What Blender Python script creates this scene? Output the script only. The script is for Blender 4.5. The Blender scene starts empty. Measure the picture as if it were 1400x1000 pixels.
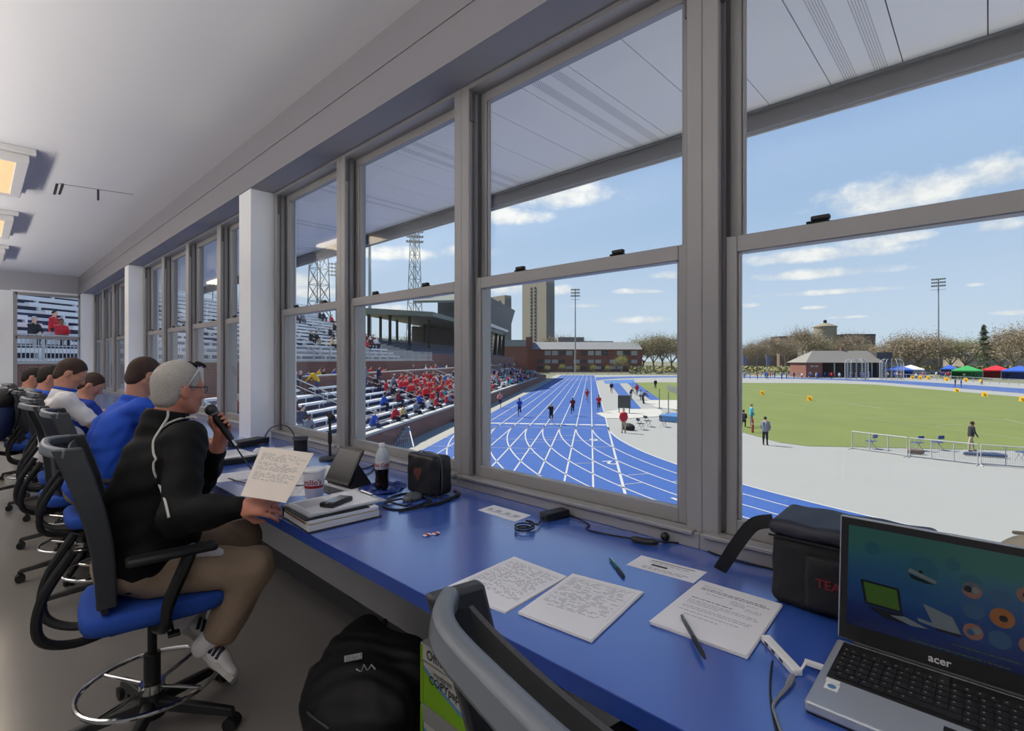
import bpy, bmesh, math, random
import numpy as np
from mathutils import Vector, Matrix

RND = random.Random(11)
COL = bpy.context.scene.collection
PI = math.pi
CAMZ = 1.55
FPX, CX, HY = 690.0, 715.0, 492.0
TH = math.atan((CX + 32) / FPX)
SN, CS = math.sin(TH), math.cos(TH)
GZ = CAMZ - 5.3                       # level of the track and the field
EA = math.radians(35.1)               # direction of the home straight
EX, EY = math.cos(EA), math.sin(EA)


def ray(px, py):
    r = (px - CX) / FPX
    return Vector((SN + r * CS, CS - r * SN, (HY - py) / FPX))


def at_z(px, py, z):
    d = ray(px, py)
    t = (z - CAMZ) / d.z
    return Vector((d.x * t, d.y * t, z))


def at_x(px, py, x):
    d = ray(px, py)
    t = x / d.x
    return Vector((x, d.y * t, CAMZ + d.z * t))


def at_y(px, py, y):
    d = ray(px, py)
    t = y / d.y
    return Vector((d.x * t, y, CAMZ + d.z * t))


def at_d(px, py, t):
    d = ray(px, py)
    return Vector((d.x * t, d.y * t, CAMZ + d.z * t))


def ew(e, n, z=0.0):
    """point given along the straight (e), across it (n) and in height"""
    return Vector((e * EX - n * EY, e * EY + n * EX, z))


def to_en(p):
    return (p[0] * EX + p[1] * EY, -p[0] * EY + p[1] * EX)


def at_n(px, py, n):
    d = ray(px, py)
    t = n / (-d.x * EY + d.y * EX)
    return Vector((d.x * t, d.y * t, CAMZ + d.z * t))


# ------------------------------------------------------------------ materials
def lin(c):
    out = []
    for v in c[:3]:
        v = v / 255.0
        out.append(v / 12.92 if v <= 0.04045 else ((v + 0.055) / 1.055) ** 2.4)
    return out + [1.0]


MATS = {}


def mat(name, rgb, rough=0.6, metal=0.0, var=0.06, scale=14.0, spec=0.5, bump=0.0, emit=0.0, coat=0.0, sheen=0.0):
    """plain surface with a little procedural unevenness"""
    if name in MATS:
        return MATS[name]
    m = bpy.data.materials.new(name)
    m.use_nodes = True
    nt = m.node_tree
    b = nt.nodes['Principled BSDF']
    b.inputs['Roughness'].default_value = rough
    b.inputs['Metallic'].default_value = metal
    b.inputs['Specular IOR Level'].default_value = spec
    if coat:
        b.inputs['Coat Weight'].default_value = coat
        b.inputs['Coat Roughness'].default_value = 0.2
        b.inputs['Coat IOR'].default_value = 1.75
    if sheen:
        b.inputs['Sheen Weight'].default_value = sheen
    c = lin(rgb)
    tc = nt.nodes.new('ShaderNodeTexCoord')
    no = nt.nodes.new('ShaderNodeTexNoise')
    no.inputs['Scale'].default_value = scale
    no.inputs['Detail'].default_value = 3.0
    nt.links.new(tc.outputs['Object'], no.inputs['Vector'])
    mx = nt.nodes.new('ShaderNodeMix')
    mx.data_type = 'RGBA'
    mx.inputs[6].default_value = [v * (1 - var) for v in c[:3]] + [1]
    mx.inputs[7].default_value = [min(1, v * (1 + var)) for v in c[:3]] + [1]
    nt.links.new(no.outputs['Fac'], mx.inputs[0])
    nt.links.new(mx.outputs[2], b.inputs['Base Color'])
    if bump:
        bp = nt.nodes.new('ShaderNodeBump')
        bp.inputs['Strength'].default_value = bump
        bp.inputs['Distance'].default_value = 0.004
        nt.links.new(no.outputs['Fac'], bp.inputs['Height'])
        nt.links.new(bp.outputs['Normal'], b.inputs['Normal'])
    if emit:
        nt.links.new(mx.outputs[2], b.inputs['Emission Color'])
        b.inputs['Emission Strength'].default_value = emit
    MATS[name] = m
    return m


def glass_mat():
    m = bpy.data.materials.new('window_glass')
    m.use_nodes = True
    nt = m.node_tree
    nt.nodes.clear()
    out = nt.nodes.new('ShaderNodeOutputMaterial')
    tr = nt.nodes.new('ShaderNodeBsdfTransparent')
    tr.inputs['Color'].default_value = (0.97, 0.985, 0.98, 1)
    gl = nt.nodes.new('ShaderNodeBsdfGlossy')
    gl.inputs['Roughness'].default_value = 0.0
    lw = nt.nodes.new('ShaderNodeLayerWeight')
    lw.inputs['Blend'].default_value = 0.5
    pw = nt.nodes.new('ShaderNodeMath')
    pw.operation = 'POWER'
    pw.inputs[1].default_value = 5.0
    nt.links.new(lw.outputs['Facing'], pw.inputs[0])
    fr = nt.nodes.new('ShaderNodeMath')
    fr.operation = 'MULTIPLY_ADD'
    fr.inputs[1].default_value = 0.55
    fr.inputs[2].default_value = 0.02
    nt.links.new(pw.outputs[0], fr.inputs[0])
    mx = nt.nodes.new('ShaderNodeMixShader')
    nt.links.new(fr.outputs[0], mx.inputs[0])
    nt.links.new(tr.outputs[0], mx.inputs[1])
    nt.links.new(gl.outputs[0], mx.inputs[2])
    nt.links.new(mx.outputs[0], out.inputs[0])
    return m


def brick_mat(name, c1, c2, mortar, scale=1.0, rot=0.0):
    m = bpy.data.materials.new(name)
    m.use_nodes = True
    nt = m.node_tree
    b = nt.nodes['Principled BSDF']
    b.inputs['Roughness'].default_value = 0.85
    uv = nt.nodes.new('ShaderNodeUVMap')
    br = nt.nodes.new('ShaderNodeTexBrick')
    br.inputs['Color1'].default_value = lin(c1)
    br.inputs['Color2'].default_value = lin(c2)
    br.inputs['Mortar'].default_value = lin(mortar)
    br.inputs['Scale'].default_value = 1.0 / scale
    br.inputs['Mortar Size'].default_value = 0.012
    br.inputs['Brick Width'].default_value = 0.24
    br.inputs['Row Height'].default_value = 0.08
    nt.links.new(uv.outputs[0], br.inputs['Vector'])
    nt.links.new(br.outputs['Color'], b.inputs['Base Color'])
    return m


# ------------------------------------------------------------------ mesh building
class MB:
    def __init__(self):
        self.v, self.f, self.m, self.uv = [], [], [], {}

    def add(self, vs, fs, m=0):
        o = len(self.v)
        self.v.extend([tuple(p) for p in vs])
        for f in fs:
            self.f.append(tuple(i + o for i in f))
            self.m.append(m)
        return o

    def box(self, lo, hi, m=0, mtx=None):
        x0, y0, z0 = lo
        x1, y1, z1 = hi
        vs = [Vector(p) for p in ((x0, y0, z0), (x1, y0, z0), (x1, y1, z0), (x0, y1, z0), (x0, y0, z1), (x1, y0, z1), (x1, y1, z1), (x0, y1, z1))]
        if mtx is not None:
            vs = [mtx @ p for p in vs]
        self.add(vs, [(0, 3, 2, 1), (4, 5, 6, 7), (0, 1, 5, 4), (1, 2, 6, 5), (2, 3, 7, 6), (3, 0, 4, 7)], m)

    def hexa(self, p, m=0):
        """eight corners: four below, four above, both counter-clockwise"""
        self.add(p, [(0, 3, 2, 1), (4, 5, 6, 7), (0, 1, 5, 4), (1, 2, 6, 5), (2, 3, 7, 6), (3, 0, 4, 7)], m)

    def bar(self, a, b, w, h, m=0, up=(0, 0, 1)):
        """rectangular bar from a to b, w sideways and h along up"""
        a, b = Vector(a), Vector(b)
        d = (b - a).normalized()
        u = Vector(up)
        s = d.cross(u)
        if s.length < 1e-4:
            s = d.cross(Vector((1, 0, 0)))
        s.normalize()
        u = s.cross(d).normalized()
        p = []
        for q in (a, b):
            for i, j in ((-1, -1), (1, -1), (1, 1), (-1, 1)):
                p.append(q + s * (w / 2 * i) + u * (h / 2 * j))
        self.add(p, [(0, 1, 2, 3), (7, 6, 5, 4), (0, 4, 5, 1), (1, 5, 6, 2), (2, 6, 7, 3), (3, 7, 4, 0)], m)

    def tube(self, pts, r, n=8, m=0, closed=False, caps=True, flat=1.0):
        pts = [Vector(p) for p in pts]
        k = len(pts)
        rs = r if isinstance(r, (list, tuple)) else [r] * k
        nrm = None
        rings = []
        for i, p in enumerate(pts):
            if closed:
                d = pts[(i + 1) % k] - pts[i - 1]
            else:
                d = pts[min(i + 1, k - 1)] - pts[max(i - 1, 0)]
            d.normalize()
            if nrm is None:
                a = Vector((0, 0, 1)) if abs(d.z) < 0.9 else Vector((1, 0, 0))
                nrm = a - d * a.dot(d)
            else:
                nrm = nrm - d * nrm.dot(d)
            nrm.normalize()
            bn = d.cross(nrm)
            rings.append([p + (nrm * math.cos(2 * PI * j / n) * flat + bn * math.sin(2 * PI * j / n)) * rs[i] for j in range(n)])
        vs = [q for g in rings for q in g]
        fs = []
        for i in range(k if closed else k - 1):
            a, b = i * n, ((i + 1) % k) * n
            for j in range(n):
                fs.append((a + j, a + (j + 1) % n, b + (j + 1) % n, b + j))
        if caps and not closed:
            fs.append(tuple(reversed(range(n))))
            fs.append(tuple((k - 1) * n + j for j in range(n)))
        self.add(vs, fs, m)

    def cyl(self, a, b, r0, r1=None, n=12, m=0, caps=True):
        self.tube([a, b], [r0, r0 if r1 is None else r1], n, m, caps=caps)

    def lathe(self, prof, c=(0, 0, 0), n=24, m=0):
        c = Vector(c)
        vs, fs = [], []
        for r, z in prof:
            for j in range(n):
                a = 2 * PI * j / n
                vs.append(c + Vector((r * math.cos(a), r * math.sin(a), z)))
        for i in range(len(prof) - 1):
            for j in range(n):
                fs.append((i * n + j, i * n + (j + 1) % n, (i + 1) * n + (j + 1) % n, (i + 1) * n + j))
        fs.append(tuple(reversed(range(n))))
        fs.append(tuple((len(prof) - 1) * n + j for j in range(n)))
        self.add(vs, fs, m)

    def prism(self, poly, z0, z1, m=0, mtx=None):
        n = len(poly)
        vs = [Vector((p[0], p[1], z0)) for p in poly] + [Vector((p[0], p[1], z1)) for p in poly]
        if mtx is not None:
            vs = [mtx @ p for p in vs]
        fs = [tuple(reversed(range(n))), tuple(range(n, 2 * n))]
        for i in range(n):
            j = (i + 1) % n
            fs.append((i, j, n + j, n + i))
        self.add(vs, fs, m)

    def quad(self, p, m=0):
        self.add(p, [tuple(range(len(p)))], m)

    def ball(self, c, r, n=10, k=6, m=0):
        rx, ry, rz = r if isinstance(r, (tuple, list)) else (r, r, r)
        vs, fs = [], []
        for i in range(k + 1):
            t = PI * i / k
            for j in range(n):
                a = 2 * PI * j / n
                vs.append((c[0] + rx * math.sin(t) * math.cos(a), c[1] + ry * math.sin(t) * math.sin(a), c[2] + rz * math.cos(t)))
        for i in range(k):
            for j in range(n):
                fs.append((i * n + j, (i + 1) * n + j, (i + 1) * n + (j + 1) % n, i * n + (j + 1) % n))
        self.add(vs, fs, m)

    def sheet(self, fn, nu, nv, th=0.0, m=0):
        """surface fn(u, v) with u, v in 0..1; th thickens it along its normal"""
        P = [[Vector(fn(i / nu, j / nv)) for j in range(nv + 1)] for i in range(nu + 1)]
        w = nv + 1

        def nr(i, j):
            a = P[min(i + 1, nu)][j] - P[max(i - 1, 0)][j]
            b = P[i][min(j + 1, nv)] - P[i][max(j - 1, 0)]
            return a.cross(b).normalized()
        vs = [P[i][j] for i in range(nu + 1) for j in range(w)]
        fs = [(i * w + j, (i + 1) * w + j, (i + 1) * w + j + 1, i * w + j + 1) for i in range(nu) for j in range(nv)]
        if th:
            k = len(vs)
            vs = vs + [P[i][j] - nr(i, j) * th for i in range(nu + 1) for j in range(w)]
            fs = fs + [tuple(reversed([q + k for q in f])) for f in fs]
            for i in range(nu):
                fs.append((i * w, i * w + k, (i + 1) * w + k, (i + 1) * w))
                fs.append((i * w + nv, (i + 1) * w + nv, (i + 1) * w + nv + k, i * w + nv + k))
            for j in range(nv):
                fs.append((j, j + 1, j + 1 + k, j + k))
                a = nu * w
                fs.append((a + j, a + j + k, a + j + 1 + k, a + j + 1))
        self.add(vs, fs, m)

    def build(self, name, mats, parent=None, smooth=False, bevel=0.0, world=True, segs=2, subsurf=0, auto=40, uvbox=False):
        me = bpy.data.meshes.new(name)
        vs = self.v
        if parent is not None and world:
            inv = Matrix.Translation(parent.location) @ Matrix.Rotation(parent.rotation_euler.z, 4, 'Z')
            inv = inv.inverted()
            vs = [inv @ Vector(p) for p in vs]
        me.from_pydata([tuple(p) for p in vs], [], self.f)
        ml = mats if isinstance(mats, (list, tuple)) else [mats]
        for q in ml:
            me.materials.append(q)
        if len(ml) > 1:
            me.polygons.foreach_set('material_index', self.m)
        if smooth:
            me.polygons.foreach_set('use_smooth', [True] * len(me.polygons))
            try:
                me.set_sharp_from_angle(angle=math.radians(auto))
            except Exception:
                pass
        if uvbox:
            box_uv(me)
        me.update()
        o = bpy.data.objects.new(name, me)
        COL.objects.link(o)
        if parent is not None:
            o.parent = parent
        if bevel:
            md = o.modifiers.new('edge', 'BEVEL')
            md.width = bevel
            md.segments = segs
            md.limit_method = 'ANGLE'
            md.angle_limit = math.radians(35)
        if subsurf:
            md = o.modifiers.new('round', 'SUBSURF')
            md.levels = md.render_levels = subsurf
        return o


def box_uv(me):
    """UV in metres from each face's own direction"""
    uv = me.uv_layers.new(name='UVMap')
    for p in me.polygons:
        n = p.normal
        if abs(n.z) > 0.7:
            a, b = Vector((1, 0, 0)), Vector((0, 1, 0))
        else:
            b = Vector((0, 0, 1))
            a = Vector((-n.y, n.x, 0)).normalized()
        for li in p.loop_indices:
            c = me.vertices[me.loops[li].vertex_index].co
            uv.data[li].uv = (c.dot(a), c.dot(b))


def tag(o, label, cat, group=None, kind=None):
    o['label'] = label
    o['category'] = cat
    if group:
        o['group'] = group
    if kind:
        o['kind'] = kind
    return o


def thing(name, label, cat, loc=(0, 0, 0), rz=0.0, group=None, kind=None):
    o = bpy.data.objects.new(name, None)
    o.empty_display_size = 0.1
    o.location = loc
    o.rotation_euler = (0, 0, rz)
    COL.objects.link(o)
    return tag(o, label, cat, group, kind)


def struct(o, label=None, cat=None):
    o['kind'] = 'structure'
    if label:
        o['label'] = label
        o['category'] = cat or 'building part'
    return o


def dup(root, loc, rz=0.0, label=None, group=None):
    r = root.copy()
    COL.objects.link(r)
    r.location = loc
    r.rotation_euler = (0, 0, rz)
    if label:
        r['label'] = label
    if group:
        r['group'] = group
    for ch in list(root.children):
        c = ch.copy()
        COL.objects.link(c)
        c.parent = r
        for g in ch.children:
            d = g.copy()
            COL.objects.link(d)
            d.parent = c
    return r


def text_geo(s, size, font_bold=False):
    """vertices and faces of flat lettering, its middle at the origin"""
    cu = bpy.data.curves.new('lettering', 'FONT')
    cu.body = s
    cu.size = size
    cu.align_x = 'CENTER'
    cu.align_y = 'CENTER'
    cu.resolution_u = 3
    if font_bold:
        cu.offset = size * 0.018
    o = bpy.data.objects.new('lettering', cu)
    COL.objects.link(o)
    dg = bpy.context.evaluated_depsgraph_get()
    me = o.evaluated_get(dg).to_mesh()
    vs = [v.co.copy() for v in me.vertices]
    fs = [tuple(p.vertices) for p in me.polygons]
    o.evaluated_get(dg).to_mesh_clear()
    bpy.data.objects.remove(o)
    bpy.data.curves.remove(cu)
    return vs, fs


def lettering(s, size, origin, xdir, ydir, material, parent, name='lettering', bold=False, lift=0.0006):
    vs, fs = text_geo(s, size, bold)
    x, y = Vector(xdir).normalized(), Vector(ydir).normalized()
    z = x.cross(y).normalized()
    o = Vector(origin) + z * lift
    mb = MB()
    mb.add([o + x * p.x + y * p.y for p in vs], fs)
    return mb.build(name, material, parent)


def frame_mtx(o, x, y):
    x = Vector(x).normalized()
    y = Vector(y)
    y = (y - x * x.dot(y)).normalized()
    z = x.cross(y)
    return Matrix(((x.x, y.x, z.x, o[0]), (x.y, y.y, z.y, o[1]), (x.z, y.z, z.z, o[2]), (0, 0, 0, 1)))


def bez(pts, n=8):
    """smooth curve through the points"""
    P = [Vector(p) for p in pts]
    out = []
    for i in range(len(P) - 1):
        a = P[max(i - 1, 0)]
        b, c = P[i], P[i + 1]
        d = P[min(i + 2, len(P) - 1)]
        for k in range(n):
            t = k / n
            out.append(0.5 * ((2 * b) + (c - a) * t + (2 * a - 5 * b + 4 * c - d) * t * t + (3 * b - a - 3 * c + d) * t ** 3))
    out.append(P[-1])
    return out


# ------------------------------------------------------------------ bodies: blended volumes meshed as one surface
class Body:
    """a list of tapered capsules and ellipsoids; mesh() skins them as one continuous surface"""

    def __init__(self):
        self.p = []

    def cap(self, a, b, r0, r1=None, lab=0, flat=None, q=1.0, k=None):
        self.p.append(('c', np.array(a, float), np.array(b, float), r0, r0 if r1 is None else r1, lab, None if flat is None else np.array(Vector(flat).normalized()), q, k))
        return self

    def ell(self, c, r, lab=0, mtx=None, k=None):
        m = np.eye(3) if mtx is None else np.array(mtx.to_3x3())
        self.p.append(('e', np.array(c, float), np.array(r, float), m, 0, lab, None, 1.0, k))
        return self

    def dist(self, pr, X):
        if pr[0] == 'c':
            a, b, r0, r1, fl, q = pr[1], pr[2], pr[3], pr[4], pr[6], pr[7]
            d = b - a
            L = max(float(d @ d), 1e-9)
            w = X - a
            h = np.clip((w @ d) / L, 0, 1)
            w = w - h[:, None] * d
            if fl is not None:
                s = w @ fl
                w = w + np.outer(s * (1.0 / q - 1.0), fl)
            return np.sqrt((w * w).sum(1)) - (r0 + (r1 - r0) * h)
        c, r, m = pr[1], pr[2], pr[3]
        w = (X - c) @ m
        k0 = np.sqrt(((w / r) ** 2).sum(1)) + 1e-9
        k1 = np.sqrt(((w / (r * r)) ** 2).sum(1)) + 1e-9
        return k0 * (k0 - 1.0) / k1

    def field(self, X, k):
        d = None
        for pr in self.p:
            e = self.dist(pr, X)
            kk = pr[8] if pr[8] is not None else k
            if d is None:
                d = e
            else:
                h = np.clip(0.5 + 0.5 * (d - e) / kk, 0, 1)
                d = d * (1 - h) + e * h - kk * h * (1 - h)
        return d

    def bounds(self, pad):
        lo, hi = [], []
        for pr in self.p:
            if pr[0] == 'c':
                r = max(pr[3], pr[4])
                lo.append(np.minimum(pr[1], pr[2]) - r)
                hi.append(np.maximum(pr[1], pr[2]) + r)
            else:
                r = pr[2].max()
                lo.append(pr[1] - r)
                hi.append(pr[1] + r)
        return np.min(lo, 0) - pad, np.max(hi, 0) + pad

    def mesh(self, h, k=0.03, cut=None):
        lo, hi = self.bounds(2.5 * h)
        n = np.ceil((hi - lo) / h).astype(int) + 1
        B = 8
        nb = np.ceil(n / B).astype(int)
        n = nb * B
        D = np.full(tuple(n), 1.0, np.float32)
        bi = np.stack(np.meshgrid(*[np.arange(q) for q in nb], indexing='ij'), -1).reshape(-1, 3)
        cen = lo + (bi * B + (B - 1) / 2.0) * h
        dc = self.field(cen, k)
        if cut is not None:
            dc = np.maximum(dc, cut(cen))
        act = np.abs(dc) < B * h * 1.05 + k
        inside = (~act) & (dc < 0)
        for b in bi[inside]:
            D[b[0] * B:b[0] * B + B, b[1] * B:b[1] * B + B, b[2] * B:b[2] * B + B] = -1.0
        off = np.stack(np.meshgrid(*[np.arange(B)] * 3, indexing='ij'), -1).reshape(-1, 3)
        ab = bi[act]
        for s in range(0, len(ab), 400):
            q = ab[s:s + 400]
            idx = (q[:, None, :] * B + off[None]).reshape(-1, 3)
            X = lo + idx * h
            d = self.field(X, k)
            if cut is not None:
                d = np.maximum(d, cut(X))
            D[idx[:, 0], idx[:, 1], idx[:, 2]] = d
        ins = D < 0
        c = [ins[a:a - 1 or None, b:b - 1 or None, g:g - 1 or None] for a in (0, 1) for b in (0, 1) for g in (0, 1)]
        sm = sum(x.astype(np.int8) for x in c)
        cells = np.argwhere((sm > 0) & (sm < 8))
        vid = np.full(sm.shape, -1, np.int64)
        vid[cells[:, 0], cells[:, 1], cells[:, 2]] = np.arange(len(cells))
        acc = np.zeros((len(cells), 3))
        cnt = np.zeros(len(cells))
        cor = [np.array((a, b, g)) for a in (0, 1) for b in (0, 1) for g in (0, 1)]
        for i in range(8):
            for j in range(i + 1, 8):
                df = cor[j] - cor[i]
                if np.abs(df).sum() != 1:
                    continue
                ci, cj = cells + cor[i], cells + cor[j]
                di = D[ci[:, 0], ci[:, 1], ci[:, 2]]
                dj = D[cj[:, 0], cj[:, 1], cj[:, 2]]
                s = (di < 0) != (dj < 0)
                t = np.clip(di / np.where(np.abs(di - dj) < 1e-9, 1e-9, di - dj), 0, 1)
                acc[s] += (ci + (cj - ci) * t[:, None])[s]
                cnt[s] += 1
        V = lo + acc / np.maximum(cnt, 1)[:, None] * h
        F = []
        for ax in range(3):
            u, w = (ax + 1) % 3, (ax + 2) % 3
            a = [slice(None)] * 3
            b = [slice(None)] * 3
            a[ax], b[ax] = slice(0, -1), slice(1, None)
            e = np.argwhere(ins[tuple(a)] != ins[tuple(b)])
            e = e[(e[:, u] > 0) & (e[:, w] > 0) & (e[:, u] < sm.shape[u]) & (e[:, w] < sm.shape[w])]
            if not len(e):
                continue
            neg = ins[e[:, 0], e[:, 1], e[:, 2]]
            q = []
            for du, dw in ((-1, -1), (0, -1), (0, 0), (-1, 0)):
                z = e.copy()
                z[:, u] += du
                z[:, w] += dw
                q.append(vid[z[:, 0], z[:, 1], z[:, 2]])
            q = np.stack(q, 1)
            q[~neg] = q[~neg][:, ::-1]
            F.append(q)
        F = np.concatenate(F) if F else np.zeros((0, 4), int)
        F = F[(F >= 0).all(1)]
        return V, F

    def build(self, name, mats, h, parent=None, k=0.03, cut=None, relax=1, world=True):
        V, F = self.mesh(h, k, cut)
        for _ in range(relax):
            s = np.zeros_like(V)
            c = np.zeros(len(V))
            for i in range(4):
                a, b = F[:, i], F[:, (i + 1) % 4]
                np.add.at(s, a, V[b])
                np.add.at(c, a, 1)
                np.add.at(s, b, V[a])
                np.add.at(c, b, 1)
            V = V * 0.5 + 0.5 * s / np.maximum(c, 1)[:, None]
        me = bpy.data.meshes.new(name)
        W = V
        if parent is not None and world:
            inv = (Matrix.Translation(parent.location) @ Matrix.Rotation(parent.rotation_euler.z, 4, 'Z')).inverted()
            A = np.array(inv)
            W = V @ A[:3, :3].T + A[:3, 3]
        me.from_pydata(W.tolist(), [], F.tolist())
        ml = mats if isinstance(mats, (list, tuple)) else [mats]
        for q in ml:
            me.materials.append(q)
        if len(ml) > 1:
            ce = V[F].mean(1)
            best = np.full(len(ce), 1e9)
            lab = np.zeros(len(ce), np.int32)
            for pr in self.p:
                d = self.dist(pr, ce)
                s = d < best
                best[s] = d[s]
                lab[s] = pr[5]
            me.polygons.foreach_set('material_index', lab)
        me.polygons.foreach_set('use_smooth', [True] * len(me.polygons))
        me.update()
        o = bpy.data.objects.new(name, me)
        COL.objects.link(o)
        if parent is not None:
            o.parent = parent
        return o


class Wrinkled(Body):
    """cloth body with soft folds"""
    amp, fr = 0.004, 60.0

    def field(self, X, k):
        d = super().field(X, k)
        return d + self.amp * np.sin(X[:, 2] * self.fr + 4.0 * np.sin(X[:, 0] * 17 + X[:, 1] * 9)) * np.sin(X[:, 0] * 23 + X[:, 1] * 31 + X[:, 2] * 11)




class HairBody(Body):
    """cap of hair with fine combed strands"""

    def field(self, X, k):
        d = super().field(X, k)
        return d + 0.0012 * np.sin(330 * X[:, 0] + 260 * X[:, 1] + 25 * X[:, 2] + 2.0 * np.sin(40 * X[:, 2])) * (0.6 + 0.4 * np.sin(70 * X[:, 2] + 50 * X[:, 0]))
# ------------------------------------------------------------------ the press room
M_wall = mat('wall_paint', (172, 172, 176), 0.75, var=0.02, scale=3)
M_ceil = mat('ceiling_paint', (214, 213, 214), 0.85, var=0.015, scale=2)
M_floor = mat('floor_vinyl', (128, 124, 119), 0.18, var=0.07, scale=2.2, spec=0.5)
M_alu = mat('window_aluminium', (158, 156, 156), 0.42, metal=0.25, var=0.03, scale=6)
M_alud = mat('window_track', (96, 95, 98), 0.5, metal=0.2, var=0.04, scale=9)
M_aluw = mat('column_paint', (240, 243, 246), 0.5, var=0.02, scale=3)
M_base = mat('baseboard_rubber', (86, 86, 90), 0.6, var=0.04)
M_blk = mat('black_plastic', (26, 26, 28), 0.45, var=0.12, scale=40)
M_eave = mat('eave_panel', (246, 243, 238), 0.6, var=0.015, scale=1.5)
M_dark = mat('dark_gap', (40, 40, 42), 0.9)
M_fasc = mat('fascia_metal', (112, 110, 112), 0.5, metal=0.1, var=0.04, scale=2)
M_fascl = mat('fascia_flashing', (176, 176, 178), 0.5, var=0.03)
M_glass = glass_mat()
M_diff = mat('lamp_diffuser', (236, 200, 150), 0.6, var=0.01, emit=0.42)
M_lampw = mat('lamp_housing', (205, 203, 202), 0.5, var=0.02)

WX = 1.645                      # inner face of the window wall
ZC = 3.30                       # ceiling
ZH = 2.90                       # window head
ZM = 1.955                      # top of the meeting rail
ZS = 0.985                      # top of the sill
YE = 14.2                       # end wall
mb = MB(); mb.box((-3.2, -3.2, -0.2), (1.8, YE + 0.2, 0.0)); struct(mb.build('floor', M_floor))
mb = MB(); mb.box((-3.2, -3.2, ZC), (1.8, YE + 0.2, ZC + 0.15)); struct(mb.build('ceiling', M_ceil))
mb = MB(); mb.box((-3.2, -3.2, 0), (-3.05, YE + 0.2, ZC)); struct(mb.build('wall_back', M_wall))
mb = MB(); mb.box((-3.05, -3.2, 0), (1.8, -3.05, ZC)); struct(mb.build('wall_near', M_wall))
mb = MB()
mb.box((1.55, -3.05, 0), (1.82, YE, 0.877))
mb.box((1.549, 2.02, 0.12), (1.5505, 2.026, 0.78)); mb.box((1.549, -0.4, 0.12), (1.5505, -0.394, 0.78))
mb.box((1.549, 4.9, 0.12), (1.5505, 4.906, 0.78))
struct(mb.build('wall_under_counter', mat('under_counter_paint', (214, 213, 214), 0.7, var=0.02, scale=3)))
mb = MB(); mb.box((WX + 0.02, -3.05, ZH + 0.06), (1.82, YE, ZC + 0.3)); struct(mb.build('wall_over_windows', M_wall))
mb = MB(); mb.box((1.535, -3.05, 0), (1.55, YE, 0.10)); struct(mb.build('baseboard_window', M_base), bool(0) or None)
# bulkhead boxed out over the windows
mb = MB()
mb.box((1.46, -3.05, 2.905), (WX + 0.02, YE, 3.075)); mb.box((1.472, -3.05, 3.079), (WX + 0.02, YE, 3.12)); mb.box((1.466, -3.05, 3.115), (WX + 0.02, YE, ZC))
struct(mb.build('trim_1', mat('bulkhead_paint', (138, 136, 142), 0.7, var=0.02, scale=3)))
# end wall with its opening
mb = MB()
X0, X1 = 0.52, 1.50
mb.box((-3.05, YE, 0), (X0 - 0.04, YE + 0.15, ZC)); mb.box((X0 - 0.04, YE, ZH), (1.8, YE + 0.15, ZC)); mb.box((X0 - 0.04, YE, 0), (1.8, YE + 0.15, 0.95))
mb.box((X1 + 0.02, YE, 0.95), (1.8, YE + 0.15, ZH))
struct(mb.build('wall_end', M_wall))
mb = MB(); mb.box((-0.4, YE - 0.012, 0.1), (X0 - 0.06, YE, ZH + 0.02)); mb.box((X0 - 0.065, YE - 0.03, 0.1), (X0 - 0.03, YE, ZH + 0.04))
mb.box((X0 - 0.03, YE - 0.03, ZH), (1.46, YE, ZH + 0.04)); struct(mb.build('trim_2', M_aluw))

# columns
for i, (a, b) in enumerate(((-0.62, -0.43), (4.29, 4.55), (9.03, 9.29), (13.63, 13.95))):
    mb = MB(); mb.box((1.47, a, 0.915), (1.83, b, ZH + 0.01))
    o = mb.build('wall_column', M_aluw, bevel=0.004)
    struct(o, ['grey painted column at the near end of the window wall', 'grey painted column nearest the man with the microphone',
               'second grey painted column along the window wall', 'grey painted column in the far corner beside the end window'][i], 'column')

# windows: one thing per opening with frame, two sashes, panes and latches
wn = [0]


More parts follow.
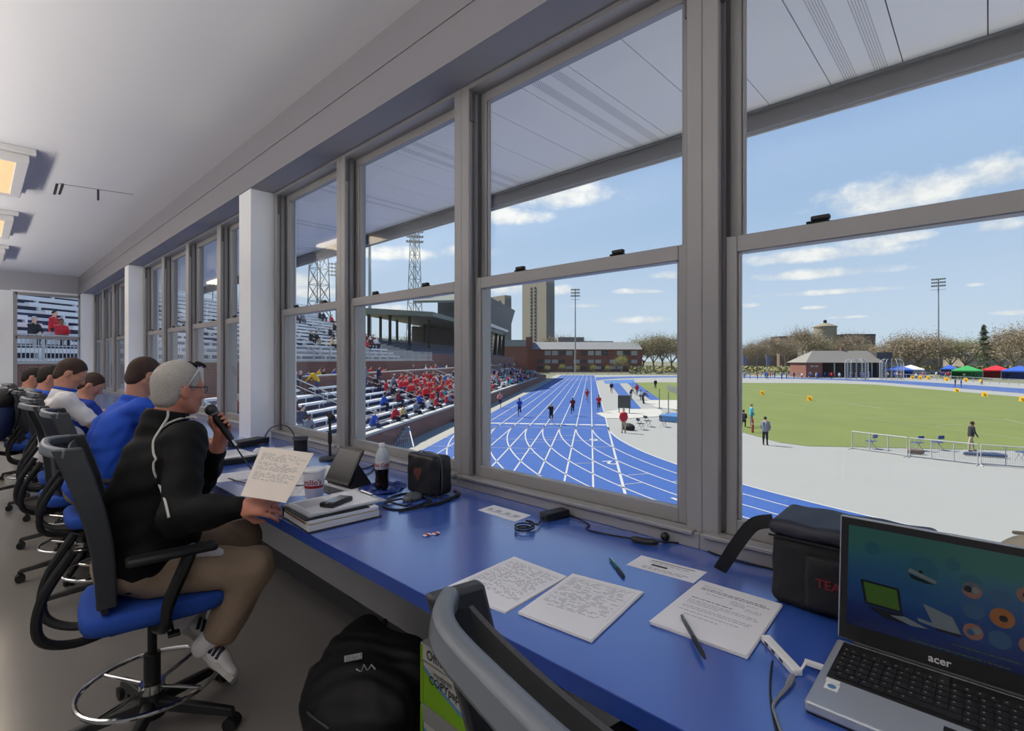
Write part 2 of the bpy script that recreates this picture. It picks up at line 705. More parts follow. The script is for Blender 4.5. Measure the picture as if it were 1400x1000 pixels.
def window(y0, y1, lab, end=False):
    """double-hung window filling y0..y1 of the long wall"""
    wn[0] += 1
    t = bpy.data.objects.new('window_%d' % wn[0], None)
    COL.objects.link(t)
    t.location = (WX, (y0 + y1) / 2, ZS)
    tag(t, lab, 'window', 'double-hung windows of the press room', 'structure')
    hm = 0.055
    a, b = y0 + hm, y1 - hm
    f = MB()
    f.box((WX, y0, ZS - 0.06), (1.80, a, ZH + 0.02)); f.box((WX, b, ZS - 0.06), (1.80, y1, ZH + 0.02))
    f.box((WX, a, ZH - 0.015), (1.80, b, ZH + 0.05)); f.box((WX - 0.02, a - hm, ZS - 0.066), (1.80, b + hm, ZS - 0.012))
    f.box((WX - 0.035, y0 + 0.02, ZS - 0.02), (WX + 0.02, y1 - 0.02, ZS - 0.006))
    f.build('frame', M_alu, t, bevel=0.003, segs=1)
    k = MB()
    for s0, s1 in ((a, a + 0.012), (b - 0.012, b)):
        k.box((WX + 0.028, s0, ZS), (WX + 0.034, s1, ZH - 0.02)); k.box((WX + 0.066, s0, ZS), (WX + 0.074, s1, ZH - 0.02))
        k.box((WX + 0.012, s0, ZH - 0.17), (WX + 0.030, s1, ZH - 0.03))
    k.build('sash_track', M_alud, t)

    def sash(nm, x0, x1, za, zb, rb, rt):
        s = MB()
        s.box((x0, a + 0.004, za), (x1, a + 0.046, zb)); s.box((x0, b - 0.046, za), (x1, b - 0.004, zb))
        s.box((x0, a + 0.046, za), (x1, b - 0.046, za + rb)); s.box((x0, a + 0.046, zb - rt), (x1, b - 0.046, zb))
        s.box((x0 + 0.008, a + 0.046, za + rb), (x1 - 0.01, a + 0.056, zb - rt)); s.box((x0 + 0.008, b - 0.056, za + rb), (x1 - 0.01, b - 0.046, zb - rt))
        so = s.build(nm, M_alu, t, bevel=0.003, segs=1)
        g = MB(); xm = (x0 + x1) / 2 - 0.004
        g.box((xm, a + 0.05, za + rb - 0.004), (xm + 0.004, b - 0.05, zb - rt + 0.004))
        go = g.build('pane', M_glass, so, world=False)
        go.data.transform(Matrix.Translation((-WX, -(y0 + y1) / 2, -ZS)))
        return so
    sash('upper_sash', WX + 0.076, WX + 0.112, ZM - 0.05, ZH - 0.014, 0.052, 0.05)
    sash('lower_sash', WX + 0.036, WX + 0.07, ZS - 0.012, ZM, 0.055, 0.055)
    for fy in (0.27, 0.73):
        l = MB(); yc = a + (b - a) * fy
        l.box((WX + 0.036, yc - 0.03, ZM), (WX + 0.066, yc + 0.03, ZM + 0.008)); l.box((WX + 0.03, yc - 0.034, ZM + 0.006), (WX + 0.05, yc + 0.016, ZM + 0.02))
        l.build('latch', M_blk, t, bevel=0.004)


ws = [(-0.43, 0.705), (0.705, 1.94), (1.94, 3.175), (3.175, 4.29)]
lb = ['window behind the open laptop and the black cooler bag', 'window over the charger, showing the blue running lanes', 'window behind the zipped black pouch and soda bottle',
      'narrow window between the near column and the window with the soda bottle']
for (a, b), l in zip(ws, lb):
    window(a, b, l)
ords = ['first', 'second', 'third', 'fourth']
for c0, c1, nm in ((4.55, 9.03, 'between the nearest and the second grey column'), (9.29, 13.63, 'between the second column and the far corner column')):
    p = (c1 - c0) / 4
    for i in range(4):
        window(c0 + p * i, c0 + p * (i + 1), '%s double-hung window from the near end, %s' % (ords[i], nm))
# end window
wn[0] += 1
t = bpy.data.objects.new('window_%d' % wn[0], None); COL.objects.link(t); t.location = (1.0, YE, 1.0)
tag(t, 'window in the far end wall looking onto the white bleachers', 'window', None, 'structure')
f = MB()
for x0, x1, z0, z1 in ((X0 - 0.03, X0 + 0.03, 0.93, ZH), (X1 - 0.03, X1 + 0.03, 0.93, ZH), (X0, X1, ZH - 0.05, ZH), (X0, X1, 0.93, 0.99), (X0, X1, 1.97, 2.03)):
    f.box((x0, YE - 0.01, z0), (x1, YE + 0.09, z1))
f.build('frame', M_alu, t, bevel=0.003, segs=1)
g = MB(); g.box((X0, YE + 0.03, 0.95), (X1, YE + 0.034, ZH - 0.02)); g.build('pane', M_glass, t)

# eave outside, over the windows
ZE = CAMZ + 1.80
XE = 3.83
mb = MB()
mb.box((1.82, -3.2, ZE + 0.012), (XE, 15.4, ZE + 0.2), 1)
pw = 0.378
k0 = -9
yy = 0.005
for i in range(k0, 41):
    y = yy + i * pw
    mb.box((1.82, y + 0.003, ZE), (XE, y + pw - 0.003, ZE + 0.012), 0)
    if i % 4 == 1 and -2 < y < 8:
        for bnd in (0.075, 0.235):
            for c in range(6):
                for q in range(118):
                    x = 1.86 + q * 0.0165 + (0.008 if c % 2 else 0)
                    yc = y + bnd + c * 0.0125
                    mb.quad([(x - 0.003, yc - 0.003, ZE - 0.0006), (x - 0.003, yc + 0.003, ZE - 0.0006), (x + 0.003, yc + 0.003, ZE - 0.0006), (x + 0.003, yc - 0.003, ZE - 0.0006)], 2)
struct(mb.build('ceiling_eave', [M_eave, M_dark, mat('perforation', (96, 94, 94), 0.9)]), 'white panelled eave with perforated vent strips outside the windows', 'eave')
mb = MB(); mb.box((XE, -3.2, ZE - 0.135), (XE + 0.05, 15.4, ZE + 0.2)); mb.box((XE - 0.03, -3.2, ZE - 0.02), (XE, 15.4, ZE - 0.001), 0)
mb.box((XE + 0.05, -3.2, ZE - 0.15), (XE + 0.062, 15.4, ZE + 0.25), 1)
struct(mb.build('trim_3', [M_fasc, M_fascl]), 'grey metal fascia along the outer edge of the eave', 'fascia')
mb = MB(); mb.box((-3.4, -3.4, ZC + 0.3), (XE + 0.1, 15.5, ZC + 0.5)); struct(mb.build('roof', M_fasc), 'flat roof of the press room', 'roof')
mb = MB(); mb.box((-3.2, -3.2, -3.9), (1.82, YE + 0.35, -0.2)); mb.box((1.6, -3.2, -0.3), (1.9, YE + 0.35, -0.2)); struct(mb.build('wall_below_floor', M_base))

# ceiling lamps
for i, yc in enumerate((6.55, 9.15, 11.75)):
    t = thing('ceiling_lamp', ['boxed ceiling lamp with warm diffuser, nearest of the row', 'boxed ceiling lamp with warm diffuser, second in the row',
                               'boxed ceiling lamp with warm diffuser, farthest of the row by the end wall'][i], 'ceiling lamp', (-0.05, yc, ZC), group='ceiling lamps')
    h = MB(); h.box((-0.42, yc - 0.72, ZC - 0.05), (0.34, yc + 0.72, ZC)); h.box((-0.38, yc - 0.68, ZC - 0.11), (0.30, yc - 0.60, ZC - 0.05)); h.box((-0.38, yc + 0.60, ZC - 0.11), (0.30, yc + 0.68, ZC - 0.05))
    h.box((-0.38, yc - 0.60, ZC - 0.11), (-0.30, yc + 0.60, ZC - 0.05)); h.box((0.22, yc - 0.60, ZC - 0.11), (0.30, yc + 0.60, ZC - 0.05))
    h.build('housing', M_lampw, t, bevel=0.006)
    d = MB(); d.box((-0.30, yc - 0.60, ZC - 0.10), (0.22, yc + 0.60, ZC - 0.085)); d.build('diffuser', M_diff, t)
# hatch and grille on the ceiling
t = thing('ceiling_hatch', 'thin flush access hatch line and slot on the white ceiling', 'hatch', (0.8, 6.5, ZC))
h = MB()
a0, a1 = at_z(80, 251, ZC), at_z(182, 266, ZC)
h.bar(a0 - Vector((0, 0, .001)), a1 - Vector((0, 0, .001)), 0.012, 0.003)
h.build('slot', M_alud, t)
h = MB(); b0, b1 = at_z(74, 266, ZC), at_z(78, 251, ZC); h.bar(b0, b1, 0.02, 0.004); b0, b1 = at_z(81, 266, ZC), at_z(86, 251, ZC); h.bar(b0, b1, 0.02, 0.004)
b0, b1 = at_z(134, 259, ZC), at_z(134, 274, ZC); h.bar(b0, b1, 0.016, 0.004)
h.build('vent_slot', M_dark, t)

# counter
M_blue = mat('counter_laminate', (56, 94, 184), 0.26, var=0.05, scale=1.6, spec=0.8, coat=1.0)
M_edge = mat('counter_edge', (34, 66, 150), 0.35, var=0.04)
CT = 0.92
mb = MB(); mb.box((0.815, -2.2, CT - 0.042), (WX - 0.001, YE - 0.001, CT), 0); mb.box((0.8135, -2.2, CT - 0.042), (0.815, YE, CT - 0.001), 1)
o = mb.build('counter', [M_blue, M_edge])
tag(o, 'long blue laminate counter running under the windows', 'counter')
for i, y in enumerate((-0.55, 2.95, 5.4, 7.8, 10.2, 12.6)):
    t = thing('counter_bracket', 'grey steel bracket under the blue counter', 'bracket', (1.5, y, CT - 0.3), group='counter brackets under the worktop')
    b = MB(); b.bar((1.54, y, CT - 0.05), (0.98, y, CT - 0.05), 0.03, 0.02); b.bar((1.54, y, CT - 0.06), (1.54, y, CT - 0.42), 0.03, 0.02, up=(1, 0, 0)); b.bar((1.54, y, CT - 0.40), (1.02, y, CT - 0.06), 0.02, 0.02)
    b.build('frame', M_alu, t)
# ------------------------------------------------------------------ track and field
_mat = mat


def mat(name, rgb, *a, **k):
    return _mat(name, [v * 0.78 for v in rgb], *a, **k)


M_conc = mat('apron_concrete', (196, 196, 191), 0.9, var=0.035, scale=0.25)
M_bounce = _mat('bounce_ground', (248, 243, 232), 0.9, var=0.03, scale=0.3)  # unseen ground, kept very pale to bounce light onto eave and ceiling
M_strip = mat('strip_concrete', (205, 202, 190), 0.9, var=0.05, scale=0.6)
M_track = mat('track_surface', (62, 110, 196), 0.8, var=0.05, scale=0.5)
M_trackl = mat('light_blue_mat', (92, 150, 216), 0.8, var=0.05, scale=0.5)
M_white = mat('white_line', (236, 236, 236), 0.7, var=0.02)
M_wline = mat('field_chalk', (190, 200, 165), 0.9, var=0.12, scale=2.0)
M_sand = mat('pit_sand', (236, 232, 222), 0.95, var=0.05, scale=1.5)


def grass_mat():
    m = mat('field_grass', (142, 156, 76), 0.95, var=0.16, scale=0.22)
    return m


M_grass = grass_mat()
R0 = 33.0
E1, E2 = 40.0, 124.0
NI = -1.35
NC = NI - R0
LW = 1.24


def ring(r0, r1, z, ec, a0, a1, n=48):
    q = []
    for i in range(n):
        a, b = a0 + (a1 - a0) * i / n, a0 + (a1 - a0) * (i + 1) / n
        q.append([ew(ec + r0 * math.sin(a), NC + r0 * math.cos(a), z), ew(ec + r1 * math.sin(a), NC + r1 * math.cos(a), z), ew(ec + r1 * math.sin(b), NC + r1 * math.cos(b), z), ew(ec + r0 * math.sin(b), NC + r0 * math.cos(b), z)])
    return q


def enq(e0, e1, n0, n1, z):
    return [ew(e0, n0, z), ew(e1, n0, z), ew(e1, n1, z), ew(e0, n1, z)]


mb = MB()
mb.quad(enq(-600, 1400, -1200, 900, GZ - 0.03))
struct(mb.build('ground', mat('far_ground', (150, 150, 118), 0.95, var=0.12, scale=0.02)), 'open ground around the stadium', 'ground')
mb = MB(); mb.quad(enq(-40, 178, -95, 11.75, GZ - 0.012)); struct(mb.build('ground_apron', M_conc), 'pale concrete apron around the track', 'ground')
mb = MB(); mb.quad([Vector((-14, -24, GZ - 0.005)), Vector((12.5, -24, GZ - 0.005)), Vector((12.5, 7, GZ - 0.005)), Vector((4, 19, GZ - 0.005)), Vector((-14, 24, GZ - 0.005))]); struct(mb.build('ground_bounce', M_bounce), 'unseen ground below the press room, made pale to bounce light up', 'ground')
mb = MB()
O = LW * 9
mb.quad(enq(7, 172, NI, NI + O, GZ))
mb.quad(enq(E1, E2, NC - R0 - O, NC - R0, GZ))
for q in ring(R0, R0 + O, GZ + 0.002, E1, -PI, 0) + ring(R0, R0 + O, GZ + 0.002, E2, 0, PI):
    mb.quad(q)
struct(mb.build('track', M_track), 'blue running track with a long home straight', 'track')
# lane lines
z = GZ + 0.012
mb = MB()
for k in range(10):
    w_ = 0.085 if k else 0.12
    c = NI + LW * k
    mb.quad(enq(8, 172, c - w_ / 2, c + w_ / 2, z))
    for q in ring(R0 + LW * k - w_ / 2, R0 + LW * k + w_ / 2, z, E1, -PI, 0, 96) + ring(R0 + LW * k - w_ / 2, R0 + LW * k + w_ / 2, z, E2, 0, PI, 96):
        mb.quad(q)
    mb.quad(enq(E1, E2, -2 * R0 + NI - LW * k - w_ / 2, -2 * R0 + NI - LW * k + w_ / 2, z))
mb.quad(enq(41.2, 41.45, NI, NI + O, z + 0.002))
for k in range(9):
    mb.quad(enq(41.0, 41.65, NI + LW * k + 0.1, NI + LW * (k + 0.78), z + 0.003))
for e_, n1 in ((44.6, 9.8), (47.5, 9.8), (49.0, 9.8), (56, 9.8)):
    mb.quad(enq(e_, e_ + 0.05, NI, n1, z + 0.002))
mb.quad(enq(39.2, 39.26, NI + 0.3, NI + O, z + 0.002)); mb.quad(enq(33.2, 33.27, -1, NI + O, z + 0.002)); mb.quad(enq(29.8, 29.86, 3.2, NI + O, z + 0.002))
for e_, k in ((35.4, 2), (34.4, 3), (32.3, 4), (31.1, 1), (28.4, 5), (26.2, 3), (24.0, 2), (23.1, 1), (22.2, 3)):
    rr = R0 + LW * k
    a = math.asin(max(-0.99, (e_ - E1) / rr))
    p0 = ew(E1 + rr * math.sin(a), NC + rr * math.cos(a), z + 0.002)
    p1 = ew(E1 + (rr + LW) * math.sin(a), NC + (rr + LW) * math.cos(a), z + 0.002)
    t_ = (p1 - p0).cross(Vector((0, 0, 1))).normalized() * 0.03
    mb.quad([p0 - t_, p1 - t_, p1 + t_, p0 + t_])
struct(mb.build('track_lines', M_white), 'white lane and start lines painted on the blue track', 'line')
# lane numbers
for s_, px, py in (('6', 812, 602), ('2', 834, 633), ('1', 928, 685)):
    p = at_z(px, py, GZ)
    vs, fs = text_geo(s_, 1.25, True)
    e_, n_ = to_en(p)
    a = math.asin(max(-0.95, min(0.95, (e_ - E1) / 40)))
    xd = (ew(math.sin(a), math.cos(a)) * -1).normalized()
    yd = Vector((0, 0, 1)).cross(xd)
    nb = MB(); nb.add([p + Vector((0, 0, 0.016)) + xd * v.x * -1 + yd * v.y * -1 for v in vs], fs)
    o = nb.build('track_number', M_white); struct(o, 'white lane number %s painted on the blue track' % s_, 'number')
# concrete strip below the stand
mb = MB(); mb.box((0, 0, 0), (0, 0, 0))
mb = MB(); mb.quad(enq(-5, 175, NI + O + 0.05, 11.75, GZ + 0.02)); struct(mb.build('path', M_strip), 'pale concrete strip between the track and the stand wall', 'path')
# grass infield
gp = [(33.0, -13.2), (34.2, -12.0), (39, -10.9), (48, -9.2), (60, -8.2), (96, -7.6), (118, -8.5), (121, -14), (121, -54), (116, -60), (60, -61), (41, -58), (33.0, -52)]
mb = MB(); mb.quad([ew(a, b, GZ + 0.006) for a, b in gp]); struct(mb.build('field', M_grass), 'green grass infield', 'field')
mb = MB()


def chalk(p, q, wd=0.12):
    a, b = at_z(*p, GZ), at_z(*q, GZ)
    a.z = b.z = GZ + 0.016
    t_ = (b - a).cross(Vector((0, 0, 1))).normalized() * wd / 2
    mb.quad([a - t_, b - t_, b + t_, a + t_])


for p, q in (((1020, 531), (1205, 558)), ((1105, 546), (1205, 559)), ((1165, 553), (1207, 559)), ((1178, 571), (1400, 601)), ((1180, 571), (1340, 571)), ((1253, 564), (1400, 577)),
             ((1373, 573), (1400, 580)), ((1010, 528), (1110, 522)), ((1250, 578), (1300, 581)), ((1240, 536), (1400, 553)), ((1320, 530), (1400, 536)), ((1280, 583), (1320, 580))):
    chalk(p, q)
struct(mb.build('field_lines', M_wline), 'faded white chalk lines on the grass infield', 'line')

# runways, pits and landing mats in the near half circle
k4 = 300 / 1400


def g4(x, y):
    return (640 + x * k4, 490 + y * k4)


def pad(name, pts, m, lab, cat, z=0.01):
    b = MB(); b.quad([at_z(px, py, GZ) + Vector((0, 0, z)) for px, py in pts])
    return struct(b.build(name, m), lab, cat)


pad('track_runway', [g4(900, 158), g4(962, 158), g4(1103, 322), g4(1030, 322)], M_track, 'blue jump runway nearer the home straight', 'runway')
pad('track_runway', [g4(992, 142), g4(1048, 142), g4(1226, 266), g4(1165, 268)], M_track, 'blue jump runway nearer the grass infield', 'runway')
pad('track_mat', [g4(862, 142), g4(1060, 136), g4(1050, 158), g4(875, 163)], M_trackl, 'light blue surface at the head of the jump runways', 'runway', 0.014)
pad('ground_pit', [g4(815, 352), g4(960, 328), g4(1210, 322), g4(1245, 345), g4(1215, 372), g4(1010, 386), g4(880, 384)], M_sand, 'white sand pit at the end of the nearer runway', 'sand pit', 0.016)
pad('ground_pit', [g4(1120, 278), g4(1160, 268), g4(1345, 268), g4(1345, 330), g4(1205, 316)], M_sand, 'white sand pit at the end of the runway by the infield', 'sand pit', 0.016)
mat = _mat
# ------------------------------------------------------------------ things on and under the counter
M_paper = mat('paper', (226, 226, 230), 0.8, var=0.015, scale=8)
M_ink = mat('print_ink', (164, 164, 170), 0.9, var=0.1)
M_inkd = mat('print_dark', (52, 52, 56), 0.9)
M_cloth = mat('black_nylon', (22, 22, 25), 0.75, var=0.2, scale=60, bump=0.4)
M_clothg = mat('bag_lid_nylon', (40, 42, 52), 0.6, var=0.15, scale=50, bump=0.3)
M_red = mat('red_print', (176, 32, 40), 0.6)
M_cable = mat('black_cable', (18, 18, 20), 0.5)
M_chrome = mat('chrome', (205, 205, 205), 0.12, metal=1.0, var=0.02)
M_silver = mat('laptop_silver', (168, 174, 184), 0.35, metal=0.35, var=0.03, scale=4)
M_screenoff = mat('dark_screen', (34, 34, 36), 0.15, var=0.05)
M_whitep = mat('white_plastic', (228, 228, 226), 0.4, var=0.01)
PZ = CT


def paper_stack(name, label, cat, pts, sheets, lines, group=None, th=0.0005):
    """pile of sheets with corners pts (back-left, back-right, front-right, front-left as on the page)"""
    P = [Vector(p) for p in pts]
    c = sum(P, Vector()) / 4
    t = thing(name, label, cat, (c.x, c.y, P[0].z), group=group)
    rr = random.Random(int(c.x * 1000))
    b = MB()
    z0 = P[0].z
    for i in range(sheets):
        dx, dy = (rr.uniform(-0.003, 0.003), rr.uniform(-0.003, 0.003)) if i < sheets - 1 else (0, 0)
        za, zb = z0 + 0.0003 + i * th * 1.6, z0 + 0.0003 + i * th * 1.6 + th
        lo = [Vector((p.x + dx, p.y + dy, za)) for p in P]
        hi = [Vector((p.x + dx, p.y + dy, zb)) for p in P]
        b.hexa([lo[3], lo[2], lo[1], lo[0], hi[3], hi[2], hi[1], hi[0]])
    b.build('sheet', M_paper, t)
    zt = z0 + 0.0003 + (sheets - 1) * th * 1.6 + th + 0.0003
    k = MB()
    ex, ey = P[1] - P[0], P[3] - P[0]

    def at(u, v):
        q = P[0] + ex * u + ey * v
        q.z = zt
        return q
    for u0, u1, v0, v1, m in lines(rr):
        k.quad([at(u0, v0), at(u0, v1), at(u1, v1), at(u1, v0)], m)
    k.build('printed_text', [M_ink, M_inkd], t)
    return t


def table_lines(rr):
    out = []
    for a in range(30):
        v = 0.07 + a * 0.026
        if v > 0.72:
            break
        u = 0.08
        if a % 9 == 0:
            out.append((0.06, 0.94, v, v + 0.004, 0))
            continue
        while u < 0.86:
            wd = rr.uniform(0.03, 0.12)
            if rr.random() < 0.75:
                out.append((u, min(u + wd, 0.94), v, v + 0.011, 0))
            u += wd + 0.03
    for u in (0.06, 0.3, 0.62, 0.94):
        out.append((u, u + 0.003, 0.07, 0.72, 0))
    return out


def letter_lines(rr):
    out = []
    for v, u0, u1, m in ((0.09, 0.1, 0.34, 0), (0.14, 0.1, 0.88, 1), (0.17, 0.1, 0.93, 1), (0.23, 0.2, 0.42, 0), (0.23, 0.52, 0.66, 0), (0.26, 0.52, 0.7, 0), (0.29, 0.52, 0.7, 0), (0.23, 0.7, 0.82, 0), (0.30, 0.72, 0.9, 0),
                         (0.33, 0.72, 0.9, 0), (0.37, 0.1, 0.6, 1), (0.42, 0.1, 0.9, 0), (0.45, 0.1, 0.92, 0), (0.48, 0.1, 0.5, 0), (0.54, 0.1, 0.9, 0), (0.57, 0.1, 0.88, 0), (0.63, 0.1, 0.8, 0), (0.69, 0.2, 0.6, 0)):
        u = u0
        while u < u1 - 0.01:
            wd = rr.uniform(0.02, 0.08)
            out.append((u, min(u + wd, u1), v, v + 0.011, m))
            u += wd + 0.012
    return out


def card_lines(rr):
    out = [(0.2, 0.86, 0.16, 0.2, 1), (0.28, 0.52, 0.44, 0.56, 1)]
    for v in (0.3, 0.7, 0.8):
        u = 0.2
        while u < 0.8:
            wd = rr.uniform(0.03, 0.1)
            out.append((u, u + wd, v, v + 0.05, 0)); u += wd + 0.02
    return out


def Z(px, py, z=PZ):
    return at_z(px, py, z)


paper_stack('paper_stack', 'stapled printed sheets on the counter, left one of the two side by side', 'papers', [Z(703, 763), Z(775, 790), Z(691, 839), Z(607, 806)], 4, table_lines, 'printed result sheets lying on the counter')
paper_stack('paper_stack', 'stapled printed sheets on the counter, with its corner nearest the black chair back', 'papers', [Z(783, 787), Z(879, 812), Z(808, 879), Z(708, 840)], 7, table_lines, 'printed result sheets lying on the counter')
paper_stack('paper_stack', 'thick pile of typed letter sheets with a pen lying on it', 'papers', [Z(959, 797), Z(1069, 830), Z(1021, 902), Z(889, 854)], 9, letter_lines)
paper_stack('card', 'narrow white printed card beside the green pen', 'card', [Z(877, 760), Z(967, 783), Z(948, 798), Z(856, 773)], 1, card_lines)
t = paper_stack('badge_card', 'shiny white pass card lying near the charger', 'card', [Z(675, 691), Z(726, 705), Z(704, 714), Z(653, 698)], 1, lambda rr: [(0.1, 0.9, 0.65, 0.72, 0), (0.1, 0.2, 0.4, 0.6, 0), (0.3, 0.42, 0.4, 0.6, 0), (0.55, 0.66, 0.4, 0.6, 0), (0.75, 0.9, 0.4, 0.6, 0)])


def pen(px0, px1, label, m1, m2, z):
    a, b = Z(*px0, z + 0.005), Z(*px1, z + 0.005)
    t = thing('pen', label, 'pen', tuple((a + b) / 2 - Vector((0, 0, 0.005))))
    d = (b - a).normalized()
    L = (b - a).length
    k = MB(); k.tube([a, a + d * L * 0.12, a + d * L * 0.55], [0.003, 0.0045, 0.005], 10); k.build('barrel', m1, t, smooth=True)
    k = MB(); k.tube([a + d * L * 0.55, a + d * L * 0.9, b], [0.0054, 0.005, 0.0018], 10); k.build('grip', m2, t, smooth=True)
    k = MB(); u = Vector((0, 0, 0.006)); k.bar(a + d * L * 0.03 + u, a + d * L * 0.34 + u, 0.003, 0.0012); k.build('clip', M_chrome, t)


pen((834, 764), (854, 790), 'green and black ballpoint pen on bare blue counter', mat('pen_green', (18, 96, 74), 0.35), M_blk, PZ)
pen((932, 842), (964, 901), 'dark grey ballpoint pen lying on the pile of typed letter sheets', mat('pen_grey', (72, 74, 80), 0.35), M_blk, PZ + 0.008)


def cable(name, label, pts, r=0.003, m=None, cat='cable', n=6, group=None):
    q = bez(pts, n)
    b = MB(); b.tube(q, r, 6)
    o = b.build(name, m or M_cable, None, smooth=True)
    return tag(o, label, cat, group)


# charger with its loop of cable
c = Z(762, 712)
t = thing('power_adapter', 'black laptop power adapter with coiled lead below the window', 'power adapter', tuple(c))
k = MB(); a = Z(748, 715); d = (Z(778, 708) - a); d.z = 0; d.normalize(); s = Vector((-d.y, d.x, 0))
mt = frame_mtx(a, d, s)
k.box((0, 0, 0.001), (0.115, 0.05, 0.031), mtx=mt); k.build('brick', M_blk, t, bevel=0.004)
k = MB(); lp = [Vector((0.005 + 0.036 * math.cos(x), 0.036 * math.sin(x), 0.004 + 0.001 * i)) for i, x in enumerate([j * PI / 5 for j in range(22)])]
lc = Z(716, 726)
k.tube([lc + p for p in lp] + [Z(735, 718, PZ + 0.012), a + s * 0.025 + Vector((0, 0, 0.014))], 0.0032, 6); k.build('lead', M_cable, t, smooth=True)
cable('power_cable', 'thin black cable running along the window sill from the adapter', [a + d * 0.115 + s * 0.025 + Vector((0, 0, 0.012)), Z(795, 712, PZ + 0.004), Z(806, 718, PZ + 0.003), Z(802, 724, PZ + 0.003), Z(830, 731, PZ + 0.003), Z(866, 737, PZ + 0.006), Z(905, 741, PZ + 0.006), Z(950, 745, PZ + 0.003), Z(975, 757, PZ + 0.003), Z(1010, 768, PZ + 0.003), Z(1050, 777, PZ + 0.003), Z(1062, 781, PZ + 0.003)], 0.0028)
t = thing('cable_plug', 'black plug and strap bundle lying on the sill cable', 'plug', tuple(Z(890, 740)))
k = MB(); k.tube(bez([Z(864, 736, PZ + 0.012), Z(880, 740, PZ + 0.013), Z(900, 742, PZ + 0.012)], 4), [0.006] + [0.011] * 7 + [0.006], 8); k.build('body', M_blk, t, smooth=True)
k = MB(); k.ball(Z(909, 734, PZ + 0.018), 0.015, 12, 8); k.build('plug', M_blk, t, smooth=True)
# wrappers
for (x, y), l in (((584, 733), 'small red and white mint wrapper, left of the pair on the counter'), ((596, 731), 'small red and white mint wrapper, right of the pair on the counter')):
    p = Z(x, y); t = thing('wrapper', l, 'wrapper', tuple(p), group='mint wrappers on the counter')
    k = MB(); k.box((p.x - 0.014, p.y - 0.009, PZ + 0.001), (p.x + 0.014, p.y + 0.009, PZ + 0.006)); k.build('foil', M_paper, t, bevel=0.003)
    k = MB(); k.box((p.x - 0.006, p.y - 0.0092, PZ + 0.0015), (p.x + 0.004, p.y + 0.0092, PZ + 0.0064)); k.build('band', M_red, t)

# ---- the open laptop
t = thing('laptop', 'open silver and black laptop with a glowing blue screen', 'laptop', (1.13, 0.06, PZ))
LX0, LX1, LY0, LY1 = 1.0, 1.272, -0.125, 0.243
k = MB(); k.box((LX0, LY0, PZ + 0.004), (LX1, LY1, PZ + 0.024)); k.build('base', M_silver, t, bevel=0.006, segs=3)
k = MB(); k.box((LX0 + 0.004, LY0 + 0.003, PZ + 0.0005), (LX1 - 0.002, LY1 - 0.003, PZ + 0.005)); k.build('underside', M_blk, t)
k = MB(); k.box((1.103, LY0 + 0.016, PZ + 0.0235), (1.262, LY1 - 0.014, PZ + 0.0252)); k.build('keyboard_deck', M_blk, t, bevel=0.002)
M_key = mat('key_plastic', (30, 30, 31), 0.4, var=0.15, scale=90)
M_keym = mat('key_legend', (150, 150, 152), 0.6)
k = MB()
kr = random.Random(3)
for r in range(6):
    x = 1.112 + r * 0.0205
    y = LY0 + 0.022
    while y < LY1 - 0.03:
        wd = 0.0175 if not (r == 0 and 0.02 < y < 0.10) else 0.085
        if r == 5:
            wd = 0.0155
        y2 = min(y + wd, LY1 - 0.02)
        k.box((x, y, PZ + 0.0252), (x + 0.0175, y2, PZ + 0.0282), 0)
        k.quad([(x + 0.010, y2 - 0.007, PZ + 0.0284), (x + 0.010, y2 - 0.004, PZ + 0.0284), (x + 0.0135, y2 - 0.004, PZ + 0.0284), (x + 0.0135, y2 - 0.007, PZ + 0.0284)], 1)
        y = y2 + 0.002
k.build('keyboard', [M_key, M_keym], t)
k = MB(); k.box((LX0 + 0.02, -0.05, PZ + 0.0238), (LX0 + 0.085, 0.055, PZ + 0.0246)); k.build('touchpad', M_blk, t)
k = MB(); k.box((LX0 + 0.062, LY1 - 0.04, PZ + 0.0242), (LX0 + 0.086, LY1 - 0.018, PZ + 0.0248), 0); k.box((LX0 + 0.088, LY1 - 0.038, PZ + 0.0242), (LX0 + 0.1, LY1 - 0.016, PZ + 0.0248), 0)
k.lathe([(0.0072, 0), (0.0072, 0.0004)], (LX0 + 0.074, LY1 - 0.029, PZ + 0.0248), 16, 1)
k.build('sticker', [M_whitep, mat('sticker_blue', (86, 130, 176), 0.4)], t)
# lid
LH = 0.262
lo = Vector((1.272, LY1, PZ + 0.026))
upv = Vector((0.115, 0, 1)).normalized()
yv = Vector((0, -1, 0))                       # to the right as the screen is read
lm = frame_mtx(lo, yv, upv)                   # x to the right, y up the lid, z towards the viewer... checked below
zn = Vector((lm[0][2], lm[1][2], lm[2][2]))
LW_ = LY1 - LY0
k = MB(); k.box((0, 0, -0.012), (LW_, LH, 0.0), mtx=lm); k.build('lid', M_silver, t, bevel=0.005, segs=3)
k = MB(); k.box((0.003, 0.003, -0.0005), (LW_ - 0.003, LH - 0.003, 0.0012), mtx=lm); bz = k.build('bezel', mat('laptop_bezel', (30, 30, 31), 0.4), t, bevel=0.001)


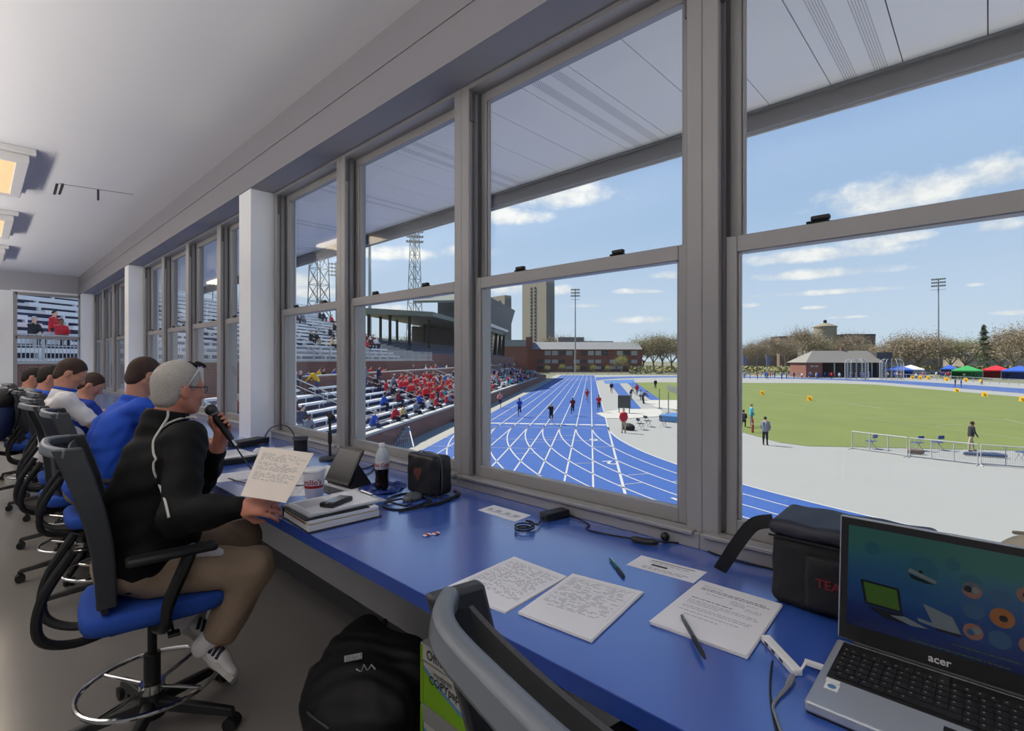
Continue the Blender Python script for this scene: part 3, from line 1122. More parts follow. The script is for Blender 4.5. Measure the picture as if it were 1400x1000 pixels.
def screen_mat():
    m = bpy.data.materials.new('lit_screen'); m.use_nodes = True
    nt = m.node_tree; b = nt.nodes['Principled BSDF']
    tcn = nt.nodes.new('ShaderNodeTexCoord'); sp = nt.nodes.new('ShaderNodeSeparateXYZ')
    nt.links.new(tcn.outputs['Generated'], sp.inputs[0])
    no = nt.nodes.new('ShaderNodeTexNoise'); no.inputs['Scale'].default_value = 2.2
    nt.links.new(tcn.outputs['Generated'], no.inputs['Vector'])
    ad = nt.nodes.new('ShaderNodeMath'); ad.operation = 'MULTIPLY_ADD'; ad.inputs[1].default_value = 0.35
    nt.links.new(no.outputs['Fac'], ad.inputs[0]); nt.links.new(sp.outputs[2], ad.inputs[2])
    rp = nt.nodes.new('ShaderNodeValToRGB'); e = rp.color_ramp.elements
    e[0].position = 0.1; e[0].color = lin((6, 12, 58)); e[1].position = 1.05; e[1].color = lin((44, 92, 84))
    for p_, c_ in ((0.35, (8, 34, 88)), (0.6, (22, 62, 108)), (0.85, (38, 86, 104))):
        q = e.new(p_); q.color = lin(c_)
    nt.links.new(ad.outputs[0], rp.inputs[0])
    nt.links.new(rp.outputs[0], b.inputs['Emission Color']); b.inputs['Emission Strength'].default_value = 0.36
    b.inputs['Base Color'].default_value = (0.01, 0.01, 0.012, 1); b.inputs['Roughness'].default_value = 0.16
    return m


def em(name, rgb, s=0.26):
    m = bpy.data.materials.new(name); m.use_nodes = True; b = m.node_tree.nodes['Principled BSDF']
    b.inputs['Base Color'].default_value = (0.01, 0.01, 0.01, 1); b.inputs['Emission Color'].default_value = lin(rgb); b.inputs['Emission Strength'].default_value = s; b.inputs['Roughness'].default_value = 0.2
    return m


sx0, sx1, sy0, sy1 = 0.017, LW_ - 0.017, 0.036, 0.036 + 0.208
k = MB(); k.quad([lm @ Vector(p) for p in ((sx0, sy0, 0.0016), (sx1, sy0, 0.0016), (sx1, sy1, 0.0016), (sx0, sy1, 0.0016))]); k.build('screen', screen_mat(), t)
k = MB()
mm = [em('screen_grey', (112, 122, 128)), em('screen_dark', (20, 24, 30)), em('screen_green', (66, 104, 34)), em('screen_teal', (36, 92, 110)), em('screen_skin', (140, 96, 84)), em('screen_orange', (150, 92, 44)), em('screen_blue', (46, 84, 120)), em('screen_lime', (70, 96, 40))]


def sp_(x, y):
    """place on the picture, x right and y down from its top left corner, in thousandths of the picture width"""
    return Vector((sx0 + (sx1 - sx0) * x / 1000, sy1 - (sx1 - sx0) * y / 1000, 0))


def sdisc(x, y, r, m, lay):
    p = sp_(x, y); q = (sx1 - sx0) * r / 1000
    k.quad([lm @ (p + Vector((q * math.cos(j * PI / 12), q * math.sin(j * PI / 12), 0.0018 + lay * 0.0002))) for j in range(24)], m)


def spoly(pts, m, lay):
    k.quad([lm @ (sp_(*p) + Vector((0, 0, 0.0018 + lay * 0.0002))) for p in reversed(pts)], m)


sdisc(380, 190, 78, 3, 0); spoly([(310, 215), (320, 190), (452, 235), (440, 252)], 0, 1); spoly([(312, 222), (440, 256), (400, 262), (330, 250)], 1, 1); sdisc(374, 200, 10, 1, 2)
for x, y, r, m in ((600, 205, 52, 3), (605, 240, 44, 4), (720, 250, 46, 6), (830, 200, 44, 4), (610, 350, 48, 6), (730, 350, 52, 5), (855, 330, 46, 6), (610, 465, 44, 4), (720, 470, 48, 6), (840, 460, 46, 4), (930, 260, 42, 5), (940, 400, 42, 6), (520, 120, 36, 3), (130, 120, 40, 3)):
    sdisc(x, y, r, m, 0)
for x, y, m in ((588, 236, 1), (620, 236, 0), (735, 352, 1), (600, 470, 6), (625, 456, 0), (842, 462, 1), (828, 200, 1)):
    sdisc(x, y, 18, m, 2)
spoly([(70, 325), (270, 330), (290, 475), (95, 470)], 1, 1); spoly([(86, 338), (258, 342), (275, 460), (108, 456)], 2, 2); spoly([(105, 478), (290, 478), (420, 525), (200, 530)], 1, 2); spoly([(225, 500), (300, 485), (412, 520), (330, 528)], 0, 3)
spoly([(385, 380), (520, 415), (560, 500), (440, 500)], 0, 2); spoly([(360, 470), (440, 480), (445, 500), (365, 490)], 0, 1); spoly([(440, 500), (560, 500), (558, 515), (450, 516)], 1, 1)
k.build('screen_pattern', mm, t)
k = MB()
for x0, x1, y, m in ((330, 760, 604, 0), (520, 800, 560, 0)):
    u = x0; rr = random.Random(5)
    while u < x1:
        wd = rr.uniform(8, 30)
        k.quad([lm @ (sp_(*p) + Vector((0, 0, 0.0026))) for p in ((u, y), (u, y + 7), (u + wd, y + 7), (u + wd, y))][::-1], 0); u += wd + 6
k.build('screen_text', [mm[7]], t)
lettering('acer', 0.02, lm @ Vector((LW_ / 2 - 0.012, 0.017, 0.0012)), yv, upv, mat('logo_silver', (196, 198, 200), 0.4), t, 'maker_lettering', bold=True)
k = MB(); k.cyl(lo + Vector((0.002, -0.03, -0.002)), lo + Vector((0.002, -LW_ + 0.03, -0.002)), 0.006, n=10); k.build('hinge', M_blk, t, smooth=True)

# ---- usb hub
a, b = Z(1046, 872, PZ + 0.008), Z(1091, 921, PZ + 0.008)
t = thing('usb_hub', 'small white USB hub lying beside the laptop', 'usb hub', ((a.x + b.x) / 2, (a.y + b.y) / 2, PZ))
k = MB(); k.bar(a, b, 0.021, 0.014); k.build('case', M_whitep, t, bevel=0.003)
k = MB(); d = (b - a).normalized(); s = Vector((-d.y, d.x, 0)).normalized()
for f_ in (0.2, 0.42, 0.66):
    p = a + (b - a) * f_
    k.bar(p - d * 0.007 + s * 0.0104, p + d * 0.007 + s * 0.0104, 0.001, 0.006); k.bar(p - d * 0.007 - s * 0.0104, p + d * 0.007 - s * 0.0104, 0.001, 0.006)
k.build('port', M_blk, t)
k = MB(); k.tube(bez([b, Z(1098, 912, PZ + 0.012), Vector((1.148, LY1 + 0.032, PZ + 0.013))], 5), 0.0026, 6); k.bar(Vector((1.148, LY1 + 0.034, PZ + 0.013)), Vector((1.15, LY1 + 0.001, PZ + 0.013)), 0.012, 0.007); k.build('lead', M_whitep, t, smooth=True)
pl = Z(1057, 903, PZ + 0.009)
cable('usb_cable', 'thin black cable plugged into the white hub', [pl + Vector((-0.004, 0, 0)), Z(1054, 920, PZ + 0.004), Z(1053, 945, PZ + 0.003), Z(1056, 972, PZ + 0.003), Z(1064, 1012, PZ + 0.003)], 0.0022)
cable('usb_cable', 'grey cable with beige plug leaving the white hub', [Z(1084, 925, PZ + 0.006), Z(1076, 940, PZ + 0.006), Z(1066, 952, PZ + 0.004), Z(1057, 966, PZ + 0.004), Z(1062, 985, PZ + 0.004), Z(1072, 1012, PZ + 0.004)], [0.006] * 6 + [0.004] * 6 + [0.0028] * 19, mat('grey_cable', (128, 130, 132), 0.5))

# ---- cooler bag behind the laptop
t = thing('cooler_bag', 'black zipped cooler bag with carrying strap behind the laptop', 'bag', (1.5, 0.25, PZ))
bb = MB()
for z_, s_ in ((0.0, -0.006), (0.02, 0.004), (0.1, 0.006), (0.17, 0.004), (0.185, 0.006), (0.20, 0.002)):
    pass
Bd = Body()
Bd.ell((1.495, 0.255, PZ + 0.1), (0.2, 0.26, 0.2), 0)


def boxcut(x0, x1, y0, y1, z0, z1, r):
    c_ = np.array(((x0 + x1) / 2, (y0 + y1) / 2, (z0 + z1) / 2)); hs = np.array(((x1 - x0) / 2 - r, (y1 - y0) / 2 - r, (z1 - z0) / 2 - r))

    def f(X):
        q = np.abs(X - c_) - hs
        return np.sqrt((np.maximum(q, 0) ** 2).sum(1)) + np.minimum(q.max(1), 0) - r + 0.0022 * np.sin(X[:, 1] * 55 + X[:, 2] * 30) * np.sin(X[:, 2] * 47 + X[:, 0] * 21)
    return f


Bd.build('body', M_cloth, 0.006, t, cut=boxcut(1.395, 1.597, 0.095, 0.418, PZ + 0.001, PZ + 0.185, 0.025))
Bd.build('lid', M_clothg, 0.006, t, cut=boxcut(1.388, 1.602, 0.088, 0.424, PZ + 0.178, PZ + 0.218, 0.019))
k = MB(); k.tube(bez([(1.392, 0.1, PZ + 0.178), (1.387, 0.26, PZ + 0.179), (1.393, 0.42, PZ + 0.178)], 6), 0.0028, 6); k.build('zip', M_blk, t, smooth=True)
Bd2 = Body(); Bd2.ell((1.39, 0.25, PZ + 0.09), (0.1, 0.2, 0.1), 0)
Bd2.build('front_pocket', M_cloth, 0.005, t, cut=boxcut(1.378, 1.41, 0.11, 0.335, PZ + 0.02, PZ + 0.15, 0.012))
k = MB(); pts = bez([(1.45, 0.425, PZ + 0.185), (1.43, 0.47, PZ + 0.17), (1.42, 0.51, PZ + 0.11), (1.43, 0.545, PZ + 0.05), (1.44, 0.565, PZ + 0.018)], 6)
def ribbon(u, v):
    i = min(int(u * (len(pts) - 1)), len(pts) - 2)
    f = u * (len(pts) - 1) - i
    w_ = (pts[i + 1] - pts[i]).cross(Vector((-0.75, -0.5, 0.3))).normalized()
    return pts[i].lerp(pts[i + 1], f) + w_ * (0.036 * (v - 0.5)) + Vector((0, 0, 0.012))


k.sheet(ribbon, len(pts) - 1, 2, 0.0025)
k.build('strap', M_cloth, t)
lettering('TEAM', 0.03, (1.3775, 0.27, PZ + 0.09), (0, -1, 0), (0, 0, 1), mat('team_red', (120, 22, 28), 0.6), t, bold=True, lift=0.002)
# beige bag top by the window
t = thing('beige_bag', 'beige soft bag behind the laptop, only its rounded top showing', 'bag', (1.53, -0.06, PZ))
Bd = Body(); Bd.ell((1.53, -0.07, PZ + 0.12), (0.075, 0.085, 0.135), 0)
Bd.build('body', mat('beige_canvas', (176, 168, 146), 0.85, var=0.06, scale=60, bump=0.2), 0.01, t, cut=lambda X: (PZ + 0.001) - X[:, 2])
k = MB(); k.tube(bez([(1.49, -0.1, PZ + 0.247), (1.52, -0.07, PZ + 0.257), (1.56, -0.04, PZ + 0.247)], 5), 0.004, 6); k.build('piping', mat('beige_trim', (150, 142, 122), 0.8), t, smooth=True)

# ---- binder with papers, phone on top
t = thing('ring_binder', 'black ring binder stuffed with papers, phone lying on top', 'binder', (0.965, 1.935, PZ))
rz_ = -0.06
mt = Matrix.Translation((0.965, 1.935, PZ)) @ Matrix.Rotation(rz_, 4, 'Z')
k = MB(); k.box((-0.145, -0.14, 0.0), (0.145, 0.13, 0.004), mtx=mt); k.box((-0.145, 0.126, 0.0), (0.145, 0.131, 0.045), mtx=mt); k.box((-0.15, -0.125, 0.043), (0.10, 0.131, 0.047), mtx=mt); k.build('cover', M_blk, t)
k = MB(); k.box((-0.14, -0.13, 0.004), (0.138, 0.124, 0.026), 0, mt); k.box((-0.138, -0.128, 0.027), (0.13, 0.12, 0.031), 1, mt); k.box((-0.14, -0.13, 0.0315), (0.136, 0.122, 0.0425), 0, mt); k.box((-0.143, -0.10, 0.0265), (0.0, 0.12, 0.0272), 2, mt)
for i in range(5):
    k.box((-0.139 + 0.002 * (i % 2), -0.1305, 0.006 + i * 0.004), (0.137, -0.1298, 0.0065 + i * 0.004), 3, mt)
k.build('pages', [M_paper, mat('folder_yellow', (205, 186, 104), 0.7), mat('tab_red', (150, 50, 66), 0.6), M_ink], t)
t = thing('clipboard', 'clipboard with white sheets and steel clip on the black binder', 'clipboard', (0.98, 1.93, PZ + 0.048))
mt2 = Matrix.Translation((0.985, 1.94, PZ + 0.048)) @ Matrix.Rotation(-0.02, 4, 'Z')
k = MB(); k.box((-0.155, -0.11, 0), (0.165, 0.12, 0.003), mtx=mt2); k.build('board', mat('clear_board', (168, 172, 178), 0.3), t)
k = MB()
for i in range(4):
    k.box((-0.15 + 0.002 * i, -0.112 + 0.003 * (i % 2), 0.0034 + i * 0.0022), (0.128 + 0.003 * (i % 2), 0.104, 0.0052 + i * 0.0022), mtx=mt2)
k.build('sheet', M_paper, t)
k = MB()
for i in range(12):
    k.quad([mt2 @ Vector(p) for p in ((-0.13 + i * 0.009, -0.02, 0.0126), (-0.126 + i * 0.009, -0.02, 0.0126), (-0.126 + i * 0.009, 0.085, 0.0126), (-0.13 + i * 0.009, 0.085, 0.0126))])
k.build('print', M_ink, t)
k = MB(); k.box((0.125, -0.045, 0.003), (0.16, 0.055, 0.008), mtx=mt2); k.tube([mt2 @ Vector((0.14, -0.04, 0.016)), mt2 @ Vector((0.14, 0.05, 0.016))], 0.007, 8); k.build('clip', M_chrome, t, bevel=0.002)
t = thing('phone', 'black rugged mobile phone lying on the clipboard', 'phone', (0.965, 1.905, PZ + 0.0615))
mt3 = Matrix.Translation((0.965, 1.895, PZ + 0.0615)) @ Matrix.Rotation(0.42, 4, 'Z')
k = MB(); k.box((-0.062, -0.032, 0.0), (0.062, 0.032, 0.017), mtx=mt3); k.build('case', M_blk, t, bevel=0.006, segs=3)
k = MB(); k.box((-0.043, -0.023, 0.0172), (0.043, 0.023, 0.0178), mtx=mt3); k.build('screen', mat('phone_screen', (120, 124, 128), 0.12), t)
k = MB(); k.ball(mt3 @ Vector((-0.051, 0, 0.0165)), (0.006, 0.009, 0.002), 10, 6); k.build('button', M_chrome, t, smooth=True)

# ---- foam cup
p = Z(428, 681); p = Vector((1.035, 2.24, PZ))
t = thing('foam_cup', 'white foam cup with a red band of lettering', 'cup', tuple(p))
k = MB(); k.lathe([(0.034, 0.0), (0.036, 0.004), (0.0475, 0.128)], p, 32); k.build('body', mat('foam_white', (232, 230, 230), 0.7, var=0.02, scale=90), t, smooth=True)
k = MB(); k.lathe([(0.0478, 0.126), (0.0505, 0.128), (0.0505, 0.134), (0.047, 0.1385), (0.043, 0.141), (0.030, 0.1405), (0.001, 0.1405)], p, 32); k.build('lid', mat('lid_white', (222, 224, 226), 0.35), t, smooth=True)
k = MB()
vs, fs = text_geo("Portillo's", 0.034, True)


def cupwrap(v):
    a_ = math.radians(212) + v.x / 0.045
    z_ = 0.082 + v.y
    r_ = 0.036 + (0.0475 - 0.036) * (z_ - 0.004) / 0.124 + 0.0006
    return p + Vector((r_ * math.cos(a_), r_ * math.sin(a_), z_))


k.add([cupwrap(v) for v in vs], fs)
k.build('lettering', M_red, t)
k = MB()
for j in range(28):
    a0_, a1_ = math.radians(120 + j * 6.6), math.radians(120 + (j + 1) * 6.6)
    q = []
    for a_, z_ in ((a0_, 0.056), (a1_, 0.056), (a1_, 0.068), (a0_, 0.068)):
        r_ = 0.036 + 0.0115 * (z_ - 0.004) / 0.124 + 0.0005
        q.append(p + Vector((r_ * math.cos(a_), r_ * math.sin(a_), z_)))
    k.quad(q)
k.build('band', M_red, t)

# ---- tablet with keyboard
BL, BR = Z(443, 656, PZ + 0.02), Z(475, 665, PZ + 0.02)
t = thing('tablet', 'black tablet propped up above a white keyboard', 'tablet', (BL.x, (BL.y + BR.y) / 2, PZ))
wv = (BR - BL); wl = wv.length; wv.normalize()
TL = at_d(463, 609, ray(443, 656).length * 0 + (BL.x * SN + BL.y * CS) + 0.075)
hv = TL - BL; hl = hv.length
mt = frame_mtx(BL, wv, hv)
k = MB(); k.box((0, 0, -0.011), (wl, hl, 0.0), mtx=mt); k.build('case', M_blk, t, bevel=0.004)
k = MB(); k.box((0.012, 0.014, 0.0002), (wl - 0.012, hl - 0.014, 0.0008), mtx=mt); k.build('screen', M_screenoff, t)
back = Vector((-wv.y, wv.x, 0)).normalized()
if back.x < 0:
    back = -back
k = MB(); k.hexa([BL + back * 0.02 - Vector((0, 0, 0.019)), BR + back * 0.02 - Vector((0, 0, 0.019)), BR + back * 0.14 - Vector((0, 0, 0.019)), BL + back * 0.14 - Vector((0, 0, 0.019)),
                  BL + hv * 0.55 + back * 0.012, BR + hv * 0.55 + back * 0.012, BR + hv * 0.55 + back * 0.02, BL + hv * 0.55 + back * 0.02]); k.build('stand', M_blk, t)
f_ = -back
k = MB(); kb = frame_mtx(BL - Vector((0, 0, 0.019)) + f_ * 0.012, wv, f_); kw = wl * 1.02
k.box((-0.004, 0, -0.0), (kw, 0.085, 0.007), 0, kb)
k.build('keyboard_tray', M_blk, t, bevel=0.002)
k = MB()
for r in range(5):
    for c_ in range(13):
        k.box((0.004 + c_ * (kw - 0.012) / 13, 0.006 + r * 0.0155, 0.007), (0.002 + (c_ + 1) * (kw - 0.012) / 13, 0.0185 + r * 0.0155, 0.0095), 0, kb)
k.build('keyboard', mat('light_keys', (206, 208, 200), 0.5), t)

# ---- soda bottle on a crumpled blue bag
p = Vector((1.335, 2.165, PZ + 0.004))
t = thing('soda_bottle', 'half-full clear plastic bottle of dark diet soda', 'bottle', tuple(p))
M_bot = mat('clear_bottle', (205, 214, 220), 0.12, var=0.02)
prof = [(0.026, 0.0), (0.031, 0.006), (0.033, 0.02), (0.031, 0.05), (0.0295, 0.065), (0.0325, 0.085)]
k = MB(); k.lathe(prof + [(0.033, 0.098)], p, 24); k.build('soda', mat('cola', (24, 12, 10), 0.1), t, smooth=True)
k = MB(); k.lathe([(0.033, 0.098), (0.0338, 0.1), (0.0338, 0.138), (0.033, 0.14)], p, 24); k.build('label', mat('label_silver', (198, 198, 204), 0.3, metal=0.3), t, smooth=True)
M_bg = glass_mat()
k = MB(); k.lathe([(0.0325, 0.14), (0.032, 0.155), (0.028, 0.172), (0.020, 0.190), (0.0145, 0.200), (0.0125, 0.206)], p, 24); k.build('neck', mat('bottle_plastic', (176, 186, 192), 0.12), t, smooth=True)
k = MB(); k.lathe([(0.0145, 0.205), (0.0145, 0.206), (0.0145, 0.219), (0.013, 0.221)], p, 20); k.build('cap', M_whitep, t, smooth=True)
vs, fs = text_geo('Diet Coke', 0.024, True)
k = MB(); k.add([p + Vector((0.0344 * math.cos(math.radians(232) + v.x / 0.034), 0.0344 * math.sin(math.radians(232) + v.x / 0.034), 0.119 + v.y)) for v in vs], fs); k.build('lettering', M_red, t)
t = thing('plastic_bag', 'crumpled dark blue plastic bag under the soda bottle', 'bag', (1.35, 2.17, PZ))
k = MB(); rr = random.Random(8)


def crumple(u, v):
    a_ = u * 2 * PI
    r_ = 0.115 * v * (1 + 0.12 * math.sin(a_ * 3 + 1))
    z_ = 0.0015 + 0.018 * max(0, v - 0.45) * (1 + math.sin(a_ * 7 + v * 9)) * (1.3 - v) + (0.012 * math.sin(a_ * 5) ** 2 if 0.55 < v < 0.95 else 0)
    return (1.345 + r_ * math.cos(a_), 2.165 + r_ * 0.85 * math.sin(a_), PZ + z_)


k.sheet(crumple, 40, 12, 0.001); k.build('film', mat('blue_film', (22, 44, 120), 0.3, var=0.1), t, smooth=True)

# ---- black zipped case
t = thing('disc_case', 'black zipped pouch standing on the counter by the mullion', 'pouch', (1.45, 1.94, PZ))
Bd = Body(); Bd.ell((1.45, 1.94, PZ + 0.1), (0.2, 0.2, 0.2), 0)
Bd.build('front_half', mat('black_leather', (24, 23, 24), 0.5, var=0.2, scale=60, bump=0.3), 0.005, t, cut=boxcut(1.392, 1.446, 1.84, 2.045, PZ + 0.002, PZ + 0.19, 0.02))
Bd.build('rear_half', MATS['black_leather'], 0.005, t, cut=boxcut(1.455, 1.512, 1.845, 2.04, PZ + 0.002, PZ + 0.182, 0.02))
k = MB(); k.tube(bez([(1.449, 1.85, PZ + 0.01), (1.449, 1.843, PZ + 0.09), (1.449, 1.86, PZ + 0.178), (1.449, 1.94, PZ + 0.188), (1.449, 2.03, PZ + 0.178), (1.449, 2.04, PZ + 0.02)], 5), 0.0032, 6); k.build('zip', M_alud, t, smooth=True)
k = MB(); em_ = [(-0.03, 0.012), (-0.016, 0.03), (0.004, 0.022), (0.02, 0.036), (0.034, 0.02), (0.026, 0.0), (0.012, -0.012), (0.016, -0.026), (-0.004, -0.03), (-0.012, -0.014), (-0.026, -0.008)]
k.quad([(1.3895, 1.952 - x, PZ + 0.1 + y) for x, y in em_]); k.build('emblem', mat('emblem_rust', (86, 44, 34), 0.7), t)
# tangle of leads and a mouse
cable('cable_tangle', 'tangle of black leads in front of the zipped pouch', [Z(612, 684, PZ + 0.004), Z(596, 680, PZ + 0.01), Z(575, 690, PZ + 0.005), Z(550, 697, PZ + 0.003), Z(532, 696, PZ + 0.003), Z(524, 690, PZ + 0.006), Z(540, 684, PZ + 0.01), Z(562, 682, PZ + 0.012), Z(556, 692, PZ + 0.008), Z(538, 688, PZ + 0.012), Z(528, 684, PZ + 0.006), Z(548, 676, PZ + 0.004), Z(570, 676, PZ + 0.004), Z(590, 688, PZ + 0.012), Z(566, 696, PZ + 0.006), Z(545, 700, PZ + 0.004)], 0.0042)
cable('cable_tangle', 'thick black lead trailing to the right of the zipped pouch', [Z(580, 692, PZ + 0.008), Z(600, 688, PZ + 0.01), Z(616, 682, PZ + 0.008), Z(628, 676, PZ + 0.012), Z(622, 672, PZ + 0.012)], 0.008)
p = Z(564, 684)
t = thing('computer_mouse', 'black and silver computer mouse among the leads', 'mouse', (p.x, p.y, PZ))
Bd = Body(); Bd.ell((p.x, p.y, PZ + 0.006), (0.05, 0.03, 0.03), 0); Bd.build('body', mat('mouse_grey', (84, 86, 88), 0.3), 0.004, t, cut=lambda X: PZ + 0.001 - X[:, 2])
k = MB(); k.cyl((p.x - 0.032, p.y - 0.004, PZ + 0.024), (p.x - 0.032, p.y + 0.004, PZ + 0.024), 0.006, n=12); k.build('wheel', M_blk, t)
# ---- microphone stand
p = Vector((1.515, 3.06, PZ))
t = thing('microphone_stand', 'short black desk microphone stand in front of the window', 'microphone stand', tuple(p))
k = MB(); k.lathe([(0.062, 0), (0.066, 0.006), (0.062, 0.016), (0.02, 0.022)], p, 28); k.build('base', M_blk, t, smooth=True)
k = MB(); k.cyl(p + Vector((0, 0, 0.02)), p + Vector((0, 0, 0.25)), 0.008, n=12); k.cyl(p + Vector((0, 0, 0.10)), p + Vector((0, 0, 0.17)), 0.0125, n=12); k.build('pole', M_blk, t, smooth=True)
k = MB(); k.cyl(p + Vector((0, 0, 0.24)), p + Vector((0, 0, 0.275)), 0.012, n=12); k.bar(p + Vector((0.0, 0.02, 0.285)), p + Vector((0.0, -0.045, 0.262)), 0.03, 0.024); k.build('clip', M_blk, t, bevel=0.004)
# ---- black can
p = Vector((1.46, 3.36, PZ))
t = thing('lens_pot', 'short black cylindrical pot on the counter beside loose papers', 'pot', tuple(p))
k = MB(); k.lathe([(0.055, 0), (0.055, 0.02), (0.043, 0.024), (0.043, 0.1), (0.046, 0.102), (0.046, 0.118), (0.040, 0.12)], p, 24); k.build('body', M_blk, t, smooth=True)
k = MB(); k.lathe([(0.047, 0.1), (0.048, 0.104), (0.048, 0.116)], p, 24); k.build('rim', M_alud, t, smooth=True)
# ---- closed laptop, receiver and loose papers farther along
c = Z(306, 617, PZ + 0.02)
t = thing('closed_laptop', 'closed black notebook computer under a white sheet', 'laptop', (1.1, 3.45, PZ))
mt = Matrix.Translation((1.08, 3.5, PZ)) @ Matrix.Rotation(0.05, 4, 'Z')
k = MB(); k.box((-0.13, -0.17, 0.0), (0.13, 0.17, 0.03), mtx=mt); k.build('body', M_blk, t, bevel=0.006)
k = MB(); k.box((-0.132, -0.172, 0.030), (0.132, 0.172, 0.034), mtx=mt); k.build('lid', M_screenoff, t, bevel=0.004)
t = paper_stack('paper_sheet', 'white sheet lying on the closed black notebook computer', 'paper', [mt @ Vector(q) for q in ((-0.1, 0.15, 0.0342), (0.11, 0.16, 0.0342), (0.12, -0.12, 0.0342), (-0.09, -0.13, 0.0342))], 2, table_lines)
t = thing('receiver', 'black receiver box with a looped cable near the column', 'receiver', (1.42, 4.05, PZ))
k = MB(); mt = Matrix.Translation((1.36, 4.0, PZ)) @ Matrix.Rotation(0.4, 4, 'Z'); k.box((-0.13, -0.06, 0.001), (0.13, 0.06, 0.045), mtx=mt); k.build('case', M_blk, t, bevel=0.006)
k = MB(); k.tube(bez([mt @ Vector((0.13, 0, 0.025)), Vector((1.50, 3.95, PZ + 0.12)), Vector((1.55, 3.8, PZ + 0.14)), Vector((1.57, 3.7, PZ + 0.06)), Vector((1.55, 3.66, PZ + 0.005)), Vector((1.45, 3.75, PZ + 0.004))], 6), 0.004, 6); k.build('lead', M_cable, t, smooth=True)


def loose(x, y, rz, label, n=1):
    m_ = Matrix.Translation((x, y, PZ)) @ Matrix.Rotation(rz, 4, 'Z')
    return paper_stack('paper_sheet', label, 'paper', [m_ @ Vector(q) for q in ((-0.108, 0.14, 0), (0.108, 0.14, 0), (0.108, -0.14, 0), (-0.108, -0.14, 0))], n, table_lines)


loose(0.99, 2.98, 1.4, 'printed sheet lying between the man in black and the closed notebook', 2)
loose(1.12, 2.62, 1.2, 'printed sheet on the counter under the microphone cable', 2)
loose(1.30, 2.76, 1.75, 'white sheet on the counter left of the microphone stand', 1)
loose(1.42, 3.66, 1.1, 'pair of white sheets with a pen between the pot and the receiver', 3)
loose(1.22, 2.32, 0.3, 'white sheet sticking out behind the foam cup', 1)
loose(1.02, 2.47, 0.9, 'white sheet on the counter beyond the foam cup, near the edge', 2)
pen((343, 611), (362, 607), 'thin dark pen lying on the white sheets near the receiver', M_blk, M_alud, PZ + 0.003)
cable('sill_cable', 'black cables on the counter behind the tablet', [Z(480, 638, PZ + 0.004), Z(497, 641, PZ + 0.004), Z(512, 636, PZ + 0.004), Z(507, 646, PZ + 0.004), Z(490, 651, PZ + 0.004), Z(476, 648, PZ + 0.004)], 0.0032)

# ---- under the counter
M_card = mat('carton_white', (196, 194, 188), 0.75, var=0.03)
M_cardg = mat('carton_green', (126, 176, 28), 0.7, var=0.04)
M_cardl = mat('carton_lid', (150, 148, 146), 0.8, var=0.03)
M_lblue = mat('carton_blue', (92, 140, 190), 0.7)


def carton(x, y, z, lx, ly, label, front):
    t = thing('paper_carton', label, 'carton', (x, y, z), group=None)
    k = MB(); k.box((x - lx / 2, y - ly / 2, z), (x + lx / 2, y + ly / 2, z + 0.225)); k.build('box', M_card, t, bevel=0.002)
    k = MB(); k.box((x - lx / 2 - 0.004, y - ly / 2 - 0.004, z + 0.17), (x + lx / 2 + 0.004, y + ly / 2 + 0.004, z + 0.232)); k.build('lid', M_card if front else M_cardl, t, bevel=0.002)
    k = MB(); xf = x - lx / 2 - 0.0012
    yl, yr = y + ly / 2, y - ly / 2
    k.quad([(xf, yl, z + 0.001), (xf, yr, z + 0.001)] + [(xf, yr + (yl - yr) * s, z + 0.03 + 0.11 * s ** 2) for s in (0, 0.25, 0.5, 0.75, 1)], 0)
    xg = xf - 0.0006
    k.quad([(xg, yr + (yl - yr) * s, z + 0.03 + 0.11 * s ** 2) for s in (0, 0.25, 0.5, 0.75, 1)] + [(xg, yr + (yl - yr) * s, z + 0.045 + 0.11 * s ** 2) for s in (1, 0.75, 0.5, 0.25, 0)], 1)
    k.box((xf - 0.003, yl - 0.012, z + 0.001), (xf, yl + 0.0045, z + 0.225), 0)
    k.build('printed_panel', [M_cardg, M_lblue], t)
    return t


t = carton(1.305, 1.385, 0.235, 0.29, 0.43, 'upper white and green copy paper carton beside the black backpack', True)
lettering('OfficeMax', 0.05, (1.1555, 1.46, 0.435), (0, -1, 0), (0, 0, 1), M_inkd, t, bold=True, lift=0.0012)
lettering('maxbrite', 0.03, (1.1585, 1.47, 0.375), (0, -1, 0), (0, 0, 1), M_inkd, t, lift=0.0012)
lettering('COPYpaper', 0.043, (1.1585, 1.445, 0.345), (0, -1, 0), (0, 0, 1), M_inkd, t, bold=True, lift=0.0012)
k = MB(); k.box((1.151, 1.18, 0.404), (1.1585, 1.59, 0.407)); k.build('lid_edge', M_cardl, t)
carton(1.305, 1.385, 0.0, 0.29, 0.43, 'lower white and green copy paper carton, under the first one', False)
t = carton(1.39, 0.86, 0.0, 0.28, 0.43, 'copy paper carton with blue round marks, farther right under the counter', False)
k = MB()
for yy_ in (0.98, 0.90):
    k.prism([(0.03 * math.cos(a_ * PI / 10), 0.03 * math.sin(a_ * PI / 10)) for a_ in range(20)], 0, 0.001, 0, frame_mtx((1.247, yy_, 0.19), (0, -1, 0), (0, 0, 1)))
k.build('round_mark', mat('mark_blue', (60, 84, 130), 0.7), t)
t = thing('shoulder_bag', 'black rounded shoulder bag lying on the copy paper carton', 'bag', (1.26, 1.12, 0.467))
Bd = Body(); Bd.cap((1.20, 1.22, 0.52), (1.40, 1.12, 0.53), 0.075, 0.075).ell((1.28, 1.19, 0.50), (0.12, 0.10, 0.06)); Bd.build('body', M_cloth, 0.009, t, cut=lambda X: 0.470 - X[:, 2])
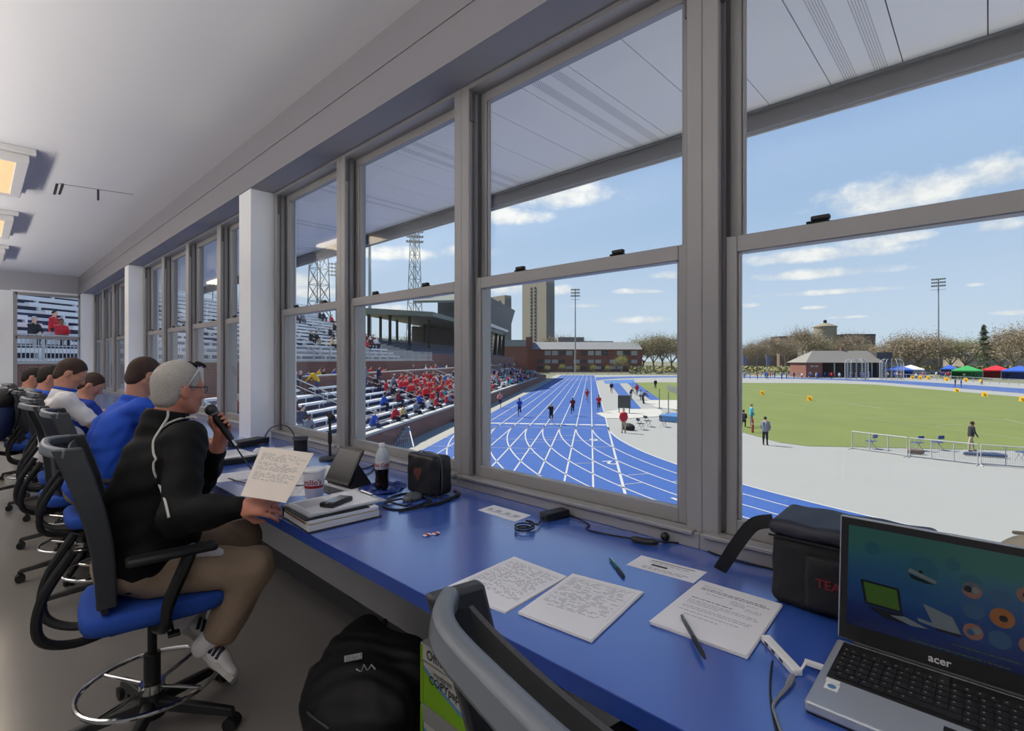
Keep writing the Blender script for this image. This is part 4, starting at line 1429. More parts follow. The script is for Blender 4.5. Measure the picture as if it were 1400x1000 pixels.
k = MB(); k.tube(bez([(1.2, 1.2, 0.59), (1.28, 1.15, 0.605), (1.36, 1.12, 0.60)], 5), 0.008, 6); k.build('handle', M_blk, t, smooth=True)
t = thing('cushion', 'rounded dull blue cushion on the floor against the carton', 'cushion', (1.03, 1.52, 0.0))
Bd = Body(); Bd.ell((1.03, 1.53, 0.09), (0.10, 0.13, 0.088)); Bd.build('cover', mat('cushion_blue', (70, 104, 134), 0.8, var=0.05), 0.01, t)
k = MB(); k.tube([(1.03 + 0.1 * math.cos(j * PI / 12), 1.53 + 0.13 * math.sin(j * PI / 12), 0.09) for j in range(24)], 0.004, 5, closed=True); k.build('piping', M_cable, t)
t = thing('dark_binder', 'dark box file standing behind the copy paper carton', 'box file', (1.5, 1.66, 0))
k = MB(); k.box((1.47, 1.62, 0.0), (1.53, 1.9, 0.46)); k.build('case', M_cloth, t, bevel=0.003)
k = MB(); k.box((1.467, 1.69, 0.3), (1.4705, 1.75, 0.4)); k.build('label', M_inkd, t)
# backpack on the floor
t = thing('backpack', 'black backpack with white embroidery slumped on the floor', 'backpack', (1.12, 1.98, 0))
Bd = Wrinkled(); Bd.amp = 0.009; Bd.fr = 34
Bd.ell((1.12, 1.98, 0.14), (0.20, 0.25, 0.17)).ell((1.10, 1.82, 0.13), (0.16, 0.16, 0.14)).ell((1.18, 2.06, 0.22), (0.15, 0.17, 0.13)).ell((0.98, 1.98, 0.10), (0.10, 0.18, 0.10))
Bd.cap((1.02, 2.1, 0.2), (1.24, 2.12, 0.3), 0.05, 0.05).ell((1.3, 1.9, 0.16), (0.12, 0.16, 0.15))
Bd.build('body', mat('backpack_nylon', (17, 17, 19), 0.7, var=0.25, scale=30, bump=0.6), 0.01, t, k=0.05, cut=lambda X: 0.001 - X[:, 2])
Bd = Body(); Bd.ell((0.96, 1.92, 0.12), (0.07, 0.13, 0.095)); Bd.build('front_pocket', M_cloth, 0.008, t, cut=lambda X: 0.001 - X[:, 2])
k = MB(); k.tube(bez([(1.0, 2.2, 0.12), (0.98, 2.15, 0.22), (1.04, 2.02, 0.29), (1.06, 1.88, 0.26), (1.03, 1.76, 0.18)], 6), 0.006, 6); k.tube(bez([(0.915, 2.05, 0.12), (0.885, 1.95, 0.16), (0.905, 1.84, 0.15)], 5), 0.004, 5); k.build('zip', mat('zip_grey', (70, 70, 74), 0.5), t, smooth=True)
fm = frame_mtx((1.055, 1.90, 0.30), (0.75, -0.62, 0.12), (0.45, 0.5, 0.75))
k = MB(); rr = random.Random(4)
for r_ in range(3):
    for c_ in range(9):
        x_ = -0.05 + c_ * 0.008; k.box((x_, 0.02 + r_ * 0.008, -0.01), (x_ + 0.006, 0.026 + r_ * 0.008, 0.004), 0, fm)
k.tube([fm @ Vector(q) for q in ((0.0, -0.015, 0.006), (0.02, -0.03, 0.006), (0.03, -0.005, 0.006), (0.045, -0.03, 0.006), (0.06, -0.01, 0.006), (0.075, -0.03, 0.004))], 0.0035, 5)
k.build('embroidery', mat('thread_white', (190, 192, 196), 0.8), t)
k = MB(); k.tube(bez([(1.22, 2.2, 0.05), (1.3, 2.24, 0.16), (1.34, 2.14, 0.28), (1.28, 2.06, 0.33)], 6), 0.014, 8, flat=0.4); k.build('strap', M_cloth, t, smooth=True)
k = MB(); q = Vector((0.935, 2.04, 0.185)); k.bar(q, q + Vector((0.02, -0.05, 0.012)), 0.009, 0.005); k.bar((0.99, 1.80, 0.17), (0.995, 1.785, 0.135), 0.008, 0.005); k.build('zip_pull', M_chrome, t)
# ------------------------------------------------------------------ drafting chairs
M_seat = mat('blue_seat_fabric', (34, 76, 168), 0.9, var=0.08, scale=70, bump=0.2)
M_caplit = mat('chair_top_lit', (104, 110, 118), 0.4, var=0.05, scale=10)  # frame grey lightened to paint in the light on the top rail
M_frame = mat('chair_frame_grey', (52, 55, 60), 0.45, var=0.05, scale=10)
M_mesh = mat('chair_mesh', (58, 60, 65), 0.8, var=0.25, scale=160)
M_cblk = mat('chair_black', (24, 24, 26), 0.5, var=0.1)


def make_chair(label, x, y, rz, back_h=1.22, seat_z=0.60, frame=None):
    """drafting chair facing +X in its own frame"""
    t = thing('drafting_chair', label, 'chair', (x, y, 0), rz, 'drafting chairs at the counter')
    FM = frame or M_frame
    for i in range(5):
        a = 2 * PI * i / 5 + 0.55
        d = Vector((math.cos(a), math.sin(a), 0))
        s = Vector((-d.y, d.x, 0))
        l = MB()
        q = []
        for f, z0, z1, w_ in ((0.03, 0.095, 0.135, 0.03), (0.34, 0.062, 0.092, 0.02)):
            p = d * f
            q += [p - s * w_ + Vector((0, 0, z0)), p + s * w_ + Vector((0, 0, z0)), p + s * w_ * 0.6 + Vector((0, 0, z1)), p - s * w_ * 0.6 + Vector((0, 0, z1))]
        l.add(q, [(0, 1, 2, 3), (7, 6, 5, 4), (0, 4, 5, 1), (1, 5, 6, 2), (2, 6, 7, 3), (3, 7, 4, 0)])
        lo = l.build('base_leg', M_cblk, t, world=False, bevel=0.006)
        c = MB()
        p = d * 0.335 + Vector((0, 0, 0.029))
        for sg in (-1, 1):
            c.cyl(p + s * (0.006 * sg), p + s * (0.026 * sg), 0.028, n=14)
        c.cyl(p + Vector((0, 0, 0.012)), p + Vector((0, 0, 0.05)), 0.012, n=8)
        c.build('castor', M_cblk, lo, world=False)
    k = MB(); k.cyl((0, 0, 0.06), (0, 0, 0.16), 0.05, 0.042, 16); k.cyl((0, 0, 0.16), (0, 0, 0.32), 0.030, n=16); k.cyl((0, 0, 0.32), (0, 0, seat_z - 0.1), 0.017, n=14); k.build('column', M_cblk, t, world=False, smooth=True)
    k = MB()
    k.tube([(0.245 * math.cos(j * PI / 20), 0.245 * math.sin(j * PI / 20), 0.205) for j in range(40)], 0.0095, 8, closed=True)
    for i in range(4):
        a = PI / 2 * i + 0.7
        k.tube([(0.04 * math.cos(a), 0.04 * math.sin(a), 0.185), (0.24 * math.cos(a), 0.24 * math.sin(a), 0.2)], 0.0075, 8)
    k.cyl((0, 0, 0.165), (0, 0, 0.2), 0.046, n=18)
    k.build('foot_ring', M_chrome, t, world=False, smooth=True)
    # seat
    k = MB()
    prof = [(-0.24, 0.19), (-0.2, 0.225), (0.0, 0.24), (0.16, 0.245), (0.235, 0.225), (0.262, 0.17)]
    pl = [(a, b) for a, b in prof] + [(a, -b) for a, b in reversed(prof)]
    n = len(pl)
    lev = [(seat_z - 0.085, 0.90), (seat_z - 0.07, 0.98), (seat_z - 0.02, 1.0), (seat_z - 0.004, 0.95), (seat_z, 0.82)]
    vs = [(a * f, b * f, z) for z, f in lev for a, b in pl]
    fs = [tuple(reversed(range(n)))] + [tuple((len(lev) - 1) * n + j for j in range(n))]
    for i in range(len(lev) - 1):
        for j in range(n):
            fs.append((i * n + j, i * n + (j + 1) % n, (i + 1) * n + (j + 1) % n, (i + 1) * n + j))
    k.add(vs, fs)
    k.build('seat', M_seat, t, world=False, smooth=True, auto=60, subsurf=1)
    k = MB(); k.box((-0.14, -0.1, seat_z - 0.125), (0.14, 0.1, seat_z - 0.084)); k.cyl((0.05, -0.12, seat_z - 0.11), (0.05, -0.24, seat_z - 0.115), 0.006, n=8); k.box((0.03, -0.27, seat_z - 0.12), (0.07, -0.23, seat_z - 0.108)); k.build('tilt_mechanism', M_cblk, t, world=False, bevel=0.006)
    # back: a tall curved shell
    zb0, zb1 = seat_z + 0.03, back_h

    def bx(z):
        f = (z - zb0) / (zb1 - zb0)
        return -0.165 - 0.11 * f + 0.03 * math.sin(f * PI)

    def half(z):
        f = (z - zb0) / (zb1 - zb0)
        return 0.205 + 0.03 * math.sin(f * PI * 0.9)

    def surf(u, v, off=0.0):
        z = zb0 + (zb1 - zb0) * v
        b = (u * 2 - 1)
        return Vector((bx(z) + 0.015 * b * b + off, half(z) * b, z))
    k = MB()
    k.sheet(lambda u, v: surf(0.06 + 0.88 * u, 0.03 + 0.94 * v, 0.012), 12, 12, 0.006)
    k.build('back_mesh', M_mesh, t, world=False, smooth=True)
    for u in (0.0, 1.0):
        k = MB()
        pts = [surf(u, v / 10) for v in range(11)]
        vs, fs = [], []
        for i, p in enumerate(pts):
            wd = 0.030 + 0.012 * (i / 10)
            for o_, y_ in ((-wd, -0.013), (wd, -0.013), (wd, 0.013), (-wd, 0.013)):
                vs.append(p + Vector((o_, y_, 0)))
        for i in range(10):
            for q in range(4):
                fs.append((i * 4 + q, i * 4 + (q + 1) % 4, i * 4 + 4 + (q + 1) % 4, i * 4 + 4 + q))
        fs += [(3, 2, 1, 0), (40, 41, 42, 43)]
        k.add(vs, fs)
        k.build('back_side_rail', FM, t, world=False, smooth=True, auto=30, bevel=0.007)
    k = MB()
    vs, fs = [], []
    n_ = 20
    for i in range(n_ + 1):
        b_ = i / n_ * 2 - 1
        p = surf(i / n_, 1.0) + Vector((-0.052 * (1 - abs(b_) ** 4.5), 0.010 * (1 if b_ > 0 else -1) * abs(b_) ** 6, -0.016 + 0.014 * (1 - b_ * b_)))
        tx = Vector((0.5 * b_ * abs(b_) ** 2.5, 0.43, 0)).normalized()
        nx = Vector((tx.y, -tx.x, 0))
        for o_, z_ in ((-0.018, -0.020), (0.011, -0.020), (0.016, 0.015), (-0.010, 0.018)):
            vs.append(p + nx * o_ + Vector((0, 0, z_)))
    for i in range(n_):
        for q in range(4):
            fs.append((i * 4 + q, i * 4 + (q + 1) % 4, i * 4 + 4 + (q + 1) % 4, i * 4 + 4 + q))
    fs += [(3, 2, 1, 0), tuple(n_ * 4 + j for j in range(4))]
    k.add(vs, fs)
    k.build('back_top_rail', M_caplit, t, world=False, smooth=True, auto=35, bevel=0.008)
    k = MB(); k.sheet(lambda u, v: surf(u, 0.0, 0.004) + Vector((0, 0, 0.05 * v - 0.02)), 10, 2, 0.02); k.build('back_bottom_rail', FM, t, world=False, smooth=True)
    # rear support bow
    for sg in (-1, 1):
        k = MB(); k.tube(bez([(-0.1, 0.05 * sg, seat_z - 0.11), (-0.24, 0.08 * sg, seat_z - 0.12), (-0.335, 0.11 * sg, seat_z - 0.06), (-0.33, 0.12 * sg, seat_z + 0.08), (-0.245, 0.13 * sg, seat_z + 0.24)], 6), 0.017, 8); k.build('back_support', M_cblk, t, world=False, smooth=True)
    for sg in (-1, 1):
        k = MB()
        k.tube(bez([(0.0, 0.2 * sg, seat_z - 0.095), (0.02, 0.275 * sg, seat_z - 0.07), (0.03, 0.285 * sg, seat_z + 0.02), (0.085, 0.285 * sg, seat_z + 0.16), (0.1, 0.283 * sg, seat_z + 0.2)], 5), [0.02] * 10 + [0.024] * 11, 8, flat=1.0)
        ao = k.build('armrest', M_cblk, t, world=False, smooth=True)
        k = MB(); k.box((-0.10, 0.245 * sg if sg > 0 else -0.32, seat_z + 0.195), (0.19, 0.32 if sg > 0 else -0.245, seat_z + 0.222)); k.build('arm_pad', M_cblk, ao, world=False, bevel=0.012, segs=3)
    return t


CH = []
CH.append(make_chair('blue-seated drafting chair under the man with the microphone', 0.50, 2.58, -0.12, 1.235))
base_chair = CH[0]


def chair(label, x, y, rz):
    c = dup(base_chair, (x, y, 0), rz, label)
    CH.append(c)
    return c


chair('grey-backed drafting chair in the foreground, pushed in by the paper cartons', 0.655, 0.276, -0.22)
chair('drafting chair under the man in the blue polo', 0.60, 4.22, -0.05)
chair('empty drafting chair between the man in white and the man in blue polo', 0.54, 4.95, 0.06)
chair('drafting chair under the man in the white shirt', 0.58, 5.80, 0.0)
chair('drafting chair under the man in dark blue bent over the counter', 0.66, 6.75, 0.0)
chair('drafting chair with a blue and black backpack hung on it', 0.56, 7.35, 0.0)
chair('drafting chair draped with a maroon jacket', 0.46, 8.25, 0.15)
chair('drafting chair under the man in grey by the end wall', 0.56, 9.3, 0.0)
# ------------------------------------------------------------------ people in the press room
M_skin = mat('skin', (196, 140, 116), 0.55, var=0.05, scale=30)
M_skinr = mat('skin_ruddy', (190, 124, 102), 0.55, var=0.06, scale=30)
M_grey = mat('hair_grey', (168, 163, 156), 0.8, var=0.28, scale=120, bump=0.9)
M_brown = mat('hair_brown', (58, 40, 32), 0.8, var=0.3, scale=120, bump=0.8)
M_dkhair = mat('hair_dark', (30, 25, 23), 0.8, var=0.3, scale=120, bump=0.8)
M_jacket = mat('jacket_black', (9, 9, 10), 0.75, var=0.16, scale=26, bump=0.35, spec=0.25)
M_khaki = mat('trousers_khaki', (152, 132, 112), 0.85, var=0.08, scale=22, bump=0.5)
M_polo = mat('polo_blue', (28, 78, 188), 0.85, var=0.07, scale=30, bump=0.3)
M_shirt = mat('shirt_white', (222, 220, 222), 0.85, var=0.03, scale=26, bump=0.3)
M_navy = mat('cloth_navy', (34, 42, 70), 0.85, var=0.08, scale=26)
M_greysh = mat('cloth_grey', (132, 136, 138), 0.85, var=0.08, scale=26)
M_shoe = mat('shoe_white', (206, 206, 204), 0.6, var=0.05)
M_sole = mat('shoe_sole', (184, 182, 176), 0.7)
M_bstr = mat('shoe_stripe', (24, 30, 48), 0.6)
M_eye = mat('eye_white', (226, 222, 218), 0.25)
M_iris = mat('eye_iris', (50, 40, 34), 0.2)
UPV = Vector((0, 0, 1))


def head_axes(yaw, pitch=0.0, roll=0.0):
    f = Vector((math.cos(yaw) * math.cos(pitch), math.sin(yaw) * math.cos(pitch), math.sin(pitch)))
    s = UPV.cross(f).normalized()
    u = f.cross(s).normalized()
    if roll:
        s, u = s * math.cos(roll) + u * math.sin(roll), u * math.cos(roll) - s * math.sin(roll)
    return f, s, u


def add_head(B, c, ax, sc_=1.0, lab=0, neck=None):
    f, s, u = ax
    m = Matrix(((f.x, s.x, u.x), (f.y, s.y, u.y), (f.z, s.z, u.z)))

    def q(x, y, z):
        return c + (f * x + s * y + u * z) * sc_
    B.ell(q(-0.008, 0, 0.028), [v * sc_ for v in (0.098, 0.077, 0.098)], lab, m, 0.02)
    B.ell(q(0.028, 0, -0.035), [v * sc_ for v in (0.066, 0.062, 0.075)], lab, m, 0.025)
    B.ell(q(0.062, 0, -0.092), [v * sc_ for v in (0.026, 0.03, 0.02)], lab, m, 0.022)
    for sg in (-1, 1):
        B.cap(q(-0.005, 0.058 * sg, -0.05), q(0.05, 0.032 * sg, -0.092), 0.018 * sc_, 0.016 * sc_, lab, k=0.02)
        B.ell(q(0.066, 0.036 * sg, -0.02), [v * sc_ for v in (0.022, 0.024, 0.022)], lab, m, 0.015)
        B.cap(q(0.084, 0.012 * sg, 0.024), q(0.072, 0.048 * sg, 0.024), 0.011 * sc_, 0.009 * sc_, lab, k=0.012)
        B.ell(q(-0.012, 0.079 * sg, -0.008), [v * sc_ for v in (0.021, 0.008, 0.033)], lab, m, 0.005)
        B.cap(q(0.0, 0.076 * sg, -0.03), q(-0.02, 0.086 * sg, 0.012), 0.006 * sc_, 0.006 * sc_, lab, k=0.004)
    B.cap(q(0.090, 0, 0.012), q(0.112, 0, -0.032), 0.008 * sc_, 0.0125 * sc_, lab, k=0.01)
    B.cap(q(0.098, -0.012, -0.034), q(0.098, 0.012, -0.034), 0.009 * sc_, 0.009 * sc_, lab, k=0.006)
    B.cap(q(0.091, -0.018, -0.060), q(0.091, 0.018, -0.060), 0.0065 * sc_, 0.0065 * sc_, lab, k=0.004)
    B.cap(q(0.088, -0.016, -0.071), q(0.088, 0.016, -0.071), 0.007 * sc_, 0.007 * sc_, lab, k=0.004)
    if neck is not None:
        B.cap(q(-0.022, 0, -0.055), neck, 0.056 * sc_, 0.064 * sc_, lab, k=0.03)
    return q


def add_eyes(q, t, sc_=1.0):
    for sg in (-1, 1):
        k = MB()
        p = q(0.0745, 0.033 * sg, 0.004)
        k.ball(p, 0.0115 * sc_, 12, 8, 0)
        p2 = q(0.0835, 0.034 * sg, 0.004)
        k.ball(p2, 0.0040 * sc_, 10, 6, 1)
        k.build('eye', [M_eye, M_iris], t, smooth=True)


def add_hair(c, ax, m, t, sc_=1.0, thick=0.010, xs=None, zs=None, h=0.006, name='hair'):
    f, s, u = ax
    A = np.array([[f.x, s.x, u.x], [f.y, s.y, u.y], [f.z, s.z, u.z]])
    xs = xs or [-0.11, -0.05, -0.03, -0.012, 0.004, 0.02, 0.045, 0.07, 0.1]
    zs = zs or [-0.10, -0.09, -0.05, 0.018, 0.03, -0.005, 0.03, 0.07, 0.088]
    cc = np.array(c)
    B = HairBody()
    mm = Matrix(((f.x, s.x, u.x), (f.y, s.y, u.y), (f.z, s.z, u.z)))
    B.ell(c + (f * -0.012 + u * 0.03) * sc_, [(v + thick) * sc_ for v in (0.098, 0.077, 0.098)], 0, mm)
    B.ell(c + (f * -0.05 + u * -0.03) * sc_, [(v + thick) * sc_ for v in (0.048, 0.062, 0.062)], 0, mm)

    def cut(X):
        w = (X - cc) @ A / sc_
        zl = np.interp(w[:, 0], xs, zs)
        return (zl - w[:, 2]) * 0.7 * sc_ + 0.003 * np.sin(w[:, 0] * 260 + w[:, 1] * 210) * np.sin(w[:, 1] * 150 + w[:, 2] * 90)
    return B.build(name, m, h, t, k=0.02, cut=cut, relax=1)


def add_hand(B, wr, d, nrm, side, curl=0.6, lab=0, sc_=1.0, thumb=0.4, spread=0.012):
    """palm, four bent fingers and a thumb; nrm is the way the palm faces, side +1 puts the thumb on the d x nrm side"""
    d = Vector(d).normalized()
    nrm = Vector(nrm)
    nrm = (nrm - d * nrm.dot(d)).normalized()
    w = d.cross(nrm).normalized() * side
    wr = Vector(wr)
    B.cap(wr, wr + d * 0.03 * sc_, 0.026 * sc_, 0.034 * sc_, lab, nrm, 0.62, 0.015)
    B.cap(wr + d * 0.035 * sc_, wr + d * 0.072 * sc_, 0.038 * sc_, 0.041 * sc_, lab, nrm, 0.36, 0.012)
    tips = []
    for i, (off, ln) in enumerate(((0.030, 0.93), (0.010, 1.05), (-0.011, 0.98), (-0.030, 0.78))):
        p = wr + d * (0.080 - 0.004 * abs(i - 1)) * sc_ + w * off * sc_
        dd = (d + w * (off * 2.5)).normalized()
        ang = 0.0
        for j, (sl_, r0, r1) in enumerate(((0.044, 0.0096, 0.0088), (0.028, 0.0088, 0.0080), (0.022, 0.0080, 0.0068))):
            ang += curl * (0.8 + 0.12 * i) * (1.0 if j else 0.8)
            v = dd * math.cos(ang) + nrm * math.sin(ang)
            q = p + v * sl_ * ln * sc_
            B.cap(p, q, r0 * sc_, r1 * sc_, lab, k=0.004)
            p = q
        tips.append(p)
    p = wr + d * 0.026 * sc_ + w * 0.030 * sc_ + nrm * 0.006
    v = (d * 0.55 + w * (0.75 - thumb * 0.5) + nrm * (0.25 + thumb)).normalized()
    q = p + v * 0.042 * sc_
    B.cap(p, q, 0.0145 * sc_, 0.0110 * sc_, lab, k=0.010)
    v2 = (d * 0.85 + w * (0.2 - thumb * 0.5) + nrm * (0.3 + thumb * 0.5)).normalized()
    q2 = q + v2 * 0.030 * sc_
    B.cap(q, q2, 0.0105 * sc_, 0.0085 * sc_, lab, k=0.004)
    return tips


def torso_prims(B, J, L, grow, lab=0, belly=0.0, sc_=1.0, width=1.0):
    pe, ch, nk = J['pelvis'], J['chest'], J['neck']
    fw = (ch - pe).cross(L)
    fw = L.cross(ch - pe).normalized()
    for sg in (-1, 1):
        B.cap(pe + L * (0.075 * sg * width), ch + L * (0.085 * sg * width) - fw * 0.01, 0.105 + grow, 0.100 + grow, lab, fw, 0.92)
        B.cap(ch + L * (0.05 * sg) + (nk - ch) * 0.3, J['sh'][0 if sg < 0 else 1], 0.085 + grow, 0.058 + grow, lab)
    B.cap(ch + (nk - ch) * 0.4, nk, 0.085 + grow, 0.058 + grow, lab)
    if belly:
        B.ell(pe + (ch - pe) * 0.35 - fw * -0.06, (0.12 + belly, 0.14 + belly, 0.13 + belly), lab)


def shoe(t, heel, toe, up, label=None, stripes=False):
    """trainer from heel to toe, up points out of its top"""
    heel, toe = Vector(heel), Vector(toe)
    d = (toe - heel).normalized()
    up = Vector(up)
    up = (up - d * up.dot(d)).normalized()
    w = d.cross(up)
    L = (toe - heel).length
    B = Body()
    B.cap(heel + d * 0.04 + up * 0.035, heel + d * L * 0.55 + up * 0.03, 0.036, 0.042, 0, up, 0.95)
    B.cap(heel + d * L * 0.55 + up * 0.028, toe - d * 0.04 + up * 0.022, 0.044, 0.036, 0, up, 0.7)
    B.cap(heel + d * 0.05 + up * 0.04, heel + d * 0.08 + up * 0.085, 0.036, 0.038, 0)
    o = B.build('shoe', M_shoe, 0.006, t, k=0.03)
    k = MB()
    prof = [(0.0, 0.03), (0.03, 0.038), (0.12, 0.036), (0.19, 0.045), (L - 0.03, 0.038), (L, 0.018)]
    pl = [(a, b) for a, b in prof] + [(a, -b) for a, b in reversed(prof)]
    k.prism(pl, -0.006, 0.016, 0, frame_mtx(heel, d, up.cross(d)))
    k.build('sole', M_sole, o, world=False).data.transform((Matrix.Translation(t.location) @ Matrix.Rotation(t.rotation_euler.z, 4, 'Z')).inverted())
    if stripes:
        k = MB()
        for i in range(3):
            a = heel + d * (0.115 + i * 0.022)
            for sg in (-1, 1):
                k.bar(a + w * 0.046 * sg + up * 0.020, a - d * 0.018 + w * 0.038 * sg + up * 0.066, 0.012, 0.016, up=w)
        k.build('stripe', M_bstr, o, world=False).data.transform((Matrix.Translation(t.location) @ Matrix.Rotation(t.rotation_euler.z, 4, 'Z')).inverted())
    return o


def leg_prims(B, J, i, grow, lab, ankle=True):
    hp, kn, an = J['hip'][i], J['kn'][i], J['an'][i]
    B.cap(hp, kn, 0.086 + grow, 0.060 + grow, lab)
    B.cap(kn, kn + (an - kn) * 0.35, 0.058 + grow, 0.056 + grow, lab)
    B.cap(kn + (an - kn) * 0.35, an, 0.056 + grow, 0.040 + grow, lab)


# ---- the man with the microphone
V = Vector
J = dict(pelvis=V((0.44, 2.57, 0.73)), chest=V((0.525, 2.56, 1.085)), neck=V((0.545, 2.555, 1.285)),
         sh=[V((0.575, 2.385, 1.225)), V((0.55, 2.74, 1.22))], el=[V((0.515, 2.22, 0.962)), V((0.735, 2.83, 0.955))],
         wr=[V((0.668, 2.035, 1.005)), V((0.748, 2.610, 1.125))],
         hip=[V((0.50, 2.475, 0.695)), V((0.52, 2.67, 0.695))], kn=[V((0.805, 2.31, 0.665)), V((0.885, 2.68, 0.68))],
         an=[V((0.705, 2.445, 0.345)), V((0.665, 2.68, 0.42))])
L = (J['sh'][1] - J['sh'][0]).normalized()
man = thing('person', 'grey-haired person in a black jacket and khaki trousers speaking into a microphone', 'person', (0.5, 2.56, 0))
hc = V((0.590, 2.555, 1.422))
ax = head_axes(math.radians(14), math.radians(-4))
B = Body()
torso_prims(B, J, L, -0.012, belly=0.02)
q = add_head(B, hc, ax, 0.94, 0, J['neck'])
for i in (0, 1):
    B.cap(J['sh'][i], J['el'][i], 0.05, 0.042)
    B.cap(J['el'][i], J['wr'][i], 0.042, 0.028)
    leg_prims(B, J, i, -0.012, 0)
    B.cap(J['an'][i], J['an'][i] + (J['an'][i] - J['kn'][i]).normalized() * 0.04, 0.036, 0.034)
mic0, mic1 = V((0.704, 2.570, 1.345)), V((0.782, 2.512, 1.185))     # head and tail of the microphone
md = (mic1 - mic0).normalized()
hm_ = mic0 + md * 0.10                                             # where the left hand grips it
# right hand: holds the paper between thumb and fingers
wr = J['wr'][0]
d0 = V((0.072, -0.10, 0.01)).normalized()
add_hand(B, wr, d0, V((0.35, 0.45, -0.55)), -1, curl=0.72, thumb=1.0)
# left hand: wraps the microphone
wl = J['wr'][1]
ga = V((0.0, 1.0, 0.1)); ga = (ga - md * ga.dot(md)).normalized()      # from the handle towards the palm
gb = md.cross(ga).normalized()
if gb.x < 0:
    gb = -gb                                                         # towards the right of the view
pc = mic0 + md * 0.095 + ga * 0.034
B.cap(wl, pc + md * 0.03, 0.028, 0.034, 0, ga, 0.7, 0.02)
B.cap(pc - md * 0.028, pc + md * 0.030, 0.030, 0.030, 0, ga, 0.62, 0.015)
for i in range(4):
    c_ = mic0 + md * (0.062 + 0.0205 * i)
    arc = [c_ + (ga * math.cos(w_) + gb * math.sin(w_)) * (0.0275 if w_ < 1.2 else 0.0262) for w_ in [0.35 + 0.48 * j for j in range(6 if i < 3 else 5)]]
    for j in range(len(arc) - 1):
        B.cap(arc[j], arc[j + 1], 0.0102 - 0.0006 * j, 0.0096 - 0.0006 * j, 0, k=0.003)
th_ = [pc - gb * 0.022 + md * 0.01, mic0 + md * 0.075 - gb * 0.030 + ga * 0.006, mic0 + md * 0.056 - gb * 0.022 - ga * 0.016]
B.cap(th_[0], th_[1], 0.0145, 0.0115, 0, k=0.008)
B.cap(th_[1], th_[2], 0.0112, 0.0092, 0, k=0.003)
B.build('body', M_skinr, 0.0055, man, k=0.03)
add_eyes(q, man)
add_hair(hc, ax, M_grey, man, 0.94, thick=0.0055, h=0.0042)
# jacket
Bj = Body()
torso_prims(Bj, J, L, 0.012, belly=0.03)
fwj = L.cross(J['chest'] - J['pelvis']).normalized()
Bj.ell(J['pelvis'] + V((0.02, 0, 0.03)), (0.155, 0.20, 0.10))
Bj.cap(J['pelvis'] + V((-0.03, -0.02, 0.12)), J['chest'] + V((-0.02, -0.02, 0.05)), 0.118, 0.118)
for sg in (-1, 1):
    Bj.cap(J['chest'] + L * (0.1 * sg) + V((-0.01, 0, -0.02)), J['sh'][0 if sg < 0 else 1] + V((-0.015, 0.02 * -sg, -0.03)), 0.105, 0.075)
for i in (0, 1):
    Bj.cap(J['sh'][i], J['el'][i], 0.070, 0.066)
    Bj.cap(J['el'][i], J['el'][i] + (J['wr'][i] - J['el'][i]) * 0.5, 0.065, 0.058)
    Bj.cap(J['el'][i] + (J['wr'][i] - J['el'][i]) * 0.45, J['wr'][i] - (J['wr'][i] - J['el'][i]).normalized() * 0.012, 0.058, 0.041)
Bj.cap(J['neck'] - V((0.02, 0, 0.05)), J['neck'] + V((0.005, 0, 0.05)), 0.088, 0.080, k=0.02)
hemz = 0.665


def jcut(X):
    w = X - np.array(hc)
    f_, s_, u_ = ax
    hz = 0.635 + 0.10 * np.clip((X[:, 0] - 0.42) / 0.25, 0, 1)
    a = np.maximum(hz - X[:, 2], X[:, 2] - (1.335 - 0.22 * np.clip((X[:, 0] - 0.55), -0.08, 0.3)))
    n_ = 0.0035 * np.sin(X[:, 2] * 62 + 5 * np.sin(X[:, 0] * 14) + X[:, 1] * 12) * np.clip((1.2 - X[:, 2]) * 3, 0, 1)
    return np.where(X[:, 2] < 1.1, a + n_ * 0.0, a)


Bw = Wrinkled(); Bw.p = Bj.p
jo = Bw.build('jacket', M_jacket, 0.008, man, k=0.035, cut=jcut)


def on_surface(Bd, px, py, k, t0=1.2, off=0.0065):
    """where the line of sight through a pixel first meets a body"""
    d = ray(px, py)
    o = np.array((0, 0, CAMZ))
    dv = np.array(d)
    ln = np.linalg.norm(dv)
    t = t0
    best = (9e9, t0)
    for _ in range(80):
        e = float(Bd.field((o + dv * t)[None], k)[0])
        best = min(best, (e, t))
        if e < 0.0006 or t > 3:
            break
        t += 0.8 * e / ln
    t = best[1]
    return V(o + dv * (t - off / ln))


k = MB()
for line in ([(229.5, 562), (229, 571), (220, 586), (210, 603), (210, 620), (213, 628), (210, 634), (211, 646), (219, 666), (226, 686), (231, 708)], [(220, 586), (230, 579), (242, 574), (256, 571), (268, 571)]):
    k.tube(bez([on_surface(Bw, x, y, 0.035) for x, y in line], 4), 0.0046, 6)
k.build('piping', mat('piping_silver', (190, 188, 182), 0.6), man, smooth=True)
# trousers
Bt = Wrinkled(); Bt.amp = 0.004; Bt.fr = 40
for i in (0, 1):
    hp, kn, an = J['hip'][i], J['kn'][i], J['an'][i]
    Bt.cap(hp, kn, 0.102, 0.076)
    e_ = kn + (an - kn) * 0.95
    Bt.cap(kn, e_, 0.078, 0.072)
Bt.ell(J['pelvis'] + V((0.0, 0, -0.01)), (0.14, 0.19, 0.115))
ca = [(np.array(J['kn'][i]), np.array((J['an'][i] - J['kn'][i]).normalized()), (J['an'][i] - J['kn'][i]).length) for i in (0, 1)]


def tcut(X):
    a = (X[:, 2] - 0.86)
    h0 = (X - ca[0][0]) @ ca[0][1] - ca[0][2] * 0.93
    return np.maximum(a, np.where(X[:, 2] < 0.6, h0, -1.0))


Bt.build('trousers', M_khaki, 0.009, man, k=0.035, cut=tcut)
